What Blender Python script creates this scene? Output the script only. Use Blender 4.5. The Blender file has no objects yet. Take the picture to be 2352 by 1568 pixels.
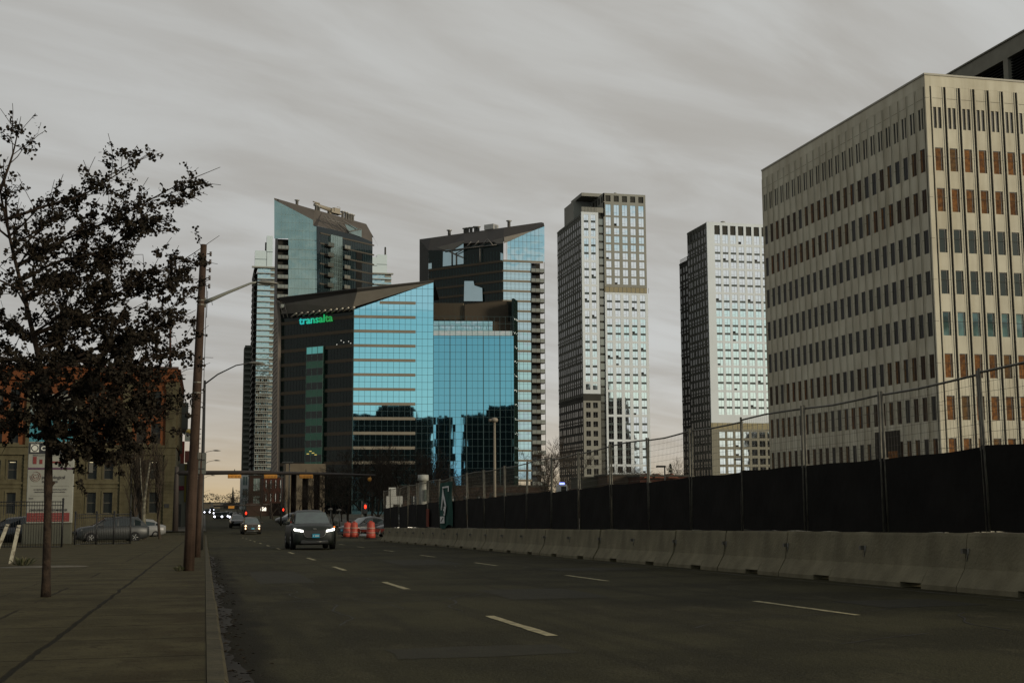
import bpy, math, random
from mathutils import Vector, Matrix, Euler
C = bpy.context.scene.collection
SC = bpy.context.scene
rnd = random.Random(7)
R_ = math.radians

# ------------------------------------------------------------------ camera
F = 2940.; CX = 1176.; CY = 784.            # focal length and centre in photo units (2352 wide)
PSI = math.atan(706/math.hypot(F, 364)); TH = math.atan(364/F); RO = -.005
_fw = Vector((math.sin(PSI)*math.cos(TH), math.cos(PSI)*math.cos(TH), math.sin(TH)))
_r0 = Vector((math.cos(PSI), -math.sin(PSI), 0.))
_u0 = _r0.cross(_fw)
_rt = _r0*math.cos(RO)+_u0*math.sin(RO); _up = _u0*math.cos(RO)-_r0*math.sin(RO)
CAM = Vector((0, 0, 1.05))
cd = bpy.data.cameras.new('camera'); cam = bpy.data.objects.new('camera', cd); C.objects.link(cam)
cd.sensor_width = 36; cd.lens = 36*F/2352; cd.clip_start = .1; cd.clip_end = 9000
M = Matrix.Identity(4)
for i in range(3):
    M[i][0] = _rt[i]; M[i][1] = _up[i]; M[i][2] = -_fw[i]; M[i][3] = CAM[i]
cam.matrix_world = M
SC.camera = cam
SC.render.resolution_x = 1024; SC.render.resolution_y = 682

def at(px, py, X=None, Y=None, D=None, g=None):
    """world point seen at photo position px,py and lying on a given plane / distance"""
    d = _fw+_rt*((px-CX)/F)+_up*((CY-py)/F)
    if X is not None: t = X/d.x
    elif Y is not None: t = Y/d.y
    elif D is not None: t = D/math.hypot(d.x, d.y)
    else: t = (g-CAM.z)/(d.z+.018*d.y)
    return CAM+d*t
def gz(y):
    if y < -20: return .36
    if y < 115: return -.018*y
    if y < 135: return -.018*(y-(y-115)**2/40)
    return -2.25
def onplane(px, py, p0, p1):
    """point on the vertical plane through p0,p1"""
    d = _fw+_rt*((px-CX)/F)+_up*((CY-py)/F)
    nx, ny = -(p1[1]-p0[1]), (p1[0]-p0[0])
    t = (nx*p0[0]+ny*p0[1])/(nx*d.x+ny*d.y)
    return CAM+d*t

# ------------------------------------------------------------------ sky and light
SUN_AZ = 134; SUN_EL = 13          # compass-like: 0 = along the street, 90 = right
w = bpy.data.worlds.new("World"); SC.world = w; w.use_nodes = True
nt = w.node_tree; nt.nodes.clear(); N = nt.nodes; Lk = nt.links
def nd(t, **k):
    n = N.new(t)
    for a, b in k.items(): setattr(n, a, b)
    return n
def mth(op, a, b=None, c=None, clamp=False):
    n = nd('ShaderNodeMath', operation=op); n.use_clamp = clamp
    for i, v in enumerate((a, b, c)):
        if v is None: continue
        if isinstance(v, (int, float)): n.inputs[i].default_value = v
        else: Lk.new(v, n.inputs[i])
    return n.outputs[0]
def mixc(f, a, b, bt='MIX'):
    n = nd('ShaderNodeMix', data_type='RGBA', blend_type=bt)
    for s, v in ((n.inputs[0], f), (n.inputs[6], a), (n.inputs[7], b)):
        if isinstance(v, (int, float)): s.default_value = v
        elif isinstance(v, tuple): s.default_value = (*v, 1)
        else: Lk.new(v, s)
    return n.outputs[2]
def smooth(v, a, b):
    n = nd('ShaderNodeMapRange', interpolation_type='SMOOTHSTEP')
    Lk.new(v, n.inputs[0]); n.inputs[1].default_value = a; n.inputs[2].default_value = b
    return n.outputs[0]
tc = nd('ShaderNodeTexCoord'); sp = nd('ShaderNodeSeparateXYZ'); Lk.new(tc.outputs['Generated'], sp.inputs[0])
dx, dy, dz = sp.outputs
zc = mth('ADD', mth('MAXIMUM', dz, 0.), .16)
cx_, cy_ = mth('DIVIDE', dx, zc), mth('DIVIDE', dy, zc)
cmb = nd('ShaderNodeCombineXYZ'); Lk.new(cx_, cmb.inputs[0]); Lk.new(cy_, cmb.inputs[1])
mq = nd('ShaderNodeMapping'); Lk.new(cmb.outputs[0], mq.inputs[0]); mq.inputs['Rotation'].default_value = (0, 0, R_(66))
mp = nd('ShaderNodeMapping'); Lk.new(mq.outputs[0], mp.inputs[0]); mp.inputs['Scale'].default_value = (1.7, .55, 1)
n1 = nd('ShaderNodeTexNoise'); Lk.new(mp.outputs[0], n1.inputs[0]); n1.inputs['Scale'].default_value = 2.5; n1.inputs['Detail'].default_value = 6; n1.inputs['Roughness'].default_value = .55; n1.inputs['Distortion'].default_value = .45
mp2 = nd('ShaderNodeMapping'); Lk.new(cmb.outputs[0], mp2.inputs[0]); mp2.inputs['Scale'].default_value = (.6, .28, 1); mp2.inputs['Location'].default_value = (3.1, 1.7, 0)
n2 = nd('ShaderNodeTexNoise'); Lk.new(mp2.outputs[0], n2.inputs[0]); n2.inputs['Scale'].default_value = .8; n2.inputs['Detail'].default_value = 3
dens = mth('ADD', mth('MULTIPLY', smooth(n1.outputs[0], .30, .70), .6), mth('MULTIPLY', smooth(n2.outputs[0], .33, .67), .4))
grey = mixc(dens, (.405, .392, .365), (.585, .598, .59))
# the warm band low over the end of the street
low = mth('POWER', mth('SUBTRACT', 1., mth('MULTIPLY', mth('MAXIMUM', dz, 0.), 6.0, clamp=True), clamp=True), 3.3)
ahead = smooth(mth('SUBTRACT', dy, mth('MULTIPLY', dx, .35)), .55, .98)
warm = mixc(ahead, (.47, .41, .325), (.60, .45, .25))
front = mixc(mth('MULTIPLY', low, .95), mixc(mth('MULTIPLY', smooth(mth('MULTIPLY', dx, -1.), -.30, .18), .20), grey, (.26, .25, .24)), warm)
# clear evening sky with broken cloud behind the camera
sky = nd('ShaderNodeTexSky', sky_type='NISHITA'); sky.sun_disc = False
sky.sun_elevation = R_(SUN_EL); sky.sun_rotation = R_(SUN_AZ); sky.air_density = 1.4; sky.dust_density = .2
skc = nd('ShaderNodeVectorMath', operation='SCALE'); Lk.new(sky.outputs[0], skc.inputs[0]); skc.inputs['Scale'].default_value = .080
hz = mth('POWER', mth('SUBTRACT', 1., mth('MAXIMUM', dz, 0.), clamp=True), 9.)
clear = mixc(mth('MULTIPLY', hz, .85), mixc(1., skc.outputs[0], (.82, .97, 1.08), 'MULTIPLY'), (.63, .77, .90))
mp3 = nd('ShaderNodeMapping'); Lk.new(cmb.outputs[0], mp3.inputs[0]); mp3.inputs['Location'].default_value = (8.3, 2.2, 0); mp3.inputs['Scale'].default_value = (.55, 1.3, 1)
n3 = nd('ShaderNodeTexNoise'); Lk.new(mp3.outputs[0], n3.inputs[0]); n3.inputs['Scale'].default_value = 1.3; n3.inputs['Detail'].default_value = 7; n3.inputs['Roughness'].default_value = .55
hi = smooth(dz, .105, .15)
cm = smooth(mth('ADD', n3.outputs[0], mth('MULTIPLY', hi, .10)), .53, .62)
back = mixc(cm, clear, (.60, .61, .58))
behind = smooth(mth('MULTIPLY', dy, -1.), .0, .5)
leftdark = smooth(mth('MULTIPLY', dx, -1.), .3, .9)
tot = mixc(behind, front, back)
tot = mixc(mth('MULTIPLY', leftdark, .28), tot, (.10, .10, .10))
bg = nd('ShaderNodeBackground'); Lk.new(tot, bg.inputs[0]); bg.inputs[1].default_value = 1.0
wo = nd('ShaderNodeOutputWorld'); Lk.new(bg.outputs[0], wo.inputs[0])

sd = bpy.data.lights.new('sun', 'SUN'); sd.energy = 2.7; sd.angle = R_(12); sd.color = (1, .88, .68)
so = bpy.data.objects.new('sun', sd); C.objects.link(so)
sdir = Vector((math.sin(R_(SUN_AZ))*math.cos(R_(SUN_EL)), math.cos(R_(SUN_AZ))*math.cos(R_(SUN_EL)), math.sin(R_(SUN_EL))))
so.rotation_euler = (-sdir).to_track_quat('-Z', 'Y').to_euler()
SC.view_settings.view_transform = 'Standard'; SC.view_settings.look = 'None'
SC.view_settings.exposure = 0; SC.view_settings.gamma = 1

# ------------------------------------------------------------------ materials
MATS = {}
def mat(name, col, rough=.8, metal=0., col2=None, sc=1.5, bump=0., bsc=30., emit=None, es=1., streak=None, detail=4, spec=.5, thr=(.35, .65), warp=None):
    if name in MATS: return MATS[name]
    m = bpy.data.materials.new(name); m.use_nodes = True; t = m.node_tree; b = t.nodes['Principled BSDF']
    b.inputs['Base Color'].default_value = (*col, 1); b.inputs['Roughness'].default_value = rough
    b.inputs['Metallic'].default_value = metal; b.inputs['Specular IOR Level'].default_value = spec
    if rough >= .8 and spec == .5: b.inputs['Specular IOR Level'].default_value = .15
    co = t.nodes.new('ShaderNodeTexCoord').outputs['Object']
    def noise(scale, det=4, stretch=None):
        n = t.nodes.new('ShaderNodeTexNoise'); n.inputs['Scale'].default_value = scale; n.inputs['Detail'].default_value = det
        if stretch:
            q = t.nodes.new('ShaderNodeMapping'); q.inputs['Scale'].default_value = stretch; t.links.new(co, q.inputs[0]); t.links.new(q.outputs[0], n.inputs[0])
        else: t.links.new(co, n.inputs[0])
        return n.outputs[0]
    src = None
    if col2:
        mr = t.nodes.new('ShaderNodeMapRange'); t.links.new(noise(sc, detail), mr.inputs[0]); mr.inputs[1].default_value = thr[0]; mr.inputs[2].default_value = thr[1]
        x = t.nodes.new('ShaderNodeMix'); x.data_type = 'RGBA'; t.links.new(mr.outputs[0], x.inputs[0])
        x.inputs[6].default_value = (*col, 1); x.inputs[7].default_value = (*col2, 1); src = x.outputs[2]
    if streak:
        mr = t.nodes.new('ShaderNodeMapRange'); t.links.new(noise(streak[0], 5, streak[2]), mr.inputs[0]); mr.inputs[1].default_value = .42; mr.inputs[2].default_value = .72
        x = t.nodes.new('ShaderNodeMix'); x.data_type = 'RGBA'; x.blend_type = 'MULTIPLY'; t.links.new(mr.outputs[0], x.inputs[0])
        if src: t.links.new(src, x.inputs[6])
        else: x.inputs[6].default_value = (*col, 1)
        k = streak[1]; x.inputs[7].default_value = (k, k*.97, k*.92, 1); src = x.outputs[2]
    if src: t.links.new(src, b.inputs['Base Color'])
    if bump or warp:
        bn = t.nodes.new('ShaderNodeBump')
        if warp: t.links.new(noise(warp[1], 1), bn.inputs['Height']); bn.inputs['Strength'].default_value = 1; bn.inputs['Distance'].default_value = warp[0]
        else: t.links.new(noise(bsc, 3), bn.inputs['Height']); bn.inputs['Strength'].default_value = bump; bn.inputs['Distance'].default_value = .02
        t.links.new(bn.outputs[0], b.inputs['Normal'])
    if emit: b.inputs['Emission Color'].default_value = (*emit, 1); b.inputs['Emission Strength'].default_value = es
    MATS[name] = m; return m

# ------------------------------------------------------------------ mesh builder
ORG = {}
class MB:
    def __init__(s): s.v = []; s.f = []; s.m = []; s.sm = []
    def add(s, vs, fs, m=0, sm=False):
        o = len(s.v); s.v += [tuple(v) for v in vs]
        for f in fs: s.f.append([i+o for i in f]); s.m.append(m); s.sm.append(sm)
        return s
    def box(s, x0, x1, y0, y1, z0, z1, m=0):
        return s.add([(x, y, z) for z in (z0, z1) for x, y in ((x0, y0), (x1, y0), (x1, y1), (x0, y1))],
                     [(3, 2, 1, 0), (4, 5, 6, 7), (0, 1, 5, 4), (1, 2, 6, 5), (2, 3, 7, 6), (3, 0, 4, 7)], m)
    def bev(s, x0, x1, y0, y1, z0, z1, c=.02, m=0):      # box with chamfered edges
        vs = []; 
        for z, k in ((z0, 1), (z0+c, 0), (z1-c, 0), (z1, 1)):
            a = c*k
            X0, X1, Y0, Y1 = x0+a, x1-a, y0+a, y1-a
            vs += [(X0+c, Y0, z), (X1-c, Y0, z), (X1, Y0+c, z), (X1, Y1-c, z), (X1-c, Y1, z), (X0+c, Y1, z), (X0, Y1-c, z), (X0, Y0+c, z)]
        fs = [tuple(range(7, -1, -1)), tuple(range(24, 32))]
        for r in range(3):
            for i in range(8): fs.append((r*8+i, r*8+(i+1) % 8, r*8+8+(i+1) % 8, r*8+8+i))
        return s.add(vs, fs, m)
    def tube(s, pts, rs, n=6, m=0, cap=True, sm=True):
        pts = [Vector(p) for p in pts]; vs = []; prev = None
        if isinstance(rs, (int, float)): rs = [rs]*len(pts)
        for i, p in enumerate(pts):
            d = (pts[min(i+1, len(pts)-1)]-pts[max(i-1, 0)]).normalized()
            if prev is None:
                a = Vector((0, 0, 1)) if abs(d.z) < .9 else Vector((1, 0, 0)); x = d.cross(a).normalized()
            else: x = (prev-d*prev.dot(d)).normalized()
            prev = x; y = d.cross(x)
            for k in range(n):
                t = 2*math.pi*k/n; vs.append(p+(x*math.cos(t)+y*math.sin(t))*rs[i])
        fs = [(i*n+k, i*n+(k+1) % n, (i+1)*n+(k+1) % n, (i+1)*n+k) for i in range(len(pts)-1) for k in range(n)]
        s.add(vs, fs, m, sm)
        if cap and n > 3:
            o = len(s.v)-len(vs)
            s.f.append([o+k for k in range(n)][::-1]); s.m.append(m); s.sm.append(False)
            s.f.append([o+(len(pts)-1)*n+k for k in range(n)]); s.m.append(m); s.sm.append(False)
        return s
    def lathe(s, cx, cy, prof, n=16, m=0, sm=True):
        vs = [(cx+r*math.cos(2*math.pi*k/n), cy+r*math.sin(2*math.pi*k/n), z) for r, z in prof for k in range(n)]
        fs = [(i*n+k, i*n+(k+1) % n, (i+1)*n+(k+1) % n, (i+1)*n+k) for i in range(len(prof)-1) for k in range(n)]
        s.add(vs, fs, m, sm); o = len(s.v)-len(vs)
        s.f.append([o+k for k in range(n)][::-1]); s.m.append(m); s.sm.append(False)
        s.f.append([o+(len(prof)-1)*n+k for k in range(n)]); s.m.append(m); s.sm.append(False)
        return s
    def prism(s, a, b, m=0):                              # two matching loops
        n = len(a); s.add(list(a)+list(b), [tuple(range(n))[::-1], tuple(range(n, 2*n))]+[(i, (i+1) % n, n+(i+1) % n, n+i) for i in range(n)], m); return s
    def fb(s, f, u0, u1, z0, z1, n0, n1, m=0):            # box in a facade frame
        p = f.p
        return s.add([p(u, z, n) for n in (n0, n1) for u, z in ((u0, z0), (u1, z0), (u1, z1), (u0, z1))],
                     [(3, 2, 1, 0), (4, 5, 6, 7), (0, 1, 5, 4), (1, 2, 6, 5), (2, 3, 7, 6), (3, 0, 4, 7)], m)
    def fq(s, f, u0, u1, z0, z1, n, m=0): return s.add([f.p(u0, z0, n), f.p(u1, z0, n), f.p(u1, z1, n), f.p(u0, z1, n)], [(0, 1, 2, 3)], m)
    def build(s, name, mats, parent=None, local=False):
        me = bpy.data.meshes.new(name)
        off = Vector((0, 0, 0))
        if parent and not local: off = ORG[parent.name]
        me.from_pydata([(v[0]-off.x, v[1]-off.y, v[2]-off.z) for v in s.v], [], s.f)
        if not isinstance(mats, (list, tuple)): mats = [mats]
        for q in mats: me.materials.append(q)
        me.polygons.foreach_set('material_index', s.m); me.polygons.foreach_set('use_smooth', s.sm)
        import bmesh
        bm = bmesh.new(); bm.from_mesh(me); bmesh.ops.recalc_face_normals(bm, faces=bm.faces); bm.to_mesh(me); bm.free()
        me.update()
        o = bpy.data.objects.new(name, me); C.objects.link(o)
        if parent: o.parent = parent; ORG[o.name] = ORG[parent.name] if not local else Vector((0, 0, 0))
        else: ORG[o.name] = Vector((0, 0, 0))
        return o
class Fc:                                                 # facade frame: u along, z up, n outwards (towards the camera side)
    def __init__(s, p0, p1, flip=None):
        s.a = Vector((p0[0], p0[1], 0)); e = Vector((p1[0], p1[1], 0))-s.a; s.L = e.length; s.d = e/s.L
        s.n = Vector((s.d.y, -s.d.x, 0))
        if s.n.dot(-(s.a+e/2)) < 0: s.n = -s.n
        if flip: s.n = -s.n
    def p(s, u, z, n=0): q = s.a+s.d*u+s.n*n; return (q.x, q.y, z)
    def u(s, px, py=900): q = onplane(px, py, s.a, s.a+s.d); return (Vector((q.x, q.y, 0))-s.a).dot(s.d)
    def z(s, px, py): return onplane(px, py, s.a, s.a+s.d).z
def tag(o, label=None, cat=None, group=None, kind=None):
    if label: o['label'] = label
    if cat: o['category'] = cat
    if group: o['group'] = group
    if kind: o['kind'] = kind
    return o
def thing(name, loc, label, cat, group=None, rz=0):
    o = bpy.data.objects.new(name, None); C.objects.link(o); o.location = loc; o.rotation_euler.z = rz; o.empty_display_size = .3
    ORG[o.name] = Vector(loc); return tag(o, label, cat, group)
def copy_tree(o, loc=None, rz=None, label=None, parent=None, scale=None):
    c = o.copy(); C.objects.link(c)
    if parent: c.parent = parent
    if loc is not None: c.location = loc
    if rz is not None: c.rotation_euler.z = rz
    if scale is not None: c.scale = (scale,)*3 if isinstance(scale, (int, float)) else scale
    if label: c['label'] = label
    for ch in list(o.children): copy_tree(ch, parent=c)
    return c
_tcache = {}
def text_mesh(mb, s, size, fn, m=0, bold=0., depth=.02, align='CENTER'):
    """adds lettering to mb; fn(x,y,z)->world point, x right, y up, z towards the viewer"""
    cu = bpy.data.curves.new('t', 'FONT'); cu.body = s; cu.size = size; cu.extrude = depth; cu.offset = bold; cu.align_x = align; cu.resolution_u = 2
    o = bpy.data.objects.new('t', cu); C.objects.link(o); dg = bpy.context.evaluated_depsgraph_get(); me = bpy.data.meshes.new_from_object(o.evaluated_get(dg))
    mb.add([fn(v.co.x, v.co.y, v.co.z) for v in me.vertices], [tuple(p.vertices) for p in me.polygons], m)
    bpy.data.objects.remove(o); bpy.data.curves.remove(cu); bpy.data.meshes.remove(me)

# shared materials
ASPH = mat('asphalt', (.034, .030, .0215), .9, spec=.08)
_t = ASPH.node_tree; N = _t.nodes; Lk = _t.links; _b = N['Principled BSDF']
_co = N.new('ShaderNodeTexCoord').outputs['Object']; _sp = N.new('ShaderNodeSeparateXYZ'); Lk.new(_co, _sp.inputs[0])
def _nz(scale, det=5, st=(1, 1, 1), rg=.5):
    n = N.new('ShaderNodeTexNoise'); n.inputs['Scale'].default_value = scale; n.inputs['Detail'].default_value = det; n.inputs['Roughness'].default_value = rg
    q = N.new('ShaderNodeMapping'); q.inputs['Scale'].default_value = st; Lk.new(_co, q.inputs[0]); Lk.new(q.outputs[0], n.inputs[0]); return n.outputs[0]
def nd(t, **k):
    n = N.new(t)
    for a, b in k.items(): setattr(n, a, b)
    return n
_c = mixc(smooth(_nz(.45, 6), .38, .62), (.036, .0325, .0155), (.021, .019, .0092))
_c = mixc(mth('MULTIPLY', smooth(_nz(2.2, 7, (1, .5, 1), .65), .50, .68), .55), _c, (.050, .044, .024))       # polished, worn aggregate
_c = mixc(mth('MULTIPLY', smooth(_nz(1.1, 5, (2.4, .10, 1)), .50, .66), .55), _c, (.017, .0152, .008))           # tyre tracks and drips
_c = mixc(mth('MULTIPLY', smooth(_nz(38, 3), .52, .72), .55), _c, (.066, .059, .036))                            # stone speckle
_c = mixc(mth('MULTIPLY', smooth(_nz(24, 3, (1, 1, 1)), .55, .75), .6), _c, (.011, .010, .006))
_e = mth('SUBTRACT', _sp.outputs[0], mth('MULTIPLY', mth('SUBTRACT', _nz(1.6, 5, (1, .45, 1)), .5), .75))
_d = mth('MULTIPLY', mth('SUBTRACT', 1., smooth(_e, .40, .66)), mth('SUBTRACT', 1., smooth(_sp.outputs[1], 40., 52.)))
_c = mixc(mth('MULTIPLY', _d, .85), _c, (.009, .0075, .004))                                                      # wet grit along the kerb
Lk.new(_c, _b.inputs['Base Color'])
_bn = N.new('ShaderNodeBump'); _bn.inputs['Strength'].default_value = .9; _bn.inputs['Distance'].default_value = .02; Lk.new(mth('ADD', _nz(45, 3), mth('MULTIPLY', _nz(1.2, 4), 1.5)), _bn.inputs['Height']); Lk.new(_bn.outputs[0], _b.inputs['Normal'])
CONC = mat('pale_concrete', (.165, .15, .12), .9, col2=(.13, .118, .094), sc=2.2, bump=.4, bsc=25, streak=(1.2, .7, (1, 1, .15)))
STEEL = mat('galvanised_steel', (.15, .14, .115), .5, .6, col2=(.10, .095, .08), sc=8)
DARKM = mat('dark_metal', (.018, .018, .017), .55, .4)
BLACK = mat('black_plastic', (.012, .012, .012), .6)
WHITEP = mat('white_paint', (.55, .55, .52), .6, col2=(.45, .45, .43), sc=6)
GLASSD = mat('dark_glass', (.012, .017, .018), .06, spec=.5)
RUBBER = mat('rubber', (.012, .012, .012), .85)

# ------------------------------------------------------------------ ground, road, pavement
def strip(mb, x0, x1, ys, dz, m=0, thick=None, cross=None):
    xs = [x0, x1] if not cross else cross
    n = len(xs); vs = [(x, y, gz(y)+dz) for y in ys for x in xs]
    mb.add(vs, [(j*n+i, j*n+i+1, (j+1)*n+i+1, (j+1)*n+i) for j in range(len(ys)-1) for i in range(n-1)], m)
def rng(a, b, st):
    n = max(1, int(round((b-a)/st))); return [a+(b-a)*i/n for i in range(n+1)]
YS = [-500, -20]+rng(-10, 115, 12.5)+rng(118, 136, 2)+[200, 300, 600, 1200, 3000, 7000]
mb = MB(); strip(mb, -3500, 3500, YS, -.06)
tag(mb.build('ground', mat('bare_ground', (.035, .030, .022), .95, col2=(.055, .047, .034), sc=.25, bump=.8, bsc=8)), kind='structure')
mb = MB(); strip(mb, .12, 16.5, rng(-25, 115, 10)+rng(118, 136, 2)+[200, 400, 900], 0)
strip(mb, -260, .12, rng(128, 146, 3), -.004); strip(mb, 16.5, 300, rng(128, 146, 3), -.004)
tag(mb.build('road', ASPH), kind='structure')
LINE = mat('worn_road_paint', (.30, .26, .15), .85, col2=(.12, .105, .06), sc=9, thr=(.45, .7))
mb = MB(); r = random.Random(3)
for X, ws, s0 in ((3.2, .13, 11.8), (7.1, .11, 13.2)):
    k = 0
    while True:
        y = s0+9.13*k - (9.13 if False else 0); k += 1
        if y > 118: break
        jx = r.uniform(-.03, .03); L = 2.75
        vs = []; ys = rng(y, y+L, .35)
        for yy in ys: 
            a = .02*r.random(); vs += [(X-ws/2+jx+a, yy, gz(yy)+.005), (X+ws/2+jx-.02*r.random(), yy, gz(yy)+.005)]
        mb.add(vs, [(2*i, 2*i+1, 2*i+3, 2*i+2) for i in range(len(ys)-1)])
ys = rng(12, 40, .7); vs = []
for yy in ys: a = r.random()*.03; vs += [(10.2+a, yy, gz(yy)+.005), (10.26-a*.5, yy, gz(yy)+.005)]
mb.add(vs, [(2*i, 2*i+1, 2*i+3, 2*i+2) for i in range(len(ys)-1)], 1)
tag(mb.build('lane_marking', [LINE, mat('faded_road_paint', (.08, .075, .06), .9)]), kind='structure')
# cracks and tar seams in the asphalt
mb = MB(); r = random.Random(21)
for i in range(48):
    x = r.uniform(.8, 10); y = r.uniform(7, 60); a = r.choice((R_(90), R_(0), R_(80), R_(12)))+r.uniform(-.2, .2); L = r.uniform(1.2, 5); vs = []; n = int(L/.18)
    for k in range(n+1):
        a += r.uniform(-.25, .25); x += .18*math.cos(a); y += .18*math.sin(a); w_ = r.uniform(.005, .017)
        if x > 10.3 or x < .45: x = min(max(x, .45), 10.3)
        vs += [(x-w_*math.sin(a), y+w_*math.cos(a), gz(y)+.003), (x+w_*math.sin(a), y-w_*math.cos(a), gz(y)+.003)]
    mb.add(vs, [(2*i, 2*i+1, 2*i+3, 2*i+2) for i in range(n)])
for (x0, x1, ya, yb) in ((4.2, 5.6, 17.5, 20.2), (8.0, 9.4, 14.2, 15.6), (1.0, 2.0, 24, 30), (5.0, 6.6, 33, 38), (7.6, 9.8, 27.5, 29), (1.5, 3.0, 10.2, 11.0)):
    P_ = [(x0+r.uniform(-.08, .08), ya), ((x0+x1)/2, ya+r.uniform(-.1, .1)), (x1, ya+r.uniform(-.1, .1)), (x1+r.uniform(-.06, .06), (ya+yb)/2), (x1, yb), ((x0+x1)/2, yb+r.uniform(-.1, .1)), (x0, yb), (x0+r.uniform(-.06, .06), (ya+yb)/2)]
    mb.add([(x, y, gz(y)+.0025) for x, y in P_], [tuple(range(8))], 1)
tag(mb.build('road_cracks', [mat('tar', (.018, .016, .013), .8), mat('repair_patch', (.020, .018, .010), .9, col2=(.026, .0235, .013), sc=5, bump=.6, bsc=50)]), kind='structure')

# pavement with saw-cut joints: own material, joints follow the slab pattern
m = bpy.data.materials.new('pavement_concrete'); m.use_nodes = True; nt = m.node_tree; N = nt.nodes; Lk = nt.links; b = N['Principled BSDF']; b.inputs['Roughness'].default_value = .93; b.inputs['Specular IOR Level'].default_value = .06
co = N.new('ShaderNodeTexCoord'); sp = N.new('ShaderNodeSeparateXYZ'); Lk.new(co.outputs['Object'], sp.inputs[0])
def nz(scale, det=5, st=None):
    n = N.new('ShaderNodeTexNoise'); n.inputs['Scale'].default_value = scale; n.inputs['Detail'].default_value = det
    q = N.new('ShaderNodeMapping'); q.inputs['Scale'].default_value = st or (1, 1, 1); Lk.new(co.outputs['Object'], q.inputs[0]); Lk.new(q.outputs[0], n.inputs[0]); return n.outputs[0]
wob = mth('MULTIPLY', mth('SUBTRACT', nz(1.3), .5), .10)
X_ = mth('ADD', sp.outputs[0], wob); Y_ = mth('ADD', sp.outputs[1], wob)
def line(v, c, wd): return mth('SUBTRACT', 1., smooth(mth('ABSOLUTE', mth('SUBTRACT', v, c)), wd*.4, wd))
def per(v, p, off, wd):
    q = mth('FRACT', mth('DIVIDE', mth('ADD', v, off), p)); return mth('SUBTRACT', 1., smooth(mth('ABSOLUTE', mth('SUBTRACT', q, .5)), wd/p*.4, wd/p))
j = mth('MAXIMUM', line(X_, -1.2, .035), mth('MULTIPLY', per(Y_, 1.55, .3, .03), mth('ADD', .55, mth('MULTIPLY', nz(.5), .5))))
j = mth('MAXIMUM', j, mth('MULTIPLY', per(mth('ADD', X_, 1.2), 1.5, .75, .02), .45))
j = mth('MAXIMUM', j, mth('MULTIPLY', line(X_, -2.05, .03), mth('MULTIPLY', smooth(nz(.35), .45, .55), .9)))
base = mixc(smooth(nz(1.1), .35, .65), (.060, .051, .026), (.040, .034, .017))
base = mixc(smooth(nz(7., 6), .5, .75), base, (.030, .025, .013))
edge = mth('MULTIPLY', smooth(sp.outputs[0], -1.0, -.1), smooth(nz(2.6, 6, (1, .6, 1)), .38, .66))
base = mixc(mth('MULTIPLY', edge, .75), base, (.030, .023, .011))
base = mixc(mth('MULTIPLY', j, .85), base, (.009, .008, .005))
Lk.new(base, b.inputs['Base Color'])
bn = N.new('ShaderNodeBump'); bn.inputs['Distance'].default_value = .015; bn.inputs['Strength'].default_value = .8; Lk.new(mth('SUBTRACT', nz(30.), mth('MULTIPLY', j, .9)), bn.inputs['Height']); Lk.new(bn.outputs[0], b.inputs['Normal'])
PAVE = m
mb = MB(); strip(mb, -16, .03, rng(-15, 127, 8), .12)
tag(mb.build('pavement', PAVE), kind='structure')
mb = MB(); strip(mb, -30, .1, rng(146, 220, 10)+[600], .12); strip(mb, 16.6, 24, rng(146, 220, 10)+[600], .12)
tag(mb.build('pavement', mat('far_pavement', (.07, .063, .05), .9)), kind='structure')
mb = MB(); ys = rng(-15, 127, 2.9); r = random.Random(5)
for i in range(len(ys)-1):
    a, b_ = ys[i]+.006, ys[i+1]-.006; dx = r.uniform(-.008, .008); A = []; B = []
    for (x, z) in ((.034, -.1), (.165+dx, -.1), (.158+dx, .10), (.135+dx, .122), (.034, .124)):
        A.append((x, a, gz(a)+z)); B.append((x, b_, gz(b_)+z))
    mb.prism(A, B)
tag(mb.build('kerb', mat('kerb_concrete', (.056, .048, .026), .9, col2=(.032, .027, .014), sc=3.3, bump=.6, bsc=20)), kind='structure')
# ragged leaf and grit litter along the gutter
mb = MB(); r = random.Random(9)
ys = rng(3, 47, .22); vs = []
for y in ys:
    e = .27+.06*math.sin(y*.9)+.035*math.sin(y*2.7+1)+r.uniform(-.03, .04)-(0.10 if 28.5 < y < 31 else 0)
    vs += [(.15, y, gz(y)+.008), (max(.2, e), y, gz(y)+.0055)]
mb.add(vs, [(2*i, 2*i+1, 2*i+3, 2*i+2) for i in range(len(ys)-1)])
for k in range(500):
    y = 4+40*r.random()**1.3; x = .17+abs(r.gauss(0, .12)); s = r.uniform(.012, .035); a = r.random()*6.3; z = gz(y)+.012+r.random()*.012
    c_, s_ = math.cos(a)*s, math.sin(a)*s
    mb.add([(x-c_, y-s_, z), (x+s_*.6, y-c_*.6, z+s*.4), (x+c_, y+s_, z), (x-s_*.6, y+c_*.6, z+s*.3)], [(0, 1, 2, 3)], 1)
tag(mb.build('gutter_litter', [mat('wet_grit', (.016, .014, .011), .8, col2=(.026, .022, .016), sc=14), mat('dead_leaf', (.026, .019, .011), .8, col2=(.014, .011, .007), sc=3)]), kind='stuff')

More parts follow.
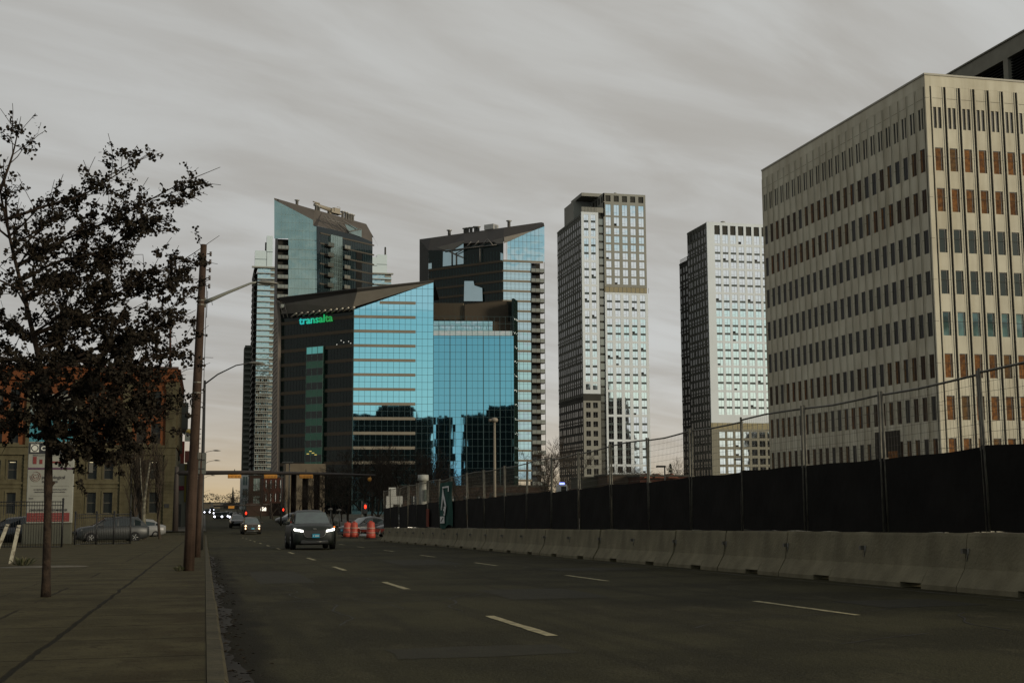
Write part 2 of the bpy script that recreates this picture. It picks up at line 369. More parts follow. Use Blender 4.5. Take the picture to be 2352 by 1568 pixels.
# ------------------------------------------------------------------ concrete barrier, one thing per block
prof = [(.31, 0), (.31, .07), (.155, .33), (.085, .80), (.07, .84), (-.07, .84), (-.085, .80), (-.155, .33), (-.31, .07), (-.31, 0)]
BX = 10.97
BARC = mat('barrier_concrete', (.165, .146, .094), .9, col2=(.122, .108, .070), sc=1.7, bump=.7, bsc=18, streak=(1.6, .62, (1.2, 1.2, .12)))
ys0 = 16.9-3.02*2; nseg = 23; bl = []
for i in range(nseg):
    y0 = ys0+3.02*i; L = 3.0; s = (gz(y0+L)-gz(y0))/L
    if i == 0:
        t = thing('concrete_barrier', (BX, y0, gz(y0)), '', 'barrier'); mb = MB()
        segs = [(0, .95, 0), (.95, 1.55, .085), (1.55, L, 0)]           # drainage slot near the middle
        for (a, c_, lift) in segs:
            pr = [(x, max(z, lift)) for x, z in prof]
            mb.prism([(x, a, z) for x, z in pr], [(x, c_, z) for x, z in pr])
        mb.build('block', BARC, t, local=True)
        k = MB(); k.tube([(-.125, 2.93, .62), (-.125, 2.97, .42)], .02, 5); k.box(-.2, -.1, 2.96, 3.02, .55, .62); k.build('steel_loop', STEEL, t, local=True)
    else: t = copy_tree(bl[0], loc=(BX+rnd.uniform(-.02, .02), y0, gz(y0)))
    t.rotation_euler = (math.atan(s), 0, rnd.uniform(-.006, .006)); bl.append(t)
    n = nseg-i
    t['group'] = 'concrete barrier blocks along the road'
    t['label'] = ('end block of the concrete barrier, next to the orange drums' if i == nseg-1 else
                  'nearest concrete barrier block at the right edge of the photo' if i == 2 else
                  'concrete barrier block carrying the black screened fence, %s from the orange drums' % ('block %d' % n))
for q in (0, 1):
    bl[q]['label'] = ('concrete barrier block outside the right photo edge, closest to the camera' if q == 0 else 'concrete barrier block right beside the last visible one at the right edge')

# ------------------------------------------------------------------ temporary fence panels with screen
WIREM = mat('fence_wire', (.05, .047, .038), .5, .6)
POSTM = mat('fence_post_steel', (.10, .095, .072), .6, .4, col2=(.05, .047, .036), sc=7)
SCRM = mat('black_screen_fabric', (.0065, .006, .0052), .95, col2=(.010, .0092, .008), sc=1.2, spec=.1, bump=.5, bsc=6)
def fence_mesh(seed, screen=True):
    r = random.Random(seed); W = 2.93; H = 2.3; out = []
    mb = MB()
    for y in (0.03, W-.03): mb.tube([(-.022, y, 0), (-.022, y, H+.04)], .024, 7)
    sag = r.uniform(-.04, .03)
    mb.tube([(0, .03, H-.02), (0, W*.3, H-.02+sag*.6), (0, W*.6, H-.02+sag), (0, W-.03, H-.02)], .019, 7)
    mb.tube([(0, .03, .12), (0, W-.03, .12)], .016, 6)
    out.append(('frame', mb, POSTM))
    mb = MB()
    for k in range(1, 30): y = .03+k*(W-.06)/30; mb.tube([(0.004, y, .12), (0.004, y, H-.02)], .0022, 3, cap=False)
    for k in range(1, 15):
        z = .12+k*(H-.14)/15; mb.tube([(-.003, .03, z), (-.003+r.uniform(-.02, .02), W/2, z-.008), (-.003, W-.03, z)], .0028, 3, cap=False)
    out.append(('wire_mesh', mb, WIREM))
    if screen:
        mb = MB(); ny, nz_ = 30, 12; vs = []; ph = r.random()*6
        for j in range(nz_+1):
            for i in range(ny+1):
                y = -.05+(W+.1)*i/ny; z0 = -.005+.008*math.sin(y*5+ph); z1 = 1.215+.008*math.sin(y*3+ph*2)-.012*math.sin(math.pi*i/ny)
                vs.append((-.029+.003*math.sin(y*6+ph+j*.6)+.002*math.sin(j*1.3+ph), y, z0+(z1-z0)*j/nz_))
        n = ny+1
        mb.add(vs, [(j*n+i, j*n+i+1, (j+1)*n+i+1, (j+1)*n+i) for j in range(nz_) for i in range(ny)], 0, True)
        out.append(('privacy_screen', mb, SCRM))
        mb = MB()
        for y in (.03, W-.03): mb = MB(); mb.box(-.045, .03, y-.03, y+.03, 1.17, 1.23); out.append(('clamp', mb, POSTM))
    return out
protos = []
starts = [10.6, 13.55, 16.5, 19.4, 22.25, 25.2, 28.15, 31.1, 34.2, 37.35, 40.5, 43.9, 47.3, 51.0, 54.4, 57.9, 61.2, 64.5, 67.8, 71.1, 74.4, 77.7]
fp = []
for i, y0 in enumerate(starts):
    L = (starts[i+1]-y0) if i+1 < len(starts) else 3.1
    z0 = gz(y0)+.84; s = (gz(y0+L)-gz(y0))/L
    if i < 3:
        t = thing('fence_panel', (BX, y0, z0), '', 'fence panel')
        for nm, mb_, mm in fence_mesh(i+1): mb_.build(nm, mm, t, local=True)
        protos.append(t)
    else: t = copy_tree(protos[i % 3], loc=(BX, y0, z0))
    t.location = (BX+rnd.uniform(-.03, .03), y0, z0+(.0 if i % 2 else .02))
    t.rotation_euler = (math.atan(s)+rnd.uniform(-.012, .012), rnd.uniform(-.028, .028), rnd.uniform(-.006, .006)); t.scale = (1, L/2.985, 1)
    t['group'] = 'temporary fence panels on the concrete barrier'
    lab = {0: 'fence panel past the right edge, nearest the camera', 1: 'fence panel at the right edge, partly outside the photo', 2: 'nearest fully visible fence panel, in front of the boarded concrete building',
           14: 'black screened fence panel beside the green banner', len(starts)-1: 'farthest fence panel, beside the white hoarding at the barrier end'}.get(i)
    t['label'] = lab or 'steel mesh fence panel with black screen, number %d from the right edge of the photo' % (i-1)

# green banner with white mark hung on the fence
y0 = 57.2; t = thing('banner', (BX-.13, y0, gz(y0)+.9), 'dark green banner with white angular mark hung on the mesh fence', 'banner')
t.rotation_euler = (-.018, 0, 0)
mb = MB(); BW, BH = 3.3, 2.05; ny, nz_ = 14, 10; vs = []
for jz in range(nz_+1):
    for i in range(ny+1):
        y = BW*i/ny; cut = .25*math.sin(math.pi*i/ny)*(1 if jz < 2 else 0)
        vs.append((.02*math.sin(y*4+jz*.7), y, BH*jz/nz_+(.10*(1-jz/nz_))*math.sin(y*2)))
mb.add(vs, [(j_*(ny+1)+i, j_*(ny+1)+i+1, (j_+1)*(ny+1)+i+1, (j_+1)*(ny+1)+i) for j_ in range(nz_) for i in range(ny)], 0, True)
mb.build('cloth', mat('green_banner_cloth', (.010, .055, .042), .85, col2=(.008, .04, .03), sc=2), t, local=True)
mb = MB()
def bp(u, v): return (-.06, BW*(1-u), BH*v)
for poly in ([(.32, .87), (.80, .87), (.80, .905), (.32, .905)], [(.75, .78), (.80, .78), (.80, .87), (.75, .87)],
             [(.34, .86), (.20, .38), (.245, .38), (.38, .66), (.50, .48), (.60, .46)],
             [(.36, .46), (.60, .46), (.50, .25), (.42, .25)], [(.14, .08), (.46, .08), (.46, .235), (.14, .235)]):
    mb.prism([bp(*p) for p in poly], [(bp(*p)[0]+.02, *bp(*p)[1:]) for p in poly])
mb.build('printed_mark', WHITEP, t, local=True)
mb = MB()
for a, b_ in (((.22, .12), (.38, .20)), ((.40, .60), (.44, .40)), ((.43, .36), (.47, .3))):
    mb.tube([Vector(bp(*a))-Vector((.01, 0, 0)), Vector(bp(*b_))-Vector((.01, 0, 0))], .02, 4)
mb.build('dark_strokes', DARKM, t, local=True)

# white hoarding at the barrier end: an L-shaped stepped panel board
t = thing('hoarding', (11.0, 80.6, gz(81)+.0), 'white stepped plywood hoarding at the far end of the barrier fence', 'hoarding')
mb = MB(); hq = lambda px, py: at(px, py, Y=80.6)-t.location
for (a, b_, y0_, y1_, k) in ((886.5, 903, 1158, 1206, 0), (887.5, 925, 1139, 1158, 1), (893, 910, 1119, 1139, 2)): mb.bev(hq(a, y0_).x, hq(b_, y0_).x, .01*k, .01*k+.06, hq(a, y1_).z+.01, hq(a, y0_).z, .008)
mb.build('panel', mat('white_hoarding', (.36, .36, .33), .7, col2=(.28, .28, .255), sc=1.2), t, local=True)
for px in (889, 901, 922): mb = MB(); mb.tube([(hq(px, 1200).x, .12, 0), (hq(px, 1200).x, .12, hq(px, 1142).z)], .03, 6); mb.build('post', STEEL, t, local=True)

# ------------------------------------------------------------------ utility pole
P = at(433, 1310, Y=28.1); px0, py0 = P.x, P.y; gz0 = gz(28.1)+.12
top = at(468, 562, Y=28.3)
def polep(py):                                            # point on the pole axis at photo height py
    k = (1310-py)/(1310-562); return at(433+(468-433)*k, py, Y=28.1+.2*k)
t = thing('utility_pole', (px0, py0, gz0), 'tall brown wooden utility pole with street lamp arm, standing at the kerb', 'utility pole')
WOOD = mat('weathered_pole_wood', (.038, .024, .017), .85, col2=(.056, .036, .025), sc=3, bump=.5, bsc=22, streak=(3, .6, (5, 5, .3)))
mb = MB(); pts = [polep(y) for y in (1312, 1200, 1050, 900, 750, 562)]; pts[0].z = gz0-.05
mb.tube(pts, [.118, .11, .104, .098, .088, .068], 14); mb.build('shaft', WOOD, t)
for y in (690, 700, 878, 902): 
    mb = MB(); p = polep(y); k = (1310-y)/748; rr = .118-.045*k; mb.tube([p-Vector((0, 0, .012)), p+Vector((0, 0, .012))], rr+.006, 14, sm=False); mb.build('steel_band', STEEL, t)
for y in (583, 601, 620, 638, 657):
    mb = MB(); p = polep(y)+Vector((.08, -.02, 0)); mb.tube([p, p+Vector((.055, 0, 0))], .012, 6); q = p+Vector((.075, 0, 0))
    mb.lathe(q.x, q.y, [(.012, q.z-.05), (.028, q.z-.045), (.02, q.z-.02), (.03, q.z), (.02, q.z+.02), (.028, q.z+.045), (.012, q.z+.05)], 8)
    mb.build('insulator', mat('brown_insulator', (.03, .02, .016), .4), t)
mb = MB(); q = [polep(y)+Vector((.10+.012*i, -.06, 0)) for i, y in enumerate((660, 720, 800, 880, 960, 1060))]; mb.tube(q, .007, 4)
q = [polep(y)+Vector((.13, -.04, 0)) for y in (668, 690, 705, 730)]; mb.tube(q, .006, 4); mb.tube([q[1], q[1]+Vector((.09, 0, .01)), q[1]+Vector((.11, 0, -.10))], .006, 4)
mb.build('cable', BLACK, t)
for i, y in enumerate((985, 996, 1007, 1018, 1028)): mb = MB(); p = polep(y)+Vector((.10, -.02, 0)); mb.tube([p, p+Vector((.03, 0, 0))], .008, 5); mb.build('step_peg', STEEL, t)
mb = MB(); p = polep(1045); mb.bev(p.x+.07, p.x+.15, p.y-.08, p.y, p.z-.09, p.z+.06, .01)
mb.build('junction_box', STEEL, t)
def knob(y, side, s=.05):
    mb = MB(); p = polep(y)+Vector((side*.12, -.02, 0)); mb.tube([p-Vector((side*.05, 0, 0)), p+Vector((side*.02, 0, 0))], .012, 5); mb.lathe(p.x+side*.03, p.y, [(.015, p.z-s), (s*.7, p.z-s*.4), (s*.7, p.z+s*.3), (.015, p.z+s)], 8); mb.build('bolt_bracket', DARKM, t)
knob(955, -1, .06); knob(895, 1); knob(770, 1, .03); knob(998, -1, .04); knob(935, 1, .035)
mb = MB(); A0 = polep(694)+Vector((.08, 0, 0))
def on(px, py): return at(px, py, Y=28.2)
mb.tube([A0, on(490, 686), on(520, 673), on(550, 661), on(577, 650), on(592, 647.5)], [.05, .045, .036, .03, .024, .022], 8); mb.tube([polep(700)+Vector((.07, 0, -.05)), polep(690)+Vector((.07, 0, .06))], .035, 6)
arm = mb.build('lamp_arm', mat('grey_green_arm', (.17, .175, .15), .6), t)
def cobra(mb, a, b_, w_=.11, h=.07):
    a = Vector(a); b_ = Vector(b_); d = b_-a; L = d.length; d.normalize(); s = Vector((d.y, -d.x, 0)).normalized(); u = s.cross(d)
    if u.z < 0: u = -u
    rings = [(0, .25, .35), (.12, .45, .6), (.3, .85, 1.), (.6, 1, .9), (.85, .8, .5), (1., .35, .15)]; vs = []
    for (k, ww, hh) in rings:
        for i in range(8): t_ = 2*math.pi*i/8; zz = math.sin(t_)*hh*h; vs.append(a+d*L*k+s*math.cos(t_)*ww*w_+u*(zz if zz > 0 else zz*.5))
    mb.add(vs, [(i*8+k, i*8+(k+1) % 8, (i+1)*8+(k+1) % 8, (i+1)*8+k) for i in range(5) for k in range(8)]+[tuple(range(8))[::-1], tuple(range(40, 48))], 0, True)
mb = MB(); cobra(mb, on(588, 648.5), on(640, 652)); mb.build('lamp_head', mat('lamp_grey', (.14, .135, .115), .5), arm)

# ------------------------------------------------------------------ street lamps marching down the left kerb
def lamp_at(loc, hgt, arm, lab, grp, n=0, proto=[None]):
    if proto[0] is None:
        t = thing('street_lamp', loc, lab, 'street lamp', grp)
        mb = MB(); mb.tube([(0, 0, -.05), (0, 0, 1), (0, 0, hgt)], [.10, .085, .05], 8); mb.build('pole', DARKM, t, local=True)
        mb = MB(); mb.tube([(0, 0, hgt-.15), (.5, 0, hgt+.25), (1.2, 0, hgt+.62), (1.7, 0, hgt+.72)], [.035, .03, .026, .024], 6); a = mb.build('arm', DARKM, t, local=True)
        mb = MB(); cobra(mb, (1.68, 0, hgt+.72), (2.35, 0, hgt+.70), .15, .09); mb.build('lamp_head', STEEL, a, local=True)
        proto[0] = t; return t
    return copy_tree(proto[0], loc=loc, label=lab)
#   the second lamp's arm starts behind the pole at (470,882) and its head ends at (597,838)
Y2 = 52.; A = at(470, 882, Y=Y2); hh = A.z+.15-(gz(Y2)+.12)
names = ['second street lamp, its arm just below the one on the wooden pole', 'third street lamp down the kerb, arm above the road sign back', 'fourth street lamp down the left kerb', 'fifth street lamp down the left kerb', 'sixth street lamp down the left kerb', 'seventh street lamp, small, low over the far traffic', 'last tiny street lamp at the end of the street']
lamp_at((A.x, Y2, gz(Y2)+.12), hh, 1, names[0], 'street lamps along the left kerb')
for i, (lx, ly) in enumerate(((503, 1037), (503, 1061), (492, 1094), (482, 1127), (473, 1136), (470, 1150))):
    # find the distance where a lamp of this height reaches the seen height
    best = min(((abs(at(lx, ly, Y=Y_).z-(gz(Y_)+.12+hh+.55)), Y_) for Y_ in range(60, 900, 3)), key=lambda q: q[0]); Y_ = best[1]
    lamp_at((at(lx, ly, Y=Y_).x-2.2, Y_, gz(Y_)+.12), hh, 1, names[i+1], 'street lamps along the left kerb')

# ------------------------------------------------------------------ back of a road sign, bin behind the pole
Y_ = 40.; a = at(458, 1245, Y=Y_); t = thing('road_sign', (at(459, 1200, Y=Y_).x, Y_, gz(Y_)+.12), 'grey back of a tall road sign on a brown post behind the wooden pole', 'road sign')
x0 = at(452, 1062, Y=Y_).x; x1 = at(473.5, 1062, Y=Y_).x; z1 = at(460, 1040, Y=Y_).z; z0 = at(460, 1088, Y=Y_).z
mb = MB(); mb.bev(x0, x1, Y_-.02, Y_, z0, z1, .008); mb.build('sign_plate', mat('sign_back', (.075, .08, .068), .6, col2=(.06, .063, .055), sc=6), t)
mb = MB(); mb.box(x0+.03, x1-.04, Y_-.035, Y_-.023, z1-.22, z1-.19); mb.box(x0+.03, x1-.04, Y_-.035, Y_-.023, z0+.14, z0+.17); mb.build('bracket', DARKM, t)
mb = MB(); xm = at(459, 1200, Y=Y_).x; mb.tube([(xm-.06, Y_+.06, gz(Y_)), (xm, Y_+.04, z1-.05)], [.10, .07], 8); mb.build('post', WOOD, t)
Y_ = 47.; t = thing('litter_bin', (at(452, 1267, Y=Y_).x, Y_, gz(Y_)+.12), 'grey green kerbside bin with red base behind the wooden pole', 'litter bin')
xa = at(443, 1200, Y=Y_).x; xb = at(462.5, 1200, Y=Y_).x; zt = at(450, 1201, Y=Y_).z; zb = gz(Y_)+.12
mb = MB(); mb.bev(xa, xb, Y_, Y_+.35, zb+.27, zt-.08, .03); mb.build('body', mat('bin_green', (.055, .065, .055), .5), t)
mb = MB(); mb.bev(xa+.01, xb-.01, Y_+.01, Y_+.34, zb, zb+.27, .02); mb.build('base', mat('bin_red', (.07, .018, .014), .6), t)
mb = MB(); mb.bev(xa-.012, xb+.012, Y_-.015, Y_+.36, zt-.08, zt, .03); mb.box(xa+.1, xb-.06, Y_-.012, Y_-.004, zt-.17, zt-.13); mb.build('lid', STEEL, t)

# ------------------------------------------------------------------ helpers for many windows
def emit_windows(wins, parent, mats, name='window', cap=100, key=None):
    """wins: list of (size_key, MB). The largest become parts of their own, the rest one stuff part"""
    wins = sorted(wins, key=lambda q: -q[0])
    for _, b_ in wins[:cap]: b_.build(name, mats, parent)
    rest = wins[cap:]
    if rest:
        big = MB()
        for _, b_ in rest:
            o = len(big.v); big.v += b_.v; big.f += [[i+o for i in f] for f in b_.f]; big.m += b_.m; big.sm += b_.sm
        tag(big.build(name, mats, parent), kind='stuff')
def ply(i): return mat('plywood_%s' % 'abc'[i], ((.24, .105, .032), (.19, .088, .030), (.16, .092, .038))[i], .85, col2=((.11, .05, .02), (.09, .042, .018), (.085, .05, .024))[i], sc=3.5, streak=(3, .6, (3, 3, .25)))

# ------------------------------------------------------------------ precast concrete building on the right
PRE = mat('precast_panel', (.54, .505, .395), .9, col2=(.455, .42, .325), sc=.35, bump=.3, bsc=6, streak=(.8, .80, (1.2, 1.2, .12)))
RX, RY = 59.16, 95.1; RYF = 128.2; ZR = 37.06; ZB = -3.
t = thing('concrete_building', (RX, RY, gz(RY)), 'tall beige precast concrete building with plywood boarded windows behind the fence', 'building')
GLR = mat('green_window_glass', (.022, .032, .027), .10, spec=.35); DK = mat('recess_dark', (.010, .010, .009), .9)
wz = [(32.42, 34.28, 's')]+[(30.72-3.535*k-2.02, 30.72-3.535*k, 'ppggbpppp'[k]) for k in range(9)]
def rface(f, nb, bw, u00, jw, gw, wu0, wu1, rec, vis, bright, s0=0., s1=0.):
    rec_ = rec
    wall = MB(); groove = MB(); wins = []; jnt = MB()
    pass
    wall.fb(f, s0*1.2, f.L, 36.1, ZR, -.5, 0)                    # parapet
    wall.fb(f, s1-.07, f.L, ZR, ZR+.16, -.6, .07, 1)
    wall.fb(f, s0, u00, ZB, 36.1, -.42, 0) if u00 > s0 else None
    wall.fb(f, u00+nb*bw, f.L, ZB, 36.1, -.42, 0) if u00+nb*bw < f.L-.05 else None
    for b_ in range(nb):
        u = u00+b_*bw; g1 = u+gw                            # groove from u to g1
        a, c_ = u+wu0, u+wu1; groove.fb(f, u+.002, g1-.002, ZB, 36.09, -.4, -.035)
        wall.fb(f, g1, a, ZB, 36.1, -.40, 0); wall.fb(f, c_, u+bw, ZB, 36.1, -.40, 0)
        wall.fb(f, g1+.01, g1+.07, ZB+.1, 36.1, 0, .045); wall.fb(f, u+bw-.08, u+bw-.01, ZB+.1, 36.1, 0, .06)
        zt = 36.1
        for (z0, z1, k) in wz:
            wall.fb(f, a, c_, z1, zt, -.40, -.012); zt = z0
            jz = z0-.75 if k != 's' else z0-.9
            w_ = MB(); r = random.Random(int(b_*31+z0*7+f.L))
            if k == 's':
                mid = (a+c_)/2; wall.fb(f, mid-.07, mid+.07, z0, z1, -.40, -.012)
                w_.fq(f, a, c_, z0, z1, -rec-.002, 1)
            else:
                if k == 'p': mi = 2+r.choice((0, 0, 1, 2)) if bright else r.choice((1, 1, 7, 7, 7))  # street side takes darker plywood and glass, its dimness put into the colour
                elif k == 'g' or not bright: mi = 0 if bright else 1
                else: mi = 6
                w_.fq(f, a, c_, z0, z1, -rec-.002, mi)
                x = a+(c_-a)*(.82 if f is RF else .6); w_.fb(f, x-.025, x+.02, z0, z1, -rec, -rec+.02, 5)
                w_.fb(f, a, c_, z1-.06, z1, -rec, -rec+.03, 5)
                if k == 'p' and r.random() < .5: w_.fq(f, x+.02, c_, z0, z1-.06, -rec+.005, 2+r.choice((1, 2)))
            wins.append((vis(b_, z0), w_))
        wall.fb(f, a, c_, ZB, zt, -.40, -.012)
    # horizontal panel joints
    for z in [35.05]+[z1+.72+.75-2.3 for (z0, z1, k) in wz[1:]]:
        for b_ in range(nb): u = u00+b_*bw; jnt.fb(f, u+gw+.005, u+bw-.005, z, z+.025, .0, .006)
        jnt.fb(f, 0, u00, z, z+.025, 0, .006)
    return wall, groove, wins, jnt
LF = Fc((RX, RY), (RX, RYF+.2)); RF = Fc((RX, RY), (RX+62, RY))
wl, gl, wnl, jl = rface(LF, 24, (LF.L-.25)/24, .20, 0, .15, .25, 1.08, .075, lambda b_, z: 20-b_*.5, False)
xg = [at(x, y, Y=RY).x-RX for x, y in ((2136, 230), (2334, 245))]; bw = (xg[1]-xg[0])/6
nb = int((62-xg[0])/bw)-1
wr, gr, wnr, jr = rface(RF, nb, bw, xg[0]-.11, 0, .225, .225+.15, 1.13, .11, lambda b_, z: (100-b_ if b_ < 8 else -b_), True, .421, .672)
for (a_, nm) in ((wl, 'street_wall'), (wr, 'front_wall')): a_.build(nm, [PRE, mat('parapet_cap', (.30, .28, .22), .6)], t)
gl.build('groove_backing', DK, t); gr.build('groove_backing', DK, t)
jm = mat('panel_joint', (.07, .063, .05), .9); jl.build('panel_joints', jm, t); jr.build('panel_joints', jm, t)
# corner pier and body behind the faces
mb = MB(); mb.box(RX+.5, RX+61, RY+.5, RYF, ZB, ZR-.5); mb.build('core', DK, t)
emit_windows(wnl+wnr, t, [GLR, mat('shadowed_glass', (.012, .013, .011), .3, spec=.15), ply(0), ply(1), ply(2), mat('window_frame_bronze', (.03, .025, .018), .5), mat('reflecting_window', (.16, .24, .24), .06, .7, col2=(.03, .05, .045), sc=.5, warp=(.05, .5)), mat('shaded_plywood', (.060, .036, .022), .85, col2=(.035, .024, .016), sc=3)])
# a small dark entrance recess low on the street side
u0 = LF.u(2068, 1010); u1 = LF.u(2012, 1010); z1 = LF.z(2040, 990); mb = MB()
mb.fb(LF, min(u0, u1), max(u0, u1), -2, z1, 0, .10); e = mb.build('boarded_entrance', mat('entrance_dark', (.03, .026, .02), .8), t)
mb = MB(); mb.fb(LF, min(u0, u1)+.3, min(u0, u1)+1.9, -2, z1-1.8, .10, .14); mb.build('plywood_sheet', ply(0), e)
# roof fittings and penthouse with louvres
mb = MB()
for (px, py) in ((1965, 262), (1862, 325)):
    q = at(px, py, X=RX+.5); mb.tube([(q.x, q.y, ZR), (q.x, q.y, ZR+.3)], .1, 6)
mb.build('roof_vent', DARKM, t)
PX = RX+13.0; q0 = at(2175, 172, X=PX); q1 = at(2352, 75, X=PX); zp = q1.z

GREYP = mat('penthouse_panel', (.21, .20, .16), .8, col2=(.18, .17, .135), sc=1)
zp = (q0.z+q1.z)/2
yb = RY+.9; ya = RYF-1
mb = MB(); bay = 6.2; f = Fc((PX, yb), (PX, ya)); n = int(f.L/bay)
mb.fb(f, 0, f.L, zp-1.6, zp, -1, 0); mb.fb(f, 0, f.L, ZR-.4, ZR+.6, -1, 0); mb.fb(f, -.1, f.L+.1, zp, zp+.15, -1.2, .12)
for i in range(n+1): mb.fb(f, i*f.L/n-.35*(i > 0), i*f.L/n+.35*(i < n), ZR+.6, zp-1.6, -1, 0)
mb.box(PX+1, PX+30, yb, ya, ZR-.4, zp); mb.build('penthouse', GREYP, t)
mb = MB(); z = ZR+.65
while z < zp-1.65: mb.fb(f, .2, f.L-.2, z, z+.10, -.7, -.35); z += .28
mb.fq(f, .1, f.L-.1, ZR+.5, zp-1.5, -.8); mb.build('louvres', DK, t)

# ------------------------------------------------------------------ residential towers with white grid (right of centre)
WHF = mat('white_precast', (.56, .595, .61), .8, col2=(.51, .54, .55), sc=.08)
BGF = mat('beige_precast', (.235, .232, .20), .85, col2=(.205, .20, .172), sc=.08)
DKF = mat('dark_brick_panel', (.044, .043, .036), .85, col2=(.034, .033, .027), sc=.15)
MIR = mat('mirror_window', (.92, .95, .98), .03, 1., warp=(.012, .30)); SPN = mat('dark_spandrel', (.03, .04, .035), .3)
FRM = mat('window_bar', (.10, .10, .095), .5)
def wincell(f, a, c_, z0, z1, rec=.12, right=True):
    w_ = MB(); w_.fq(f, a, c_, z0, z1, -rec, 0); r = random.Random(int(a*13+z0*5))
    W = c_-a; H = z1-z0
    w_.fb(f, a+W*.52, a+W*.52+.06, z0, z1, -rec, -rec+.04, 1)
    w_.fb(f, a, a+W*.52, z0+H*.28, z0+H*.28+.06, -rec, -rec+.04, 1)
    w_.fb(f, a, a+.05, z0, z0+H*.28, -rec, -rec+.04, 1)
    if r.random() < .05: w_.fq(f, a, a+W*.5, z0, z0+H*.27, -rec+.03, 2)
    return w_
def grid_zone(f, cols, rows, z_top, z_bot, ul, ur, wallmb, wins, spn=None, groups=None):
    """cols/rows are window openings; wall fills the rest; spn: spandrel between rows inside a group"""
    us = [ul]+[x for c_ in cols for x in c_]+[ur]
    for i in range(0, len(us), 2): wallmb.fb(f, us[i], us[i+1], z_bot, z_top, -.5, 0)
    for (a, c_) in cols:
        zt = z_top
        for i, (z0, z1) in enumerate(rows):
            ing = groups and i and not groups[i]
            (spn if ing else wallmb).fb(f, a, c_, z1, zt, -.5, -.10 if ing else -.002)
            zt = z0
            wins.append((z0, wincell(f, a, c_, z0, z1)))
        wallmb.fb(f, a, c_, z_bot, zt, -.5, -.002)
def side_wall(f, z0, z1, wall, win, seed, fl=2.9, pitch=2.6, fins=None):
    r = random.Random(seed); wall.fb(f, 0, f.L, z0, z1, -.5, 0); n = int(f.L/pitch)
    k = int((z1-z0-2)/fl)
    for i in range(n):
        u = (i+.5)*f.L/n
        for j_ in range(k):
            z = z1-2.2-fl*j_; w_ = r.choice((.42, .3, .36))*pitch
            s_ = r.choice((-.3, 0, .3)); win.fq(f, u+s_-w_/1.5, u+s_+w_/1.5, z-1.9, z, .02, 0 if r.random() < .9 else 1)
        if fins: fins.fb(f, i*f.L/n, i*f.L/n+.25, z0, z1, 0, .14)
    for j_ in range(0, k, 3): (fins or wall).fb(f, 0, f.L, z1-.6-fl*j_, z1-.25-fl*j_, 0, .15)
DC = 455
def corner(px, D=DC, py=1000): p = at(px, py, D=D); return p
# --- tower nearer the centre (stepped top)
cA = at(1341, 1000, D=DC); Yc = cA.y
t = thing('residential_tower', (cA.x, Yc, -3), 'slim white and beige gridded residential tower with stepped top, left of the pair', 'tower')
f1 = Fc((cA.x, Yc), (at(1500, 1000, Y=Yc).x, Yc))
z = lambda py, px=1440: f1.z(px, py)
ub = f1.u; xr = ub(1497.5)
# right block
wallU = MB(); wallL = MB(); wins = []; sp_ = MB(); dark = MB(); amb = MB()
c0 = ub(1398); pit = (ub(1489.5)-ub(1393.5))/5
u0 = ub(1393.5)
cols = [(u0+.55+i*pit, u0+.55+i*pit+1.95) for i in range(5)]; ur = u0+5*pit+.15
ztop = z(446); zs = z(658); fl = (z(508)-z(660))/8
rowsU = [(z(496), z(471)), (z(519), z(500.5))]+[(z(508)-fl*i-2.0-1.6, z(508)-fl*i-1.6) for i in range(1, 8)]
rowsU = [(z(496.5), z(472)), (z(520), z(500.5))]+[(z(539.5)-fl*i, z(525)-fl*i) for i in range(7)]
grid_zone(f1, cols, rowsU, z(467), z(660), u0-.2, ur, wallU, wins)
# top storey with dark openings
wallU.fb(f1, u0-.2, ur, z(451), ztop, -.5, 0); wallU.fb(f1, u0-.2, ur, z(467), z(465), -.5, -.001)
us = [u0-.2]+[x for c_ in cols for x in c_]+[ur]
for i in range(0, len(us), 2): wallU.fb(f1, us[i], us[i+1], z(465), z(451), -.5, 0)
dark.fq(f1, u0, ur-.2, z(466), z(450), -.3)
amb.fb(f1, u0-.2, ur, z(672), z(660), -.5, -.08)
for i in range(11): amb.fb(f1, u0+i*ur/15, u0+i*ur/15+.12, z(672), z(660), -.08, .0, 1)
# lower white zone, groups of three floors
zl = z(672.5); rowsL = []; grp = []; zz = z(677)
zbot = -3.; i = 0
while zz-2.15 > z(1092):
    rowsL.append((zz-2.15, zz)); grp.append(i % 3 == 0); zz -= 2.93 if i % 3 != 2 else 2.98; i += 1
grid_zone(f1, cols, rowsL, zl, zbot, u0-.2, ur+.25, wallL, wins, sp_, grp)
# left block
v0, v1 = 0., ub(1379.5); colsB = [(v0+.95, v0+2.65), (v0+3.6, v0+5.3)]; v1 = max(v1, 6.2)
rowsB = []; grp = []; zz = z(497); i = 0
while zz-2.0 > z(900): rowsB.append((zz-2.1, zz)); grp.append(i % 3 == 0); zz -= 2.93; i += 1
grid_zone(f1, colsB, rowsB, z(491.5), z(905), v0, v1, wallL, wins, sp_, grp)
dark.fb(f1, v0, v1, z(921), z(905), -.5, -.15)
rowsC = [(z(925)-2.0-3.35*i, z(925)-3.35*i) for i in range(8)]
grid_zone(f1, colsB, rowsC, z(921), zbot, v0, v1, wallU, wins)
# recess strip between the blocks
dark.fb(f1, v1, u0-.2, zbot, z(500), -.8, -.6); rec = MB()
for k in range(40):
    zz = z(505)-k*2.93
    if zz < 0: break
    rec.fq(f1, v1+.3, u0-.4, zz-2.2, zz, -.58)
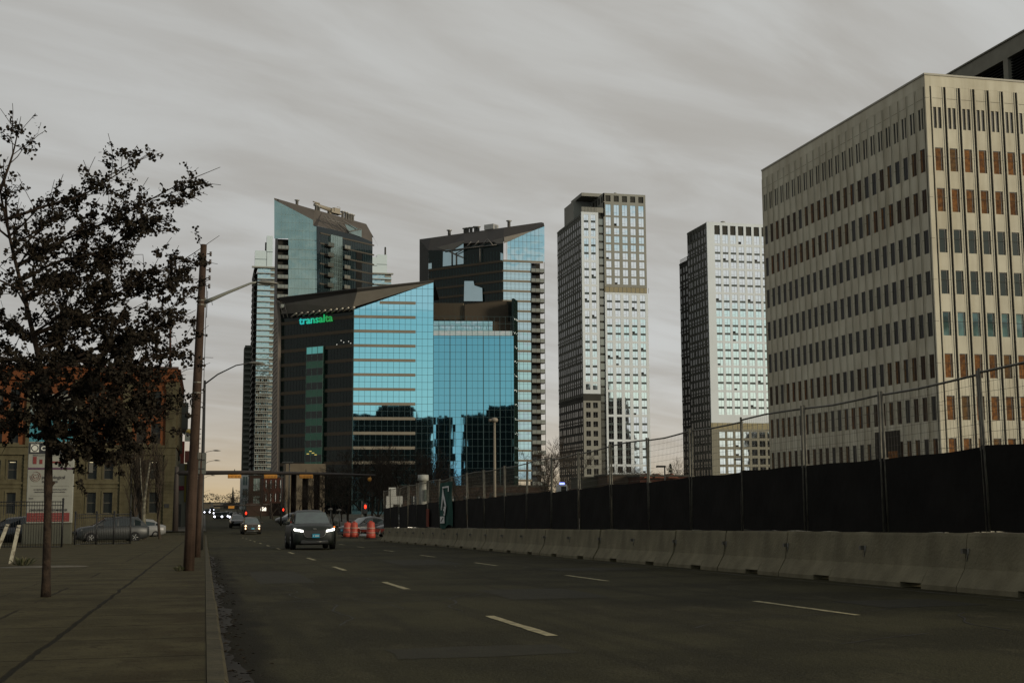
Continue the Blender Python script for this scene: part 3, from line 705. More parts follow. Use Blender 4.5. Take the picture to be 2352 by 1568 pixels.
# side faces and bodies
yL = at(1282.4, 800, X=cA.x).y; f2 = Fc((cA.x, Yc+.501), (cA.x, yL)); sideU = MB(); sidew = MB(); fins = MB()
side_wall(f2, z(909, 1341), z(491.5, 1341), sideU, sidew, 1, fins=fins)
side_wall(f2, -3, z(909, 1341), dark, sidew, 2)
bd = MB(); bd.box(cA.x+.5, cA.x+v1-.1, Yc+.5, yL-.5, -3, z(491.5)-.3); bd.box(cA.x+u0, cA.x+ur-.05, Yc+.5, yL-1, -3, ztop-.2)
bd.box(cA.x+v1-.1, cA.x+u0, Yc+.9, yL-1, -3, z(490)); bd.build('core', DKF, t)
# crown volume seen above the left block: side of the upper tower
f3 = Fc((cA.x+u0-.2, Yc), (cA.x+u0-.2, yL-4)); cw = MB(); cw.fb(f3, 0, f3.L, z(500), ztop, -.4, 0); 
for i in range(8): dark.fb(f3, 1+i*f3.L/8.5, 1+i*f3.L/8.5+f3.L/16, z(466), z(452), 0, .03)
cw.box(cA.x+1.2, cA.x+u0-.2, Yc+14, yL-6, z(490), z(447)); cw.box(cA.x+.1, cA.x+u0-.3, Yc+.1, Yc+.3, z(491.5), z(480))
for i in range(11): cw.fb(f1, .2+i*.55, .3+i*.55, z(491.5), z(479.5), -.1, .02)
cw.build('crown', BGF, t); bd = MB()
bd.box(cA.x+2, cA.x+u0+3, Yc+6, Yc+20, ztop, ztop+1.2); bd.tube([(cA.x+14, Yc+3, ztop), (cA.x+14, Yc+3, ztop+1.0)], .5, 6); bd.build('roof_plant', BGF, t)
wallU.build('beige_frame', BGF, t); wallL.build('white_frame', WHF, t); sp_.build('spandrels', SPN, t); dark.build('dark_panel', DKF, t)
amb.build('amber_band', [mat('amber_glass', (.30, .24, .14), .15, .6), FRM], t); rec.build('recess_windows', [mat('recess_glass', (.30, .29, .25), .1, .8, warp=(.02, .4))], t)
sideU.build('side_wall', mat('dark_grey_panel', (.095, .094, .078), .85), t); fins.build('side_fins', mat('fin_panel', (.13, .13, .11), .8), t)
SG = [mat('side_glass', (.012, .014, .012), .15), mat('side_glass_pale', (.10, .105, .095), .2, .5)]
tag(sidew.build('side_window', SG, t), kind='stuff')
emit_windows(wins, t, [MIR, FRM, DK])
# --- tower partly hidden by the concrete building
cD = at(1634.7, 1000, D=DC+6); Yd = cD.y
t = thing('residential_tower', (cD.x, Yd, -3), 'white gridded residential tower half hidden behind the concrete building', 'tower')
f1 = Fc((cD.x, Yd), (cD.x+30, Yd)); z = lambda py: f1.z(1700, py)
wallL = MB(); wallU = MB(); wins = []; sp_ = MB(); dark = MB(); amb = MB()
pit = (at(1761, 800, Y=Yd).x-at(1642.5, 800, Y=Yd).x)/6.5; u0 = at(1642.5, 600, Y=Yd).x-cD.x
cols = [(u0+i*pit, u0+i*pit+pit*.70) for i in range(9)]; ur = cols[-1][1]+.8
us = [0]+[x for c_ in cols for x in c_]+[ur]
wallL.fb(f1, 0, ur, z(520), z(513), -.5, 0)
for i in range(0, len(us), 2): wallL.fb(f1, us[i], us[i+1], z(541), z(520), -.5, 0)
dark.fq(f1, .3, ur-.3, z(542), z(519), -.3)
rows = [(z(561), z(541.5))]; grp = [1]; i = 0; zz = z(567)
while zz-2.1 > z(968): rows.append((zz-2.15, zz)); grp.append(i % 3 == 0); zz -= 2.95; i += 1
grid_zone(f1, cols, rows, z(541), z(971), 0, ur, wallL, wins, sp_, grp)
amb.fb(f1, 0, ur, z(985.5), z(971), -.5, -.08)
for i in range(14): amb.fb(f1, i*1.9+.5, i*1.9+.62, z(985.5), z(971), -.08, 0, 1)
rows = [(z(1005.5)-3.12*i, z(991.5)-3.12*i) for i in range(9) if z(1005.5)-3.12*i > -2]
grid_zone(f1, cols, rows, z(985.5), -3, 0, ur, wallU, wins)
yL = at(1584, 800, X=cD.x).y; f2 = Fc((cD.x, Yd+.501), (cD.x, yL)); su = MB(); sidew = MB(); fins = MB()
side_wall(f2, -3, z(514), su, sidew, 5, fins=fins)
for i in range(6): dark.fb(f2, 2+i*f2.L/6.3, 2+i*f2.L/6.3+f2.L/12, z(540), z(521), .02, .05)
bd = MB(); bd.box(cD.x+.5, cD.x+ur-.1, Yd+.5, yL-.5, -3, z(514)-.2); 
# lower block behind to the left
Yb = yL+.5; xa = at(1564.5, 800, Y=Yb).x; zl = at(1575, 598, Y=Yb).z; yE = at(1564.5, 800, X=cD.x).y; zl = at(1575, 599, X=cD.x).z; f4 = Fc((cD.x, yL+.01), (cD.x, yE)); side_wall(f4, -3, zl, dark, sidew, 8); xa = cD.x+.1; Yb = yL+1
bd.box(cD.x+.6, cD.x+12, yL+.2, yE-.2, -3, zl-.1)
bd.build('core', DKF, t)
bd = MB(); bd.tube([(xa+1.5, Yb+3, zl), (xa+1.5, Yb+3, zl+2.2)], .3, 6); bd.lathe(cD.x+8, Yd+4, [(.4, z(514)), (.4, z(514)+.6), (1.1, z(514)+.8), (.8, z(514)+1.4), (.2, z(514)+1.6)], 8)
for i in range(12): bd.tube([(xa, Yb+i*(yE-Yb)/12, zl), (xa, Yb+i*(yE-Yb)/12, zl+1.4)], .06, 4)
bd.tube([(xa, Yb, zl+1.4), (xa, yE-1, zl+1.4)], .06, 4); bd.build('roof_plant', BGF, t)
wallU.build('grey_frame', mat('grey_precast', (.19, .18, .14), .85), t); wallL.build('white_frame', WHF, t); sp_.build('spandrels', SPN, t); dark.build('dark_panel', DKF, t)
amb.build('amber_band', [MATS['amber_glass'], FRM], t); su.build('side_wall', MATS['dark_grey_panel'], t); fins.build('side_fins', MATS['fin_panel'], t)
tag(sidew.build('side_window', SG, t), kind='stuff'); emit_windows(wins, t, [MIR, FRM, DK])

# ------------------------------------------------------------------ curtain wall helpers
def tube_grid(mb, f, us, zs, n, w_=.07, m=0, d=.06):
    for u in us: mb.fb(f, u-w_/2, u+w_/2, min(zs), max(zs), n, n+d, m)
    for z in zs: mb.fb(f, min(us), max(us), z-w_/2, z+w_/2, n, n+d*.9, m)
def poly_up(f, pts, n=0.): return [f.p(f.u(px, py), f.z(px, py), n) for px, py in pts]
def col(px, p0, p1):                                      # plan point where photo column px meets the plan line p0-p1
    q = onplane(px, 1000, p0, p1); return (q.x, q.y)
RT = (math.cos(PSI), -math.sin(PSI)); FWH = (math.sin(PSI), math.cos(PSI))
def dirn(off): k = off/F; return (RT[0]*k+FWH[0], RT[1]*k+FWH[1])
def add2(p, d, k=1.): return (p[0]+d[0]*k, p[1]+d[1]*k)
BAND = mat('office_band_stone', (.20, .175, .135), .8, col2=(.17, .15, .115), sc=.2)
BANDD = mat('brown_slab_edge', (.085, .066, .045), .8)
TEAL = mat('teal_mirror_glass', (.38, .76, .92), .02, 1., warp=(.007, .22))
TEAL2 = mat('blue_mirror_glass', (.22, .52, .68), .02, 1., warp=(.010, .16))
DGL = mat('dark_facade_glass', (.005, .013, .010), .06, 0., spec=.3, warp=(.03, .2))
MUL = mat('mullion', (.02, .045, .045), .5)
SOF = mat('soffit_metal', (.17, .15, .125), .7, col2=(.145, .13, .105), sc=.4)
ROOFD = mat('dark_roof_edge', (.026, .022, .018), .7)
PALEG = mat('pale_green_glass', (.27, .35, .33), .12, .9, col2=(.33, .42, .395), sc=.25, warp=(.05, .3))
PALEB = mat('pale_blue_glass', (.55, .72, .78), .05, 1., warp=(.03, .3))

# ------------------------------------------------------------------ glass office building with slanted roof
T1 = at(810, 1000, D=335); T1 = (T1.x, T1.y); d1 = dirn(-4110-456); T0 = col(637, T1, add2(T1, (-d1[0], -d1[1])))
d2 = dirn(20000); T2 = col(995, T1, add2(T1, d2))
t = thing('office_building', (T1[0], T1[1], -3), 'glass office building with slanted roof and green lettering, teal mirror front', 'building')
F1 = Fc(T1, T0); F2 = Fc(T1, T2)
zr = lambda f, px, py: f.z(px, py)
# F1 dark face: its dark reflections are put into the glass colour
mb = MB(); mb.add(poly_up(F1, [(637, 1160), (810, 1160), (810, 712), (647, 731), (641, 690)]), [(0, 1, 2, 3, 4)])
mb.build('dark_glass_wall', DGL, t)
mb = MB(); zb = [F2.z(880, 680*.9408+(y/3.1375)*.9408) for y in (293, 416, 524, 635, 745, 855, 964, 1075, 1186, 1298, 1408)]
step = (zb[0]-zb[-1])/(len(zb)-1); zb = [zb[0]+step*.0-step*i for i in range(11)]
for z in zb: mb.fb(F1, 0.05, F1.L*.985, z-.42, z+.42, 0, .12)
mb.build('spandrel_bands', BANDD, t)
mb = MB(); 
for i in range(1, 24): mb.fb(F1, i*F1.L/24-.03, i*F1.L/24+.03, -3, zb[0]+.4, 0, .05)
for z in zb: mb.fb(F1, 0.05, F1.L*.985, z-step/2-.03, z-step/2+.03, 0, .045)
mb.build('mullions', mat('dark_mullion', (.014, .018, .016), .5), t)
# glazed lift shaft strip
g0, g1 = F1.u(746.5, 900), F1.u(708, 900); zt_ = F1.z(727, 797); mb = MB(); r = random.Random(4)
mb.fb(F1, g0, g1, -3, zt_, .1, .9, 0); k = 0; z = zt_
sh = MB()
while z > 0:
    sh.fq(F1, g0+.08, g1-.08, z-step*.5+.08, z-.04, .93, 0 if k % 2 == 0 and k > 0 else (1 if k == 0 else 2))
    z -= step*.5; k += 1
SG_ = [mat('green_panel_glass', (.030, .13, .075), .2, 0.), mat('teal_shaft_glass', (.25, .80, .78), .04, 1., warp=(.03, .3)), mat('shaft_dark_glass', (.008, .016, .013), .1)]
tube_grid(sh, F1, [g0, g0+(g1-g0)/3, g0+(g1-g0)*2/3, g1], [zt_-step*.5*i for i in range(int(zt_/(step*.5)))], .93, .09, 3)
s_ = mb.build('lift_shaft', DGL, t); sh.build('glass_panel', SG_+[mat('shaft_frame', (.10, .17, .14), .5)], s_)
mb = MB(); z0 = F1.z(715, 1050)
for (a, z) in ((712, 1042), (718, 1036), (724, 1040), (730, 1044)):
    u = F1.u(a, z); zz = F1.z(a, z); mb.fb(F1, u-.5, u+.3, zz-.10, zz+.08, .95, 1.0)
mb.build('ceiling_lights', mat('yellow_light', (.5, .4, .1), .5, emit=(1, .75, .2), es=.6), s_)
mb = MB()
for (a, z) in ((774, 795), (790, 790), (806, 792), (801, 788), (748, 800), (784, 786), (797, 797)):
    u = F1.u(a*.94+48, z*.94+ -5); zz = F1.z(a, z-4); u = F1.u(a, z-4); mb.fb(F1, u-.12, u+.12, zz-.1, zz+.1, .06, .1)
mb.build('interior_lights', mat('white_light', (.8, .8, .75), .5, emit=(1, .95, .85), es=.55), t)
# light fin down the left edge
mb = MB(); fin = [(641, 690), (646.5, 735), (643, 1110), (631.5, 1110), (636, 735)]
a = poly_up(F1, fin, .1); b_ = poly_up(F1, fin, 1.2); mb.prism(a, b_); mb.build('edge_fin', mat('pinkish_fin_stone', (.24, .20, .165), .8), t)
mb = MB(); 
for i in range(36):
    y = 745+i*10.2; A = F1.p(F1.u(631.8+(y > 735)*0, y), F1.z(633, y+4), 1.22); B = F1.p(F1.u(643.5, y), F1.z(643, y-12), 1.22); mb.tube([A, B], .09, 3)
mb.build('fin_joints', ROOFD, t)
# F2 mirror face (slanted top) and F3
mb = MB(); r = random.Random(8); ztl = F2.z(812, 711); ztr = F2.z(995, 648)
zr_ = [-3]+[z for z in [zb[0]+step*3-step*.5*i for i in range(28, -1, -1)] if z > -2]
for i in range(14):
    a, b_ = F2.L*i/14, F2.L*(i+1)/14; ta, tb = ztl+(ztr-ztl)*i/14, ztl+(ztr-ztl)*(i+1)/14
    for j in range(len(zr_)-1):
        z0, z1 = zr_[j], zr_[j+1]
        if z0 >= tb: break
        q = [r.uniform(-.0013, .0013) for _ in range(3)]; q.append(q[0]+q[2]-q[1])
        mb.add([F2.p(a, min(z0, ta), q[0]), F2.p(b_, z0, q[1]), F2.p(b_, min(z1, tb), q[2]), F2.p(a, min(z1, ta), q[3])], [(0, 1, 2, 3)])
mb.build('mirror_glass_front', TEAL, t)
mb = MB(); ue = F2.u(954, 900)
def ztop2(u): a = F2.p(u, 0); z0 = F2.z(812, 711); z1 = F2.z(995, 648); return z0+(z1-z0)*u/F2.L
for z in [zb[0]+step]+zb:
    lo = 0.02
    if z+.4 > ztop2(0): lo = max(.02, (z+.45-ztop2(0))/(ztop2(F2.L)-ztop2(0))*F2.L)
    mb.fb(F2, lo, ue, z-.40, z+.36, 0, .10)
mb.build('spandrel_bands', BAND, t)
mb = MB()
for i in range(0, 15): u = min(i*F2.L/14, F2.L-.05); mb.fb(F2, u-.035, u+.035, -3, ztop2(u), 0, .05)
zz = zb[0]+step*2.5
while zz > 0:
    lo = 0 if zz < ztop2(0) else (zz-ztop2(0))/(ztop2(F2.L)-ztop2(0))*F2.L
    if lo < F2.L: mb.fb(F2, lo, F2.L, zz-.035, zz+.035, 0, .045)
    zz -= step/2
mb.fb(F2, -.12, .08, -3, ztop2(0), -.1, .14, 0)
mb.build('mullions', MUL, t)
T2b = add2(T2, (F2.n.x, F2.n.y), -.35); T3 = col(1181, T2b, add2(T2b, (RT[0]*15+FWH[0], RT[1]*15+FWH[1])))
F3 = Fc(T2b, T3); z3 = lambda y, px=1090: F3.z(px, y)
mb = MB(); r = random.Random(19); nu = 29
zr_ = [-3]+[z for z in [zb[0]+.4-step*.5*i for i in range(21, -1, -1)] if -2 < z < z3(771)-.3]+[z3(771)]
for i in range(nu):
    for j in range(len(zr_)-1):
        a, b_ = F3.L*i/nu, F3.L*(i+1)/nu; q = [r.uniform(-.0013, .0013) for _ in range(4)]; mb.add([F3.p(a, zr_[j], q[0]), F3.p(b_, zr_[j], q[1]), F3.p(b_, zr_[j+1], q[2]), F3.p(a, zr_[j+1], q[0]+q[2]-q[1])], [(0, 1, 2, 3)])
mb.build('mirror_glass_wing', TEAL2, t)
mb = MB(); mb.fb(F3, 0, F3.L-.4, z3(770.5), z3(759.8), -3, .06); mb.build('pale_parapet', mat('cloudy_glass', (.55, .56, .54), .12, .85, warp=(.12, .6)), t)
mb = MB(); e3 = F3.u(1132, 745); mb.fq(F3, 0, e3, z3(759.8), z3(735.8), -1.4); mb.fb(F3, 0, e3+.4, z3(735.8), z3(734.6), -2.4, -1.2, 1); mb.build('penthouse_glass', [mat('blue_grey_glass', (.42, .60, .66), .06, .95, warp=(.1, .4)), MUL], t)
mb = MB(); tube_grid(mb, F3, [i*e3/10 for i in range(11)], [z3(747), z3(755)], -1.38, .08)
us = [i*F3.L/14.5 for i in range(15)]+[F3.L]
tube_grid(mb, F3, us, [z3(771)]+[zb[0]+.4-step*.5*i for i in range(0, 22)], .0, .07)
for i in range(0, 15, 3): u = i*F3.L/14.5; mb.fb(F3, u-.10, u+.10, -3, z3(771), 0, .09)
for i in range(15): u = i*F3.L/14.5; mb.fb(F3, u-.05, u+.05, z3(770.5), z3(759.8), .05, .1)
mb.build('mullions', MUL, t)
# dark side return of the wing
T4 = add2(T3, (F3.n.x*-6+F3.d.x*.0, F3.n.y*-6)); Yq = (T3[0]+.9, T3[1]+28); Yq = col(1191, T3, (T3[0]+FWH[0]*.5+RT[0]*1.2, T3[1]+FWH[1]*2.2)) if False else add2(T3, dirn(260), 24)
F4 = Fc(T3, col(1190.5, T3, add2(T3, dirn(700)))); mb = MB(); mb.fq(F4, 0, F4.L, -3, F4.z(1186, 689), 0); mb.fb(F4, 0, F4.L, F4.z(1186, 771), F4.z(1186, 690), -.5, .04, 0)
for i in range(12): z = zb[0]-step*i; mb.fb(F4, 0, F4.L, z-.25, z+.25, 0, .1, 1)
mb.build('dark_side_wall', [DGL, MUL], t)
# rooftop plant blocks
mb = MB(); mb.fb(F3, .05, F3.u(1067, 700), z3(727.5), z3(688.5), -10, -6)
mb.build('louvred_plant_room', mat('ribbed_brown_metal', (.14, .115, .07), .7, streak=(1, .5, (6, 6, .02))), t)
mb = MB()
for i in range(30): u = .1+i*(F3.u(1067, 700)-.2)/30; mb.fb(F3, u, u+.12, z3(727.5), z3(688.5), -6, -5.85)
for i in range(6): u = .3+i*(F3.u(1067, 700)-.6)/5; mb.fb(F3, u, u+.14, z3(736), z3(727.5), -6.1, -5.95)
mb.build('plant_room_ribs', BANDD, t)
mb = MB(); f = F3; pts = [(1068, 762), (1172, 762), (1170, 685), (1166, 684), (1068.5, 692.5)]; a = poly_up(f, pts, -5); b_ = poly_up(f, pts, -22)
mb.prism(a, b_); mb.fb(f, f.u(1132, 745), F3.L-.05, z3(760), z3(735), -4.9, -2.5)
mb.build('dark_plant_block', mat('dark_brown_cladding', (.055, .044, .031), .85), t)
mb = MB(); pts = [(1170, 762), (1190, 762), (1190, 690), (1184, 686), (1170, 685)]; mb.prism(poly_up(f, pts, -4.7), poly_up(f, pts, -22)); mb.build('plant_block_side', mat('near_black_cladding', (.014, .016, .012), .8), t)
# sloping roof with overhanging soffit
n1_ = Vector((F1.n.x, F1.n.y, 0))
def P3(f, px, py, n=0.): return Vector(f.p(f.u(px, py), f.z(px, py), n))
def offp(f, px, py, n):                                   # point seen at px,py on a plane n metres in front of facade f
    q = onplane(px, py, (f.a+f.n*n), (f.a+f.n*n+f.d)); return q
E0 = offp(F1, 640, 685, 2.2); Em = offp(F1, 820, 663.5, 2.2); E1 = P3(F2, 996, 645.5, .4)
P0 = P3(F1, 645, 722); P1 = P3(F1, 811, 706, .15); P2 = P3(F2, 996, 648.5, .2); S0 = offp(F1, 655, 697, 1.6); S1 = offp(F1, 820, 671, 1.6)
mb = MB(); th = Vector((0, 0, .9)); back = Vector((FWH[0], FWH[1], -.04))*26
mb.add([S0, P0, P1, S1, P2], [(0, 1, 2, 3), (3, 2, 4)]); mb.build('soffit', SOF, t)
mb = MB(); mb.add([E0, S0, S1, Em, P2, E1, E0+th*.3, Em+th*.3, E1+th*.2, E0+back, E1+back], [(0, 1, 2, 3), (3, 2, 4, 5), (0, 3, 7, 6), (3, 5, 8, 7), (6, 7, 8, 10, 9), (0, 6, 9), (0, 1, 9)]); 
mb.build('roof', ROOFD, t)
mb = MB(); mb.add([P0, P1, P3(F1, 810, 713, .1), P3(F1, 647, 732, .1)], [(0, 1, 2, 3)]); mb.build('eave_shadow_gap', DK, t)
mb = MB()
for i in range(11):
    px = 676+i*13.3; py = 724-i*1.42; A = P3(F1, px-5, py+4, .3); B = offp(F1, px+5, py-4.5, 2.2); mb.tube([A, B], .28, 4)
mb.build('eave_brackets', mat('bracket_grey', (.36, .32, .25), .7), t)
mb = MB()
for (a, b_) in (((641, 690), (652, 729)), ((652, 689), (661, 729)), ((643, 697), (654, 692)), ((646, 708), (657, 704)), ((649, 720), (659, 716))): mb.tube([offp(F1, *a, 1.6), offp(F1, *b_, 1.2)], .13, 4)
mb.build('corner_truss', SOF, t)
# roof deck and hidden rear body so that the building is solid
mb = MB(); q = [Vector((*T0, 0)), Vector((*T1, 0)), Vector((*T2, 0)), Vector((*T3, 0))]; inn = Vector((FWH[0], FWH[1], 0))
zt4 = [F1.z(647, 731), F1.z(810, 712), z3(772), z3(772)]
lo = [Vector((p.x, p.y, -3))+inn*1.2 for p in q]; hi_ = [Vector((p.x, p.y, z-.5))+inn*1.2 for p, z in zip(q, zt4)]; bl_ = [p+inn*45 for p in lo]; bh = [p+inn*45 for p in hi_]
mb.add(lo+hi_+bl_+bh, [(0, 1, 5, 4), (1, 2, 6, 5), (2, 3, 7, 6), (8, 9, 13, 12), (9, 10, 14, 13), (10, 11, 15, 14), (4, 5, 13, 12), (5, 6, 14, 13), (6, 7, 15, 14), (0, 4, 12, 8), (3, 7, 15, 11)]); mb.build('core', DK, t)
# lettering: each glyph face coloured from cyan to green
def fit_text(mb, s, P00, ux, uy, wid, hgt, nrm, depth=.1, bold=.0, mfun=None, m=0):
    tmp = MB(); text_mesh(tmp, s, 1., lambda x, y, z: (x, y, z), 0, bold, .5, 'LEFT')
    xs = [v[0] for v in tmp.v]; ys = [v[1] for v in tmp.v]; x0, x1, y1 = min(xs), max(xs), max(ys)
    vs = [P00+ux*((v[0]-x0)/(x1-x0)*wid)+uy*(v[1]/y1*hgt)+nrm*(v[2]*depth) for v in tmp.v]
    o = len(mb.v); mb.v += [tuple(v) for v in vs]
    for f_ in tmp.f:
        cx = sum(tmp.v[i][0] for i in f_)/len(f_); mb.f.append([i+o for i in f_]); mb.m.append(mfun((cx-x0)/(x1-x0)) if mfun else m); mb.sm.append(False)
ua, ub_ = F1.u(689, 745), F1.u(766, 735); mb = MB(); zc = F1.z(690, 745.5)
nrm = Vector((F1.n.x, F1.n.y, 0)); ux = Vector((F1.d.x, F1.d.y, 0))*(-1)
LT = [mat('letter_%s' % n_, c_, .5, emit=c_, es=.85) for n_, c_ in (('cyan', (.02, .42, .40)), ('teal', (.02, .45, .32)), ('sea_green', (.01, .40, .20)), ('green', (.01, .34, .10)), ('leaf_green', (.02, .26, .06)))]
fit_text(mb, 'transalta', Vector(F1.p(ua, zc, .35)), ux, Vector((0, 0, 1)), abs(ub_-ua), 2.05, nrm, .2, .012, lambda k: min(4, int(k*5)))
mb.build('sign_lettering', LT, t)
# entrance canopy with pale columns
Yc_ = 296.; x = lambda px: at(px, 1080, Y=Yc_).x; zz_ = lambda py: at(700, py, Y=Yc_).z
CAN = mat('canopy_stone', (.11, .09, .062), .85, col2=(.09, .073, .052), sc=.5)
t = thing('entrance_canopy', (x(700), Yc_, -3), 'beige stone entrance canopy on broad piers in front of the glass office building', 'canopy')
mb = MB(); mb.bev(x(655.6), x(749), Yc_, Yc_+8, zz_(1085.5), zz_(1064.5), .1); mb.build('roof_slab', CAN, t)
for a, b_ in ((655.6, 669), (681, 695), (708.5, 721.5), (735, 746.5)):
    mb = MB(); mb.bev(x(a), x(b_), Yc_+.3, Yc_+3, -3, zz_(1085.5), .08); mb.build('pier', CAN, t)
mb = MB(); mb.box(x(657), x(745), Yc_+3.5, Yc_+7.5, -3, zz_(1086)); mb.build('back_wall', mat('dark_red_wall', (.030, .016, .012), .8), t)

# ------------------------------------------------------------------ slanted glass tower on the left (behind the office)
A1 = at(630, 1000, D=397); A1 = (A1.x, A1.y); A2p = (at(728.4, 1000, Y=A1[1]).x, A1[1]); dz_ = (math.sin(PSI+R_(36)), math.cos(PSI+R_(36)))
A3 = col(855.5, A2p, add2(A2p, dz_))
t = thing('glass_tower', (A1[0], A1[1], -3), 'left glass condominium tower with sloping crown and rooftop crane', 'tower')
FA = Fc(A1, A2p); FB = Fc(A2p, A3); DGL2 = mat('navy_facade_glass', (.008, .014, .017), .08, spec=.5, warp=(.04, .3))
FA0 = Fc(A1, (A1[0], at(623.8, 1000, X=A1[0]).y))
mb = MB(); mb.fq(FA0, 0, FA0.L, -3, FA.z(630, 456), 0); mb.build('dark_side_wall', ROOFD, t)
mb = MB(); mb.add(poly_up(FA, [(662.4, 1100), (728.4, 1100), (728.4, 519), (719, 518), (718.8, 505.5), (630, 459), (630, 548), (662.4, 548)]), [(0, 1, 2, 3, 4, 5, 6, 7)]); mb.build('pale_glass_front', PALEG, t)
fz = [FA.z(690, 551+22.3*i) for i in range(25)]
mb = MB()
for z in fz: mb.fb(FA, FA.u(662.4, 700), FA.L, z-.10, z+.10, 0, .05)
for i in range(1, 12): u = i*FA.L/12; mb.fb(FA, u-.03, u+.03, -3 if u > FA.u(662.4) else fz[0], FA.z(630+i*8.2, 461+i*4.2 if i < 11 else 519), 0, .03)
for y in (476, 494, 512, 530): mb.fb(FA, 0.1, FA.u(640+max(0, (y-468))*1.8 if y < 500 else 718, y), FA.z(680, y)-.04, FA.z(680, y)+.04, 0, .03)
mb.build('mullions', mat('pale_mullion', (.14, .20, .19), .5), t)
mb = MB(); u1 = FA.u(662.4, 700); mb.fq(FA, 0, u1, -3, fz[0]+.3, -1.6); mb.build('balcony_recess', mat('balcony_dark', (.025, .023, .019), .8), t)
BALG = mat('balcony_glass', (.22, .22, .19), .2, .4); SLB = mat('balcony_slab', (.062, .055, .044), .8)
def balcony(f, ua, ub, z, out, t, post=3, inn=-1.5, glass=BALG):
    mb = MB(); mb.fb(f, ua, ub, z-.22, z, inn, out); o = mb.build('balcony', SLB, t)
    g = MB(); g.fb(f, ua+.05, ub-.05, z+.05, z+1.1, out-.08, out-.03)
    h = MB()
    for k in range(post+1): u = ua+.05+(ub-ua-.1)*k/post; h.fb(f, u-.05, u+.05, z, z+1.15, out-.03, out+.01)
    g.build('balustrade', glass, o); h.build('railing_posts', MUL, o)
for i in range(1, 22): balcony(FA, .1, u1-.1, fz[0]-(fz[0]-fz[1])*i, .15, t)
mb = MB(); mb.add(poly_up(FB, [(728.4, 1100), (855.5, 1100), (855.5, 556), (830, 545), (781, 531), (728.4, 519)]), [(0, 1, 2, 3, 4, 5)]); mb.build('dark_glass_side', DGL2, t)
fb_ = [FB.z(735, 535+23.2*i) for i in range(24)]
mb = MB()
for z in fb_: mb.fb(FB, .05, FB.L-.05, z-.25, z+.20, 0, .15)
mb.build('slab_edges', SLB, t)
mb = MB()
for i in range(1, 30): u = i*FB.L/30; mb.fb(FB, u-.05, u+.05, -3, fb_[0], 0, .06)
mb.build('mullions', MUL, t)
ua, ub2 = FB.u(754, 800), FB.u(781, 800); zt_ = FB.z(765, 541); mb = MB(); mb.fb(FB, ua, ub2, -3, zt_, 0, .5); s_ = mb.build('pale_glass_strip', PALEG, t)
mb = MB(); tube_grid(mb, FB, [ua+(ub2-ua)*k/5 for k in range(6)], [zt_-1.45*i for i in range(34)], .5, .06); mb.build('strip_mullions', MATS['pale_mullion'], s_)
for i in range(1, 18):
    z = fb_[0]-(fb_[0]-fb_[1])*i; balcony(FB, ua-2.2, ua+.5, z-.6, 1.6, t, 2, 0, mat('smoky_balustrade', (.06, .065, .055), .3))
    if i % 1 == 0: balcony(FB, FB.u(783, 800), FB.u(797, 800), z-.2, 1.2, t, 2, 0)
mb = MB()
for i in range(1, 20):
    z = fb_[0]-(fb_[0]-fb_[1])*i; mb.fb(FB, FB.u(816, 800), FB.u(829, 800), z-2.6, z-.3, .02, .12)
mb.build('loggia_openings', DK, t)
# crown
def inn_(f, px, py, n): q = onplane(px, py, (f.a-f.n*n), (f.a-f.n*n+f.d)); return q
lowr = [P3(FA, 630, 459), P3(FA, 718.8, 505.5), P3(FA, 719, 518), P3(FB, 729, 519), P3(FB, 781, 531), P3(FB, 830, 545), P3(FB, 855.5, 556)]
upr = [inn_(FA, 629.5, 454.6, .3), inn_(FA, 722, 481.5, 4), inn_(FB, 740, 486, 4), inn_(FB, 790, 500, 5), inn_(FB, 841.3, 514.6, 5), inn_(FB, 854.5, 538.6, 2)]
mb = MB(); mb.add(lowr+upr, [(0, 1, 8, 7), (1, 2, 3, 9, 8), (3, 4, 10, 9), (4, 5, 11, 10), (5, 6, 12, 11)])
bk = [p+Vector((FWH[0], FWH[1], 0))*22 for p in upr]; mb.add(upr+bk, [(i, i+1, 7+i, 6+i) for i in range(5)]); crown = mb.build('sloping_crown', mat('crown_metal', (.060, .050, .040), .75, col2=(.046, .038, .030), sc=.3), t)
mb = MB()
for (a, b_) in (((744, 494), (765, 523)), ((765, 500), (795, 530)), ((752, 496), (784, 526)), ((742, 502), (800, 516)), ((786, 506), (829, 528)), ((800, 533), (829, 526)), ((775, 508), (805, 534))):
    A_ = inn_(FB, *a, -.6); mb.tube([A_, inn_(FB, *b_, -1.0)], .16, 4)
mb.build('crown_truss', mat('truss_grey', (.12, .11, .095), .6), t)
mb = MB(); mb.add([P3(FB, 789, 512, .3), P3(FB, 829, 527, .3), P3(FB, 829, 545, .3), P3(FB, 800, 535, .3)], [(0, 1, 2, 3)]); mb.build('crown_window', PALEG, t)
mb = MB()
for (px, py, h_) in ((682, 470, 2.6), (726, 482, 2.6), (732, 484, 2.4), (787, 499, 3.2), (794, 501, 3.2), (800, 503, 3.), (805, 504, 3.), (810, 506, 3.)):
    q = inn_(FB if px > 730 else FA, px, py+4, 5); mb.lathe(q.x, q.y, [(.45, q.z), (.45, q.z+h_*.7), (.8, q.z+h_*.72), (.8, q.z+h_*.8), (.4, q.z+h_*.82)], 8)
mb.build('roof_flues', mat('flue_steel', (.35, .34, .31), .4, .5), t)
def cr(px, py): return inn_(FB, px, py, 6)
mb = MB(); mb.tube([cr(758, 502), cr(758, 487)], .5, 6); mb.tube([cr(722, 470), cr(760, 483)], [.55, .75], 5); mb.tube([cr(719, 463), cr(733, 468)], [.2, .3], 4); mb.tube([cr(733, 466), cr(736, 474)], .2, 4)
a = cr(757, 487); b_ = cr(781, 489); d_ = (b_-a); u_ = d_.normalized()
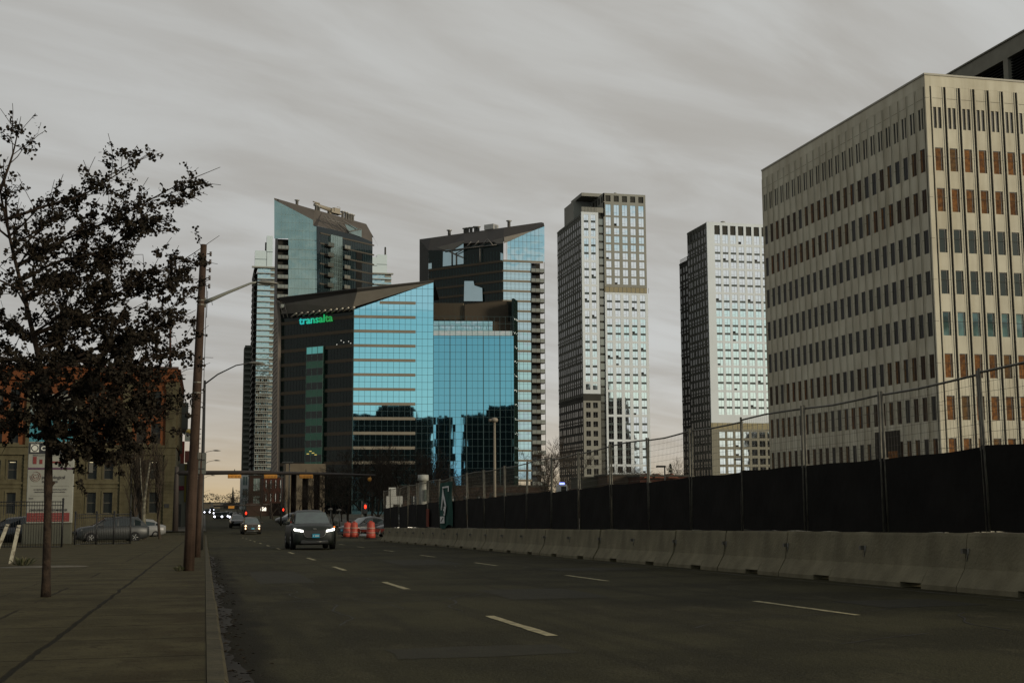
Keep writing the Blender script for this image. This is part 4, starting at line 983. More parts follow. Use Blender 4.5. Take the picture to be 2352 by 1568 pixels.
for (k0, k1, z0, z1) in ((0, 1, -.2, .25), (.25, .8, .25, 1.6), (.0, .2, .25, 1.2)):
    A_ = a+d_*k0; B_ = a+d_*k1; pr = [(A_.x, A_.y), (B_.x, B_.y)]; ff = Fc(pr[0], pr[1]); mb.fb(ff, 0, ff.L, a.z+z0, a.z+z1, -1, 1)
mb.tube([b_+Vector((0, 0, .2)), b_+Vector((0, 0, 1.8)), b_-d_*.3+Vector((0, 0, 1.9))], .08, 4)
mb.build('maintenance_crane', mat('crane_khaki', (.22, .19, .14), .6), t)

# ------------------------------------------------------------------ slanted glass tower on the right (behind the office wing)
B1 = at(1156.3, 1000, D=388); B1 = (B1.x, B1.y); BR = (at(1250.5, 1000, Y=B1[1]).x, B1[1]); B0 = col(984, B1, add2(B1, (-d1[0], -d1[1])))
t = thing('glass_tower', (B1[0], B1[1], -3), 'right glass condominium tower with sloping dark roof and a stack of balconies', 'tower')
FR = Fc(B1, BR); FL = Fc(B1, B0); FS = Fc(B0, col(963.6, B0, add2(B0, dirn(-1500))))
mb = MB(); mb.add(poly_up(FR, [(1156.3, 1100), (1220, 1100), (1220, 601), (1250.5, 601), (1250.5, 519.5), (1165.4, 552), (1165.4, 600), (1156.3, 600)]), [(0, 1, 2, 3, 4, 5, 6, 7)]); mb.build('mirror_glass_front', PALEB, t)
mb = MB(); fr = [FR.z(1190, 600+22.85*i) for i in range(24)]; ug = FR.u(1220, 800)
for i, z in enumerate(fr): mb.fb(FR, .02, ug if i else FR.L, z-.35, z+.30, 0, .14)
mb.build('spandrel_bands', BAND, t)
mb = MB()
for i in range(1, 10): u = i*FR.L/10; zt_ = FR.z(1156+9.4*i, 552-(9.4*i-9)*.382); mb.fb(FR, u-.04, u+.04, fr[0] if u > ug else -3, zt_, 0, .05)
for z in fr: mb.fb(FR, .02, ug, z-1.0, z-.93, 0, .05); mb.fb(FR, .02, ug, z-2.35, z-2.28, 0, .05)
for y in (586, 570, 555, 540): mb.fb(FR, FR.u(1166+max(0, 552-y)*2.6, y)+.1, FR.L, FR.z(1200, y)-.04, FR.z(1200, y)+.04, 0, .05)
mb.build('mullions', mat('grey_mullion', (.10, .13, .13), .5), t)
mb = MB(); mb.fq(FR, ug, FR.L-.4, -3, fr[0], -2.2); mb.fb(FR, ug, ug+.12, -3, fr[0], -2.2, 0, 0)
for i in range(1, 23): z = fr[0]-(fr[0]-fr[1])*i; mb.fq(FR, ug+.7, ug+2.2, z+.1, z+2.4, -2.15, 1)
mb.build('balcony_recess', [MATS['balcony_dark'], GLASSD], t)
for i in range(1, 23): balcony(FR, ug+.05, FR.L+.35, fr[0]-(fr[0]-fr[1])*i-.1, .35, t, 3, -2.1)
mb = MB(); mb.tube([FR.p(FR.L+.3, -3, .3), FR.p(FR.L+.3, fr[0], .3)], .07, 4); mb.build('corner_post', SLB, t)
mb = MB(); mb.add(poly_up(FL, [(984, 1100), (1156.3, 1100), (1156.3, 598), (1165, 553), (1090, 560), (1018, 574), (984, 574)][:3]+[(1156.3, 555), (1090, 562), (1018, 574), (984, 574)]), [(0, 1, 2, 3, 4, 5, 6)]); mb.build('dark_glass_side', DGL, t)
mb = MB(); fl_ = [FL.z(1150, 600+22.85*i) for i in range(24)]
for z in fl_: mb.fb(FL, .02, FL.L-.02, z-.38, z+.30, 0, .2)
mb.build('slab_edges', BANDD, t)
mb = MB()
for i in range(1, 26): u = i*FL.L/26; mb.fb(FL, u-.05, u+.05, -3, fl_[0]+3.2, 0, .07)
mb.build('mullions', MUL, t)
mb = MB(); mb.add([Vector((*FS.p(0, -3),)), Vector((*FS.p(FS.L, -3),)), P3(FS, 963.6, 550.5), P3(FS, 984, 574)], [(0, 1, 2, 3)]); mb.build('dark_end_wall', mat('ribbed_dark_metal', (.030, .032, .028), .7, streak=(1, .6, (.1, .1, 5))), t)
mb = MB(); mb.add([P3(FL, 1017.5, 612, .1), P3(FL, 1065, 606, .1), P3(FL, 1065, 558, .1), P3(FL, 1018, 577, .1)], [(0, 1, 2, 3)]); mb.add([P3(FL, 978.5+6, 618, .1), P3(FL, 992, 617, .1), P3(FL, 992, 604, .1), P3(FL, 984.5, 605, .1)], [(0, 1, 2, 3)])
mb.add([P3(FL, 1068, 692, .6), P3(FL, 1111, 692, .6), P3(FL, 1110, 662, .6), P3(FL, 1092, 656, .6), P3(FL, 1090, 646, .6), P3(FL, 1069, 646, .6)], [(0, 1, 2, 3, 4, 5)])
mb.add([P3(FL, 1153, 599, .1), P3(FL, 1163-7, 599, .1), P3(FL, 1156, 583, .1), P3(FL, 1150, 580, .1), P3(FL, 1150, 599, .1)], [(0, 1, 2, 3, 4)])
mb.build('bright_glazing', PALEB, t)
mb = MB()
for x_ in (1039, 1049): mb.tube([P3(FL, x_, 610, .3), P3(FL, x_, 580 if x_ > 1040 else 575, .3)], .16, 4)
for (a, b_) in (((1017, 577), (1110, 565)), ((1030, 577), (1046, 585)), ((1046, 585), (1064, 592)), ((1046, 583), (1066, 572)), ((1068, 571), (1082, 555)), ((1085, 569), (1100, 553)), ((1104, 567), (1118, 551)), ((1120, 549), (1132, 563)), ((1104, 567), (1140, 562)), ((1102, 570), (1102, 603))):
    mb.tube([inn_(FL, *a, -.8), inn_(FL, *b_, -.8)], .17, 4)
mb.build('roof_truss', MATS['truss_grey'], t)
lowr = [P3(FS, 964, 551), P3(FL, 984, 575, .1), P3(FL, 1020, 575.5, .1), P3(FL, 1066, 559, .1), P3(FL, 1120, 557, .1), P3(FL, 1156, 555, .1), P3(FR, 1165.4, 552.5, .1), P3(FR, 1250.5, 520, .1)]
upr = [inn_(FS, 963.6, 549.5, .2), inn_(FL, 990, 546, 3), inn_(FL, 1022, 541.5, 4), inn_(FL, 1068, 535, 5), inn_(FL, 1120, 528, 5), inn_(FR, 1158, 522.5, 5), inn_(FR, 1243, 510.5, 3), inn_(FR, 1249, 512, 1)]
mb = MB(); mb.add(lowr+upr, [(i, i+1, 9+i, 8+i) for i in range(7)]); bk = [p+Vector((FWH[0], FWH[1], 0))*22 for p in upr]; mb.add(upr+bk, [(i, i+1, 9+i, 8+i) for i in range(7)]); mb.build('sloping_roof', ROOFD, t)
mb = MB(); mb.add([inn_(FL, 1002, 568, -.3), inn_(FL, 1020, 574, -.3), inn_(FL, 1043, 572, -.3), inn_(FL, 1066, 557, -.3), inn_(FL, 1066, 552, -.3)], [(0, 1, 2, 3, 4)]); mb.add([inn_(FL, 1131, 552, -.3), inn_(FL, 1141, 560, -.3), inn_(FL, 1155.5, 559, -.3), inn_(FL, 1156, 546, -.3)], [(0, 1, 2, 3)])
mb.add([P3(FR, 1157, 559, .15), P3(FR, 1170, 556-2, .15), P3(FR, 1225, 529, .15), P3(FR, 1158, 545, .15)], [(0, 1, 2, 3)]); mb.build('soffit', SOF, t)
mb = MB()
for (px, py, h_) in ((1032, 541, 2.8), (1068, 536, 2.6), (1074, 535, 2.6), (1082, 534, 2.6), (1092, 532, 2.6), (1098, 531, 2.4), (1169, 521, 3.)):
    q = inn_(FL if px < 1150 else FR, px, py+3, 6); mb.lathe(q.x, q.y, [(.5, q.z), (.5, q.z+h_*.7), (.9, q.z+h_*.72), (.9, q.z+h_*.8), (.4, q.z+h_*.82)], 8)
q = inn_(FL, 1125, 528, 6); ff = Fc((q.x, q.y), (inn_(FL, 1137, 528, 6).x, inn_(FL, 1137, 528, 6).y)); mb.fb(ff, -1.5, ff.L, q.z, q.z+1.6, -2, 1); mb.build('roof_flues', MATS['flue_steel'], t)

# ------------------------------------------------------------------ white balcony towers far behind
def balcony_tower(name_lab, pxl, pxm, pxr, ytop, D, capy, seed, wd_l=True, nfl=44, low=None):
    M0 = at(pxm, 1000, D=D); M0 = (M0.x, M0.y); MR = (at(pxr, 1000, Y=M0[1]).x, M0[1])
    t = thing('balcony_tower', (M0[0], M0[1], -3), name_lab, 'tower')
    f = Fc(M0, MR); zt = f.z(pxm, ytop); r = random.Random(seed); fl = 2.93
    fs = Fc(M0, (M0[0], at(pxl+4, 1000, X=M0[0]).y)) if pxl < pxm else None
    mb = MB(); mb.fq(f, 0, f.L, -3, zt, 0)
    mb.build('glazing', mat('pale_tower_glass', (.48, .60, .62), .1, .85, warp=(.1, .5)), t)
    mb = MB(); n = int((zt+3)/fl); gaps = MB()
    for i in range(n+1):
        z = zt-i*fl
        mb.fb(f, 0 if i else -3, f.L+(0 if i else 1), z-.3, z+(.1 if i else .4), 0, 1.5 if i else 1.8)
        mb.fb(f, f.L*.72, f.L, z-1.7, z-.3, 0, .3)
        if i > 18:
            mb.fb(f, .2, f.L*.7, z-1.3, z-.9, 0, 1.4)
            for k in range(7): mb.fb(f, .2+k*f.L*.1, .35+k*f.L*.1, z-fl, z, 0, .6)
            for k in range(6):
                if r.random() < .7: gaps.fq(f, .4+k*f.L*.1, .2+(k+1)*f.L*.1, z-.9, z-.25, .1); 
                if r.random() < .5: gaps.fq(f, .4+k*f.L*.1, .2+(k+1)*f.L*.1, z-2.8, z-1.3, .1)
    mb.build('slab_bands', mat('white_slab', (.24, .24, .21), .8), t); gaps.build('dark_openings', DK, t) if gaps.v else None
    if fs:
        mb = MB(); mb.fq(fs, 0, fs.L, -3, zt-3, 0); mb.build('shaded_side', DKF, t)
        mb = MB(); 
        for i in range(n): z = zt-i*fl; mb.fb(fs, 1.5, fs.L-1.5, z-.3, z, 0, 1.6); mb.fb(fs, 1.5, fs.L-1.5, z, z+.9, 1.5, 1.6)
        mb.build('side_balconies', mat('dark_balcony', (.05, .05, .042), .7), t)
    mb = MB()
    for (a, b_, y) in capy: mb.fb(f, f.u(a, 600), f.u(b_, 600), zt, f.z(a, y), -6, -.5); mb.fb(f, f.u(a, 600)-.1, f.u(b_, 600)+.1, (zt+f.z(a, y))/2-.1, (zt+f.z(a, y))/2+.1, -.5, -.35, 1)
    mb.build('glass_penthouse', [mat('frosted_glass', (.55, .60, .58), .3, .5), MUL], t)
    mb = MB(); mb.box(M0[0]+.3, MR[0]-.3, M0[1]+.5, M0[1]+18, -3, zt-.2); 
    q = f.p(f.u(capy[0][1]-2, 600), 0); mb.tube([(q[0], q[1]+4, f.z(capy[0][0], capy[0][2])), (q[0], q[1]+4, f.z(capy[0][0], capy[0][2])+5)], .5, 5); mb.build('core', DKF, t)
    return t, f
balcony_tower('tall white balcony tower at the left edge of the skyline behind the left glass tower', 574, 584.5, 626, 614, 656, [(585.6, 613, 574.6), (612, 626, 541)], 3)
balcony_tower('top of a white balcony tower peeking out right of the left glass tower', 840, 842, 896, 628, 700, [(866, 889, 584), (855, 866, 590)], 4)
q = at(557, 1000, D=690); t = thing('balcony_tower', (q.x, q.y, -3), 'lower grey green balcony tower, leftmost of the skyline, beside the street', 'tower')
f = Fc((q.x, q.y), (at(578, 1000, Y=q.y).x, q.y)); zt = f.z(560, 797); mb = MB(); mb.fb(f, 0, f.L, -3, zt, -12, 0); mb.build('wall', mat('grey_green_wall', (.075, .08, .062), .8), t); mb = MB()
for i in range(int(zt/2.9)): mb.fb(f, .3, f.L, zt-2.9*i-.3, zt-2.9*i, 0, 1); mb.fb(f, .3, f.L, zt-2.9*i, zt-2.9*i+.9, .9, 1)
mb.build('balconies', mat('grey_balcony', (.11, .115, .09), .7), t)

# ------------------------------------------------------------------ sandstone and orange brick building on the left
YL = 152.; xl = lambda px: at(px, 1000, Y=YL).x; zl_ = lambda py, px=300: at(px, py, Y=YL).z
XLr = xl(404); GL_ = gz(YL)+.12
t = thing('brick_building', (XLr, YL, GL_), 'four storey sandstone and orange brick building behind the near tree', 'building')
ORB = mat('orange_brick', (.15, .052, .019), .9, col2=(.105, .037, .015), sc=1.6, bump=.4, bsc=12, streak=(1, .75, (1, 1, .3)))
SST = mat('sandstone', (.085, .074, .042), .9, col2=(.066, .057, .032), sc=1.2, bump=.4, bsc=9, streak=(1.2, .75, (1.5, 1.5, .2)))
FL_ = Fc((XLr, YL), (XLr-34, YL)); FLs = Fc((XLr, YL), (XLr, YL+30), flip=False)
if FLs.n.x < 0: FLs = Fc((XLr, YL), (XLr, YL+30), flip=True)
U = lambda px: XLr-xl(px)
ZT = zl_(846.5, 390); z4 = (zl_(941), zl_(897)); z3_ = (zl_(1018), zl_(971)); z2_ = (zl_(1100), zl_(1057)); z1_ = (zl_(1178), zl_(1130)); zb_ = (zl_(1042), zl_(1022))
bay = 110.4; wcols = []; pil = []
for k in range(0, 6):
    for (a, b_) in ((313.5, 335.5), (346, 368)):
        a_, c_ = a-bay*k, b_-bay*k
        if k > 0: a_, c_ = (203.5-bay*(k-1), 225.5-bay*(k-1)) if a < 340 else (241-bay*(k-1), 263-bay*(k-1))
        wcols.append((U(c_), U(a_)))
    pil.append((U(303.5-bay*k), U(280-bay*k)))
pil.append((0, U(380))); wcols.sort(); pil.sort()
brk = MB(); sto = MB(); WG = mat('old_window_glass', (.010, .011, .009), .3, spec=.3); SASH = mat('window_sash', (.055, .048, .034), .7)
LEN = 34.
def lwall(mbx, z0, z1, rows, base=False):
    us = [0]+[x for c_ in wcols for x in c_]+[LEN]
    for i in range(0, len(us), 2):
        if us[i] < LEN: mbx.fb(FL_, us[i], min(us[i+1], LEN), z0, z1, -.6, 0)
    for (a, c_) in wcols:
        if c_ > LEN: continue
        zt = z1
        for (q0, q1) in rows: mbx.fb(FL_, a, c_, q1, zt, -.6, -.003); zt = q0
        mbx.fb(FL_, a, c_, z0, zt, -.6, -.003)
lwall(brk, zb_[1], ZT-1.4, [z4[::1], z3_])
lwall(sto, GL_-.3, zb_[0], [z2_, z1_])
sto.fb(FL_, 0, LEN, zb_[0], zb_[1], -.6, .16); sto.fb(FL_, -.15, LEN, zb_[1]-.25, zb_[1], -.6, .34); sto.fb(FL_, 0, LEN, zb_[0]-.12, zb_[0], -.1, .28)
zq = zl_(1110); sto.fb(FL_, 0, LEN, zq-.05, zq+.22, 0, .14); sto.fb(FL_, 0, LEN, zl_(1120), zl_(1117), 0, .10)
for (a, c_) in pil:
    if c_ > LEN: continue
    sto.fb(FL_, a, c_, zb_[1], ZT-1.5, 0, .32); sto.fb(FL_, a-.12, c_+.12, ZT-2.4, ZT-1.9, .0, .40); sto.fb(FL_, a-.02, c_+.02, GL_-.3, zb_[0]-.13, .0, .22)
zz = GL_+.4
while zz < zb_[0]-.3: 
    for (a, c_) in pil:
        if c_ < LEN: sto.fb(FL_, a-.04, c_+.04, zz, zz+.30, .22, .255)
    zz += .42
brk.fb(FL_, 0, LEN, ZT-1.4, ZT, -.6, .12); brk.fb(FL_, -.12, LEN, ZT-1.55, ZT-1.32, -.1, .45); brk.fb(FL_, -.12, LEN, ZT-.42, ZT-.2, -.1, .36); brk.fb(FL_, -.1, LEN, ZT, ZT+.2, -.7, .3, 1)
u = .1
while u < LEN: brk.fb(FL_, u, u+.22, ZT-1.3, ZT-.95, .1, .32); u += .55
for (a, c_) in wcols:
    if c_ < LEN:
        for (q0, q1) in (z4, z3_): sto.fb(FL_, a-.12, c_+.12, q0-.22, q0, -.1, .14)
        for (q0, q1) in (z2_, z1_): sto.fb(FL_, a-.15, a, q0, q1+.2, 0, .09); sto.fb(FL_, c_, c_+.15, q0, q1+.2, 0, .09); sto.fb(FL_, a, c_, q1, q1+.2, -.05, .09)
# street side wall
brk.fb(FLs, .61, 30, zb_[1], ZT, -.6, 0); sto.fb(FLs, .61, 30, GL_-.3, zb_[1]-.26, -.6, 0)
for i in range(5): brk.fb(FLs, .0 if i else .0, 30, ZT-1.4+i*.3-.0, ZT-1.25+i*.3, .0, .14+.05*i)
for i in range(6): sto.fb(FLs, .3+i*5, 1.4+i*5, zb_[1], ZT-1.5, 0, .28)
brk.build('brick_wall', [ORB, mat('coping_brown', (.05, .022, .015), .7)], t); sto.build('sandstone_wall', SST, t)
mb = MB(); mb.box(XLr-LEN, XLr-.65, YL+.7, YL+30, GL_-.5, ZT-.3); mb.build('core', DKF, t)
r = random.Random(2)
for (a, c_) in wcols:
    if c_ > LEN: continue
    for n_, (q0, q1) in enumerate((z4, z3_, z2_, z1_)):
        mb = MB(); mb.fq(FL_, a, c_, q0, q1, -.30, 0); w_ = .07
        mb.fb(FL_, a, a+w_, q0, q1, -.3, -.22, 1); mb.fb(FL_, c_-w_, c_, q0, q1, -.3, -.22, 1); mb.fb(FL_, a, c_, q1-w_, q1, -.3, -.221, 1); mb.fb(FL_, a, c_, q0, q0+w_, -.3, -.221, 1)
        mb.fb(FL_, a, c_, (q0+q1)/2-.04, (q0+q1)/2+.04, -.3, -.2, 1)
        if n_ < 2 and r.random() < .4: mb.fq(FL_, a+.1, c_-.1, (q0+q1)/2, q1-.1, -.285, 2)
        if n_ == 2 and r.random() < .35: mb.fb(FL_, a+.2, c_-.2, q1-.25, q1-.17, -.29, -.27, 3)
        o = mb.build('window', [WG, SASH, mat('drawn_blind', (.07, .062, .045), .8), mat('ceiling_lamp_glow', (.5, .45, .3), .5, emit=(1, .85, .55), es=.35)], t)
mb = MB(); mb.fb(FL_, U(216), U(207), zl_(1085), zl_(1064), -.2, -.12); mb.build('air_conditioner', STEEL, t)
mb = MB(); mb.fb(FL_, U(393), U(382), zl_(1166), zl_(1157), .24, .29); mb.build('wall_plaque', DARKM, t)
mb = MB(); mb.fb(FL_, U(306)-.06, U(306)+.06, GL_, zb_[0], .24, .36); mb.build('downpipe', mat('downpipe', (.04, .038, .03), .6), t)

# signs and narrow fronts farther down the left side
def panel(name, px0, px1, py0, py1, Y_, m, lab, cat, extra=None, th=.3, post=None):
    x0, x1 = at(px0, py0, Y=Y_).x, at(px1, py0, Y=Y_).x; z1 = at(px0, py0, Y=Y_).z; z0 = at(px0, py1, Y=Y_).z
    t = thing(name, ((x0+x1)/2, Y_, z0), lab, cat); mb = MB(); mb.bev(x0, x1, Y_, Y_+th, z0, z1, .03); mb.build('panel', m, t)
    if post is not None: mb = MB(); xp = at(post, py1, Y=Y_).x; mb.tube([(xp, Y_+.15, gz(Y_)), (xp, Y_+.15, z0+.1)], .08, 6); mb.build('post', DARKM, t)
    return t, (x0, x1, z0, z1)
t_, (x0, x1, z0, z1) = panel('hanging_sign', 408, 433, 924, 1040, 168, mat('dark_sign_face', (.030, .034, .028), .6), 'dark hanging sign with pointed lower edge projecting beyond the sandstone corner', 'sign')
t_.children[0].scale.z = .52; t_.children[0].location.z = (z1-z0)*.48
mb = MB(); mb.tube([(x0-.4, 168.1, z1-.1), (x0+.4, 168.1, z1-.1)], .08, 5); mb.tube([(x0+.35, 168.1, z0-1), (x0+.35, 168.1, z1-1)], .09, 5); mb.build('bracket', DARKM, t_)
mb = MB(); mb.prism([(x0+.3, 167.95, z0+(z1-z0)*.48), (x1-.1, 167.95, z0+(z1-z0)*.48), (x1-.4, 167.95, z0+(z1-z0)*.36), (x0+.9, 167.95, z0+(z1-z0)*.36)], [(x0+.3, 168.25, z0+(z1-z0)*.48), (x1-.1, 168.25, z0+(z1-z0)*.48), (x1-.4, 168.25, z0+(z1-z0)*.36), (x0+.9, 168.25, z0+(z1-z0)*.36)]); mb.build('pendant', DARKM, t_)
t_, (x0, x1, z0, z1) = panel('billboard', 425, 442, 984, 1013, 200, mat('billboard_white', (.30, .30, .24), .7), 'small white billboard with yellow patch above the red column', 'billboard')
mb = MB(); mb.lathe(x1-.55, 199.9, [(.05, z1-.8), (.38, z1-.6), (.42, z1-.35), (.1, z1-.1)], 8); mb.build('yellow_motif', mat('sign_yellow', (.35, .24, .05), .7), t_)
panel('brick_column', 413, 424, 1013, 1065, 190, mat('dull_red', (.16, .035, .022), .85), 'dull red chimney-like column under the white billboard', 'column', th=1.2)
panel('brick_column', 424.5, 436, 1035, 1062, 196, mat('dull_pink', (.16, .06, .042), .85), 'shorter pinkish rounded column right of the red column', 'column', th=1.2)
ban = MB()
t_, b4 = panel('shop_front', 403, 437, 1064, 1225, 172, mat('pale_shop_wall', (.15, .145, .115), .85), 'narrow pale shop front with red band and yellow strip past the sandstone corner', 'building', th=9)
x0, x1, z0, z1 = b4; H = z1-z0
mb = MB(); mb.box(x0, x0+(x1-x0)*.62, 171.88, 172, z0+H*.62, z0+H*.68); mb.build('red_band', mat('awning_red', (.13, .02, .035), .8), t_)
mb = MB(); mb.box(x0+(x1-x0)*.64, x0+(x1-x0)*.76, 171.9, 172, z0+H*.45, z1-.1); mb.build('yellow_strip', mat('strip_yellow', (.14, .115, .025), .8), t_)
mb = MB(); mb.box(x0+(x1-x0)*.78, x1, 171.85, 172.0, z0, z1+.3); mb.build('dark_wall', mat('dusky_wall', (.06, .05, .038), .9), t_)
mb = MB(); mb.box(x0+.2, x1-1, 171.9, 172, z0, z0+H*.42); mb.build('dark_shop_window', mat('dim_interior', (.03, .028, .02), .6), t_)

# ------------------------------------------------------------------ tall pylon sign with panels
YS_ = 77.; xs_ = lambda px: at(px, 1100, Y=YS_).x; zs_ = lambda py: at(110, py, Y=YS_).z
t = thing('pylon_sign', (xs_(114), YS_, gz(YS_)), 'tall white pylon sign with stacked tenant panels behind the near tree trunk', 'sign')
PW = mat('sign_white', (.20, .20, .17), .6, col2=(.17, .17, .145), sc=1.5)
mb = MB(); mb.bev(xs_(55), xs_(168), YS_, YS_+.5, gz(YS_)-.1, zs_(1201), .03); mb.build('base_wall', mat('grey_render', (.075, .075, .058), .9, col2=(.06, .06, .046), sc=1), t)
mb = MB(); mb.bev(xs_(63), xs_(169), YS_-.12, YS_+.3, zs_(1201), zs_(905), .03); mb.build('cabinet', PW, t)
def spanel(n_, y0, y1, m, a=64.5, b_=167.5, d=.02):
    mb = MB(); mb.box(xs_(a), xs_(b_), YS_-.12-d, YS_-.11, zs_(y1), zs_(y0)); return mb.build(n_, m, t)
TK = mat('sign_dark_text', (.035, .03, .03), .7); TW = mat('sign_white_text', (.45, .45, .40), .6); TR = mat('sign_red', (.12, .012, .010), .7)
def stext(s, px0, px1, pyb, hpx, m, par=t, d=.035, bold=0.):
    mb = MB(); fit_text(mb, s, Vector((xs_(px0), YS_-.12-d, zs_(pyb))), Vector((1, 0, 0)), Vector((0, 0, 1)), xs_(px1)-xs_(px0), zs_(pyb-hpx)-zs_(pyb), Vector((0, -1, 0)), .01, bold); return mb.build('lettering', m, par)
p_ = spanel('blue_panel', 965, 1014, mat('sign_blue', (.03, .16, .20), .6)); spanel('grey_blue_panel', 935, 962, mat('sign_greyblue', (.16, .20, .20), .6))
p_ = spanel('black_panel', 1017, 1042, mat('sign_black', (.010, .010, .011), .5)); stext('CENTRAL', 92, 162, 1034, 10, TW, p_, bold=.03)
mb = MB(); cxs, czs = xs_(78), zs_(1029); rr = xs_(87)-cxs
def disc(r_, d, m): mb.add([(cxs+r_*math.cos(k*math.pi/10), YS_-.14-d, czs+r_*math.sin(k*math.pi/10)) for k in range(20)], [tuple(range(20))], m)
mb.box(cxs-rr*1.05, cxs+rr*1.05, YS_-.155, YS_-.14, czs-rr*1.05, czs+rr*1.05, 0); disc(rr*.95, .02, 1); disc(rr*.70, .026, 0); mb.build('ring_emblem', [TW, MATS['sign_black']], p_)
def sbars(px0, px1, pyb, hpx, m, par=t, d=.035):
    mb = MB(); x = px0; rr_ = random.Random(int(pyb))
    while x < px1:
        w_ = rr_.uniform(.8, 2.2); mb.box(xs_(x), xs_(min(px1, x+w_)), YS_-.12-d-.01, YS_-.12-d, zs_(pyb), zs_(pyb-hpx*rr_.uniform(.6, 1))); x += w_+rr_.choice((.5, .5, 1.8))
    return mb.build('illegible_print', m, par)
sbars(75, 160, 1046.5, 2.2, TK)
mb = MB(); mb.box(xs_(75), xs_(83), YS_-.15, YS_-.13, zs_(1065), zs_(1048.5)); mb.box(xs_(90), xs_(96.5), YS_-.15, YS_-.13, zs_(1065), zs_(1055)); mb.box(xs_(110), xs_(150), YS_-.15, YS_-.13, zs_(1063), zs_(1059)); mb.build('red_blocks', TR, t)
spanel('purple_bar', 1073.5, 1078, mat('sign_purple', (.05, .018, .04), .7)); stext('psychological', 98, 150, 1099, 7.5, TK); stext('services', 98, 134, 1108, 6.5, TK)
mb = MB()
for k in range(3): mb.tube([(xs_(82)+(.10+.09*k)*math.cos(a/10*5.2+1+k), YS_-.15, zs_(1094)+(.10+.09*k)*math.sin(a/10*5.2+1+k)) for a in range(11)], .013, 3)
mb.build('swirl_emblem', mat('swirl', (.16, .07, .05), .7), t)
sbars(80, 156, 1124.5, 2.4, TK); sbars(82, 152, 1130, 2.2, TK); 
for y in (1115, 1137.5): spanel('divider', y, y+.7, mat('divider_grey', (.14, .14, .12), .7), 72, 160)
stext('CHIROPRACTIC AND MASSAGE', 72, 158, 1173, 5, TK, bold=.02); mb = MB(); mb.box(xs_(69), xs_(79), YS_-.15, YS_-.13, zs_(1145), zs_(1143)); mb.build('small_mark', TK, t)
p_ = spanel('red_panel', 1177, 1197, TR, 66, 163, .03)
for y in (1183, 1189, 1195): sbars(74, 156, y, 2.2, mat('faded_red_text', (.20, .07, .055), .7), p_, .045)

# ------------------------------------------------------------------ iron picket fences at the left
IRON = mat('black_iron', (.010, .010, .010), .5, .3)
def picket(p0, p1, h, lab, endposts=(1,), gap=.13, n_extra=0):
    p0, p1 = Vector(p0), Vector(p1); L = (p1-p0).length; t = thing('iron_fence', p0, lab, 'fence')
    mb = MB(); n = int(L/gap)
    for i in range(1, n): q = p0.lerp(p1, i/n); mb.tube([q+Vector((0, 0, .10)), q+Vector((0, 0, h-.02))], .011, 4)
    mb.build('pickets', IRON, t)
    for z in (.14, h-.22, h-.05): mb = MB(); mb.tube([p0+Vector((0, 0, z)), p1+Vector((0, 0, z))], .02, 4); mb.build('rail', IRON, t)
    for k in endposts: q = p0.lerp(p1, k); mb = MB(); mb.tube([q-Vector((0, 0, .05)), q+Vector((0, 0, h+.06))], .045, 4); mb.lathe(q.x, q.y, [(.06, q.z+h+.06), (.06, q.z+h+.09), (.01, q.z+h+.13)], 4, sm=False); mb.build('post', IRON, t)
a = at(141, 1262, g=.0); b_ = at(-25, 1256, g=.0); h_ = at(141, 1149, Y=a.y).z-gz(a.y)
b_ = Vector((at(-25, 1256, Y=a.y+1.5).x, a.y+1.5, gz(a.y))); picket((a.x, a.y, gz(a.y)), b_, h_, 'nearest black iron picket fence with square end post, in front of the pylon sign', (0,))
for (pa, pb, ya, yb, lab) in ((173, 222, 1249, 1252, 'short run of black iron pickets right of the pylon sign'), (222, 262, 1251, 1254, 'black iron fence run in front of the parked silver car'), (262, 300, 1246, 1238, 'farthest black iron fence run, beside the bare poplar')):
    a = at(pa, ya, g=.06); b_ = at(pb, yb, g=.06); yy = min(a.y, 72); ax, bx = at(pa, 1200, Y=yy).x, at(pb, 1200, Y=yy+1.5).x
    picket((ax, yy, gz(yy)), (bx, yy+1.5, gz(yy)), 1.75, lab, (0, 1), .16)
# leaning white stakes
for (x0, y0, x1, y1, lab) in ((24, 1294, 44, 1205, 'right one of two leaning whitewashed stakes'), (-8, 1268, 18, 1203, 'left one of two leaning whitewashed stakes, cut by the photo edge')):
    q = at(24, 1294, g=.12); a = at(x0, y0, Y=q.y); b_ = at(x1, y1, Y=q.y+.15); a.z = min(a.z, gz(q.y)+.12+.4)
    t = thing('stake', a, lab, 'stake', 'white stakes'); mb = MB(); d = (b_-a); s_ = Vector((.045, 0, 0)); e_ = Vector((0, .035, 0))
    mb.prism([a-s_-e_, a+s_-e_, a+s_+e_, a-s_+e_], [b_-s_-e_, b_+s_-e_, b_+s_+e_, b_-s_+e_]); mb.build('timber', mat('chalky_timber', (.32, .30, .23), .9, col2=(.13, .11, .08), sc=9, thr=(.45, .65)), t)
    k = MB(); q2 = a.lerp(b_, .93); k.tube([q2-d*.012, q2+d*.012], .062, 8); k.build('tie', STEEL, t)

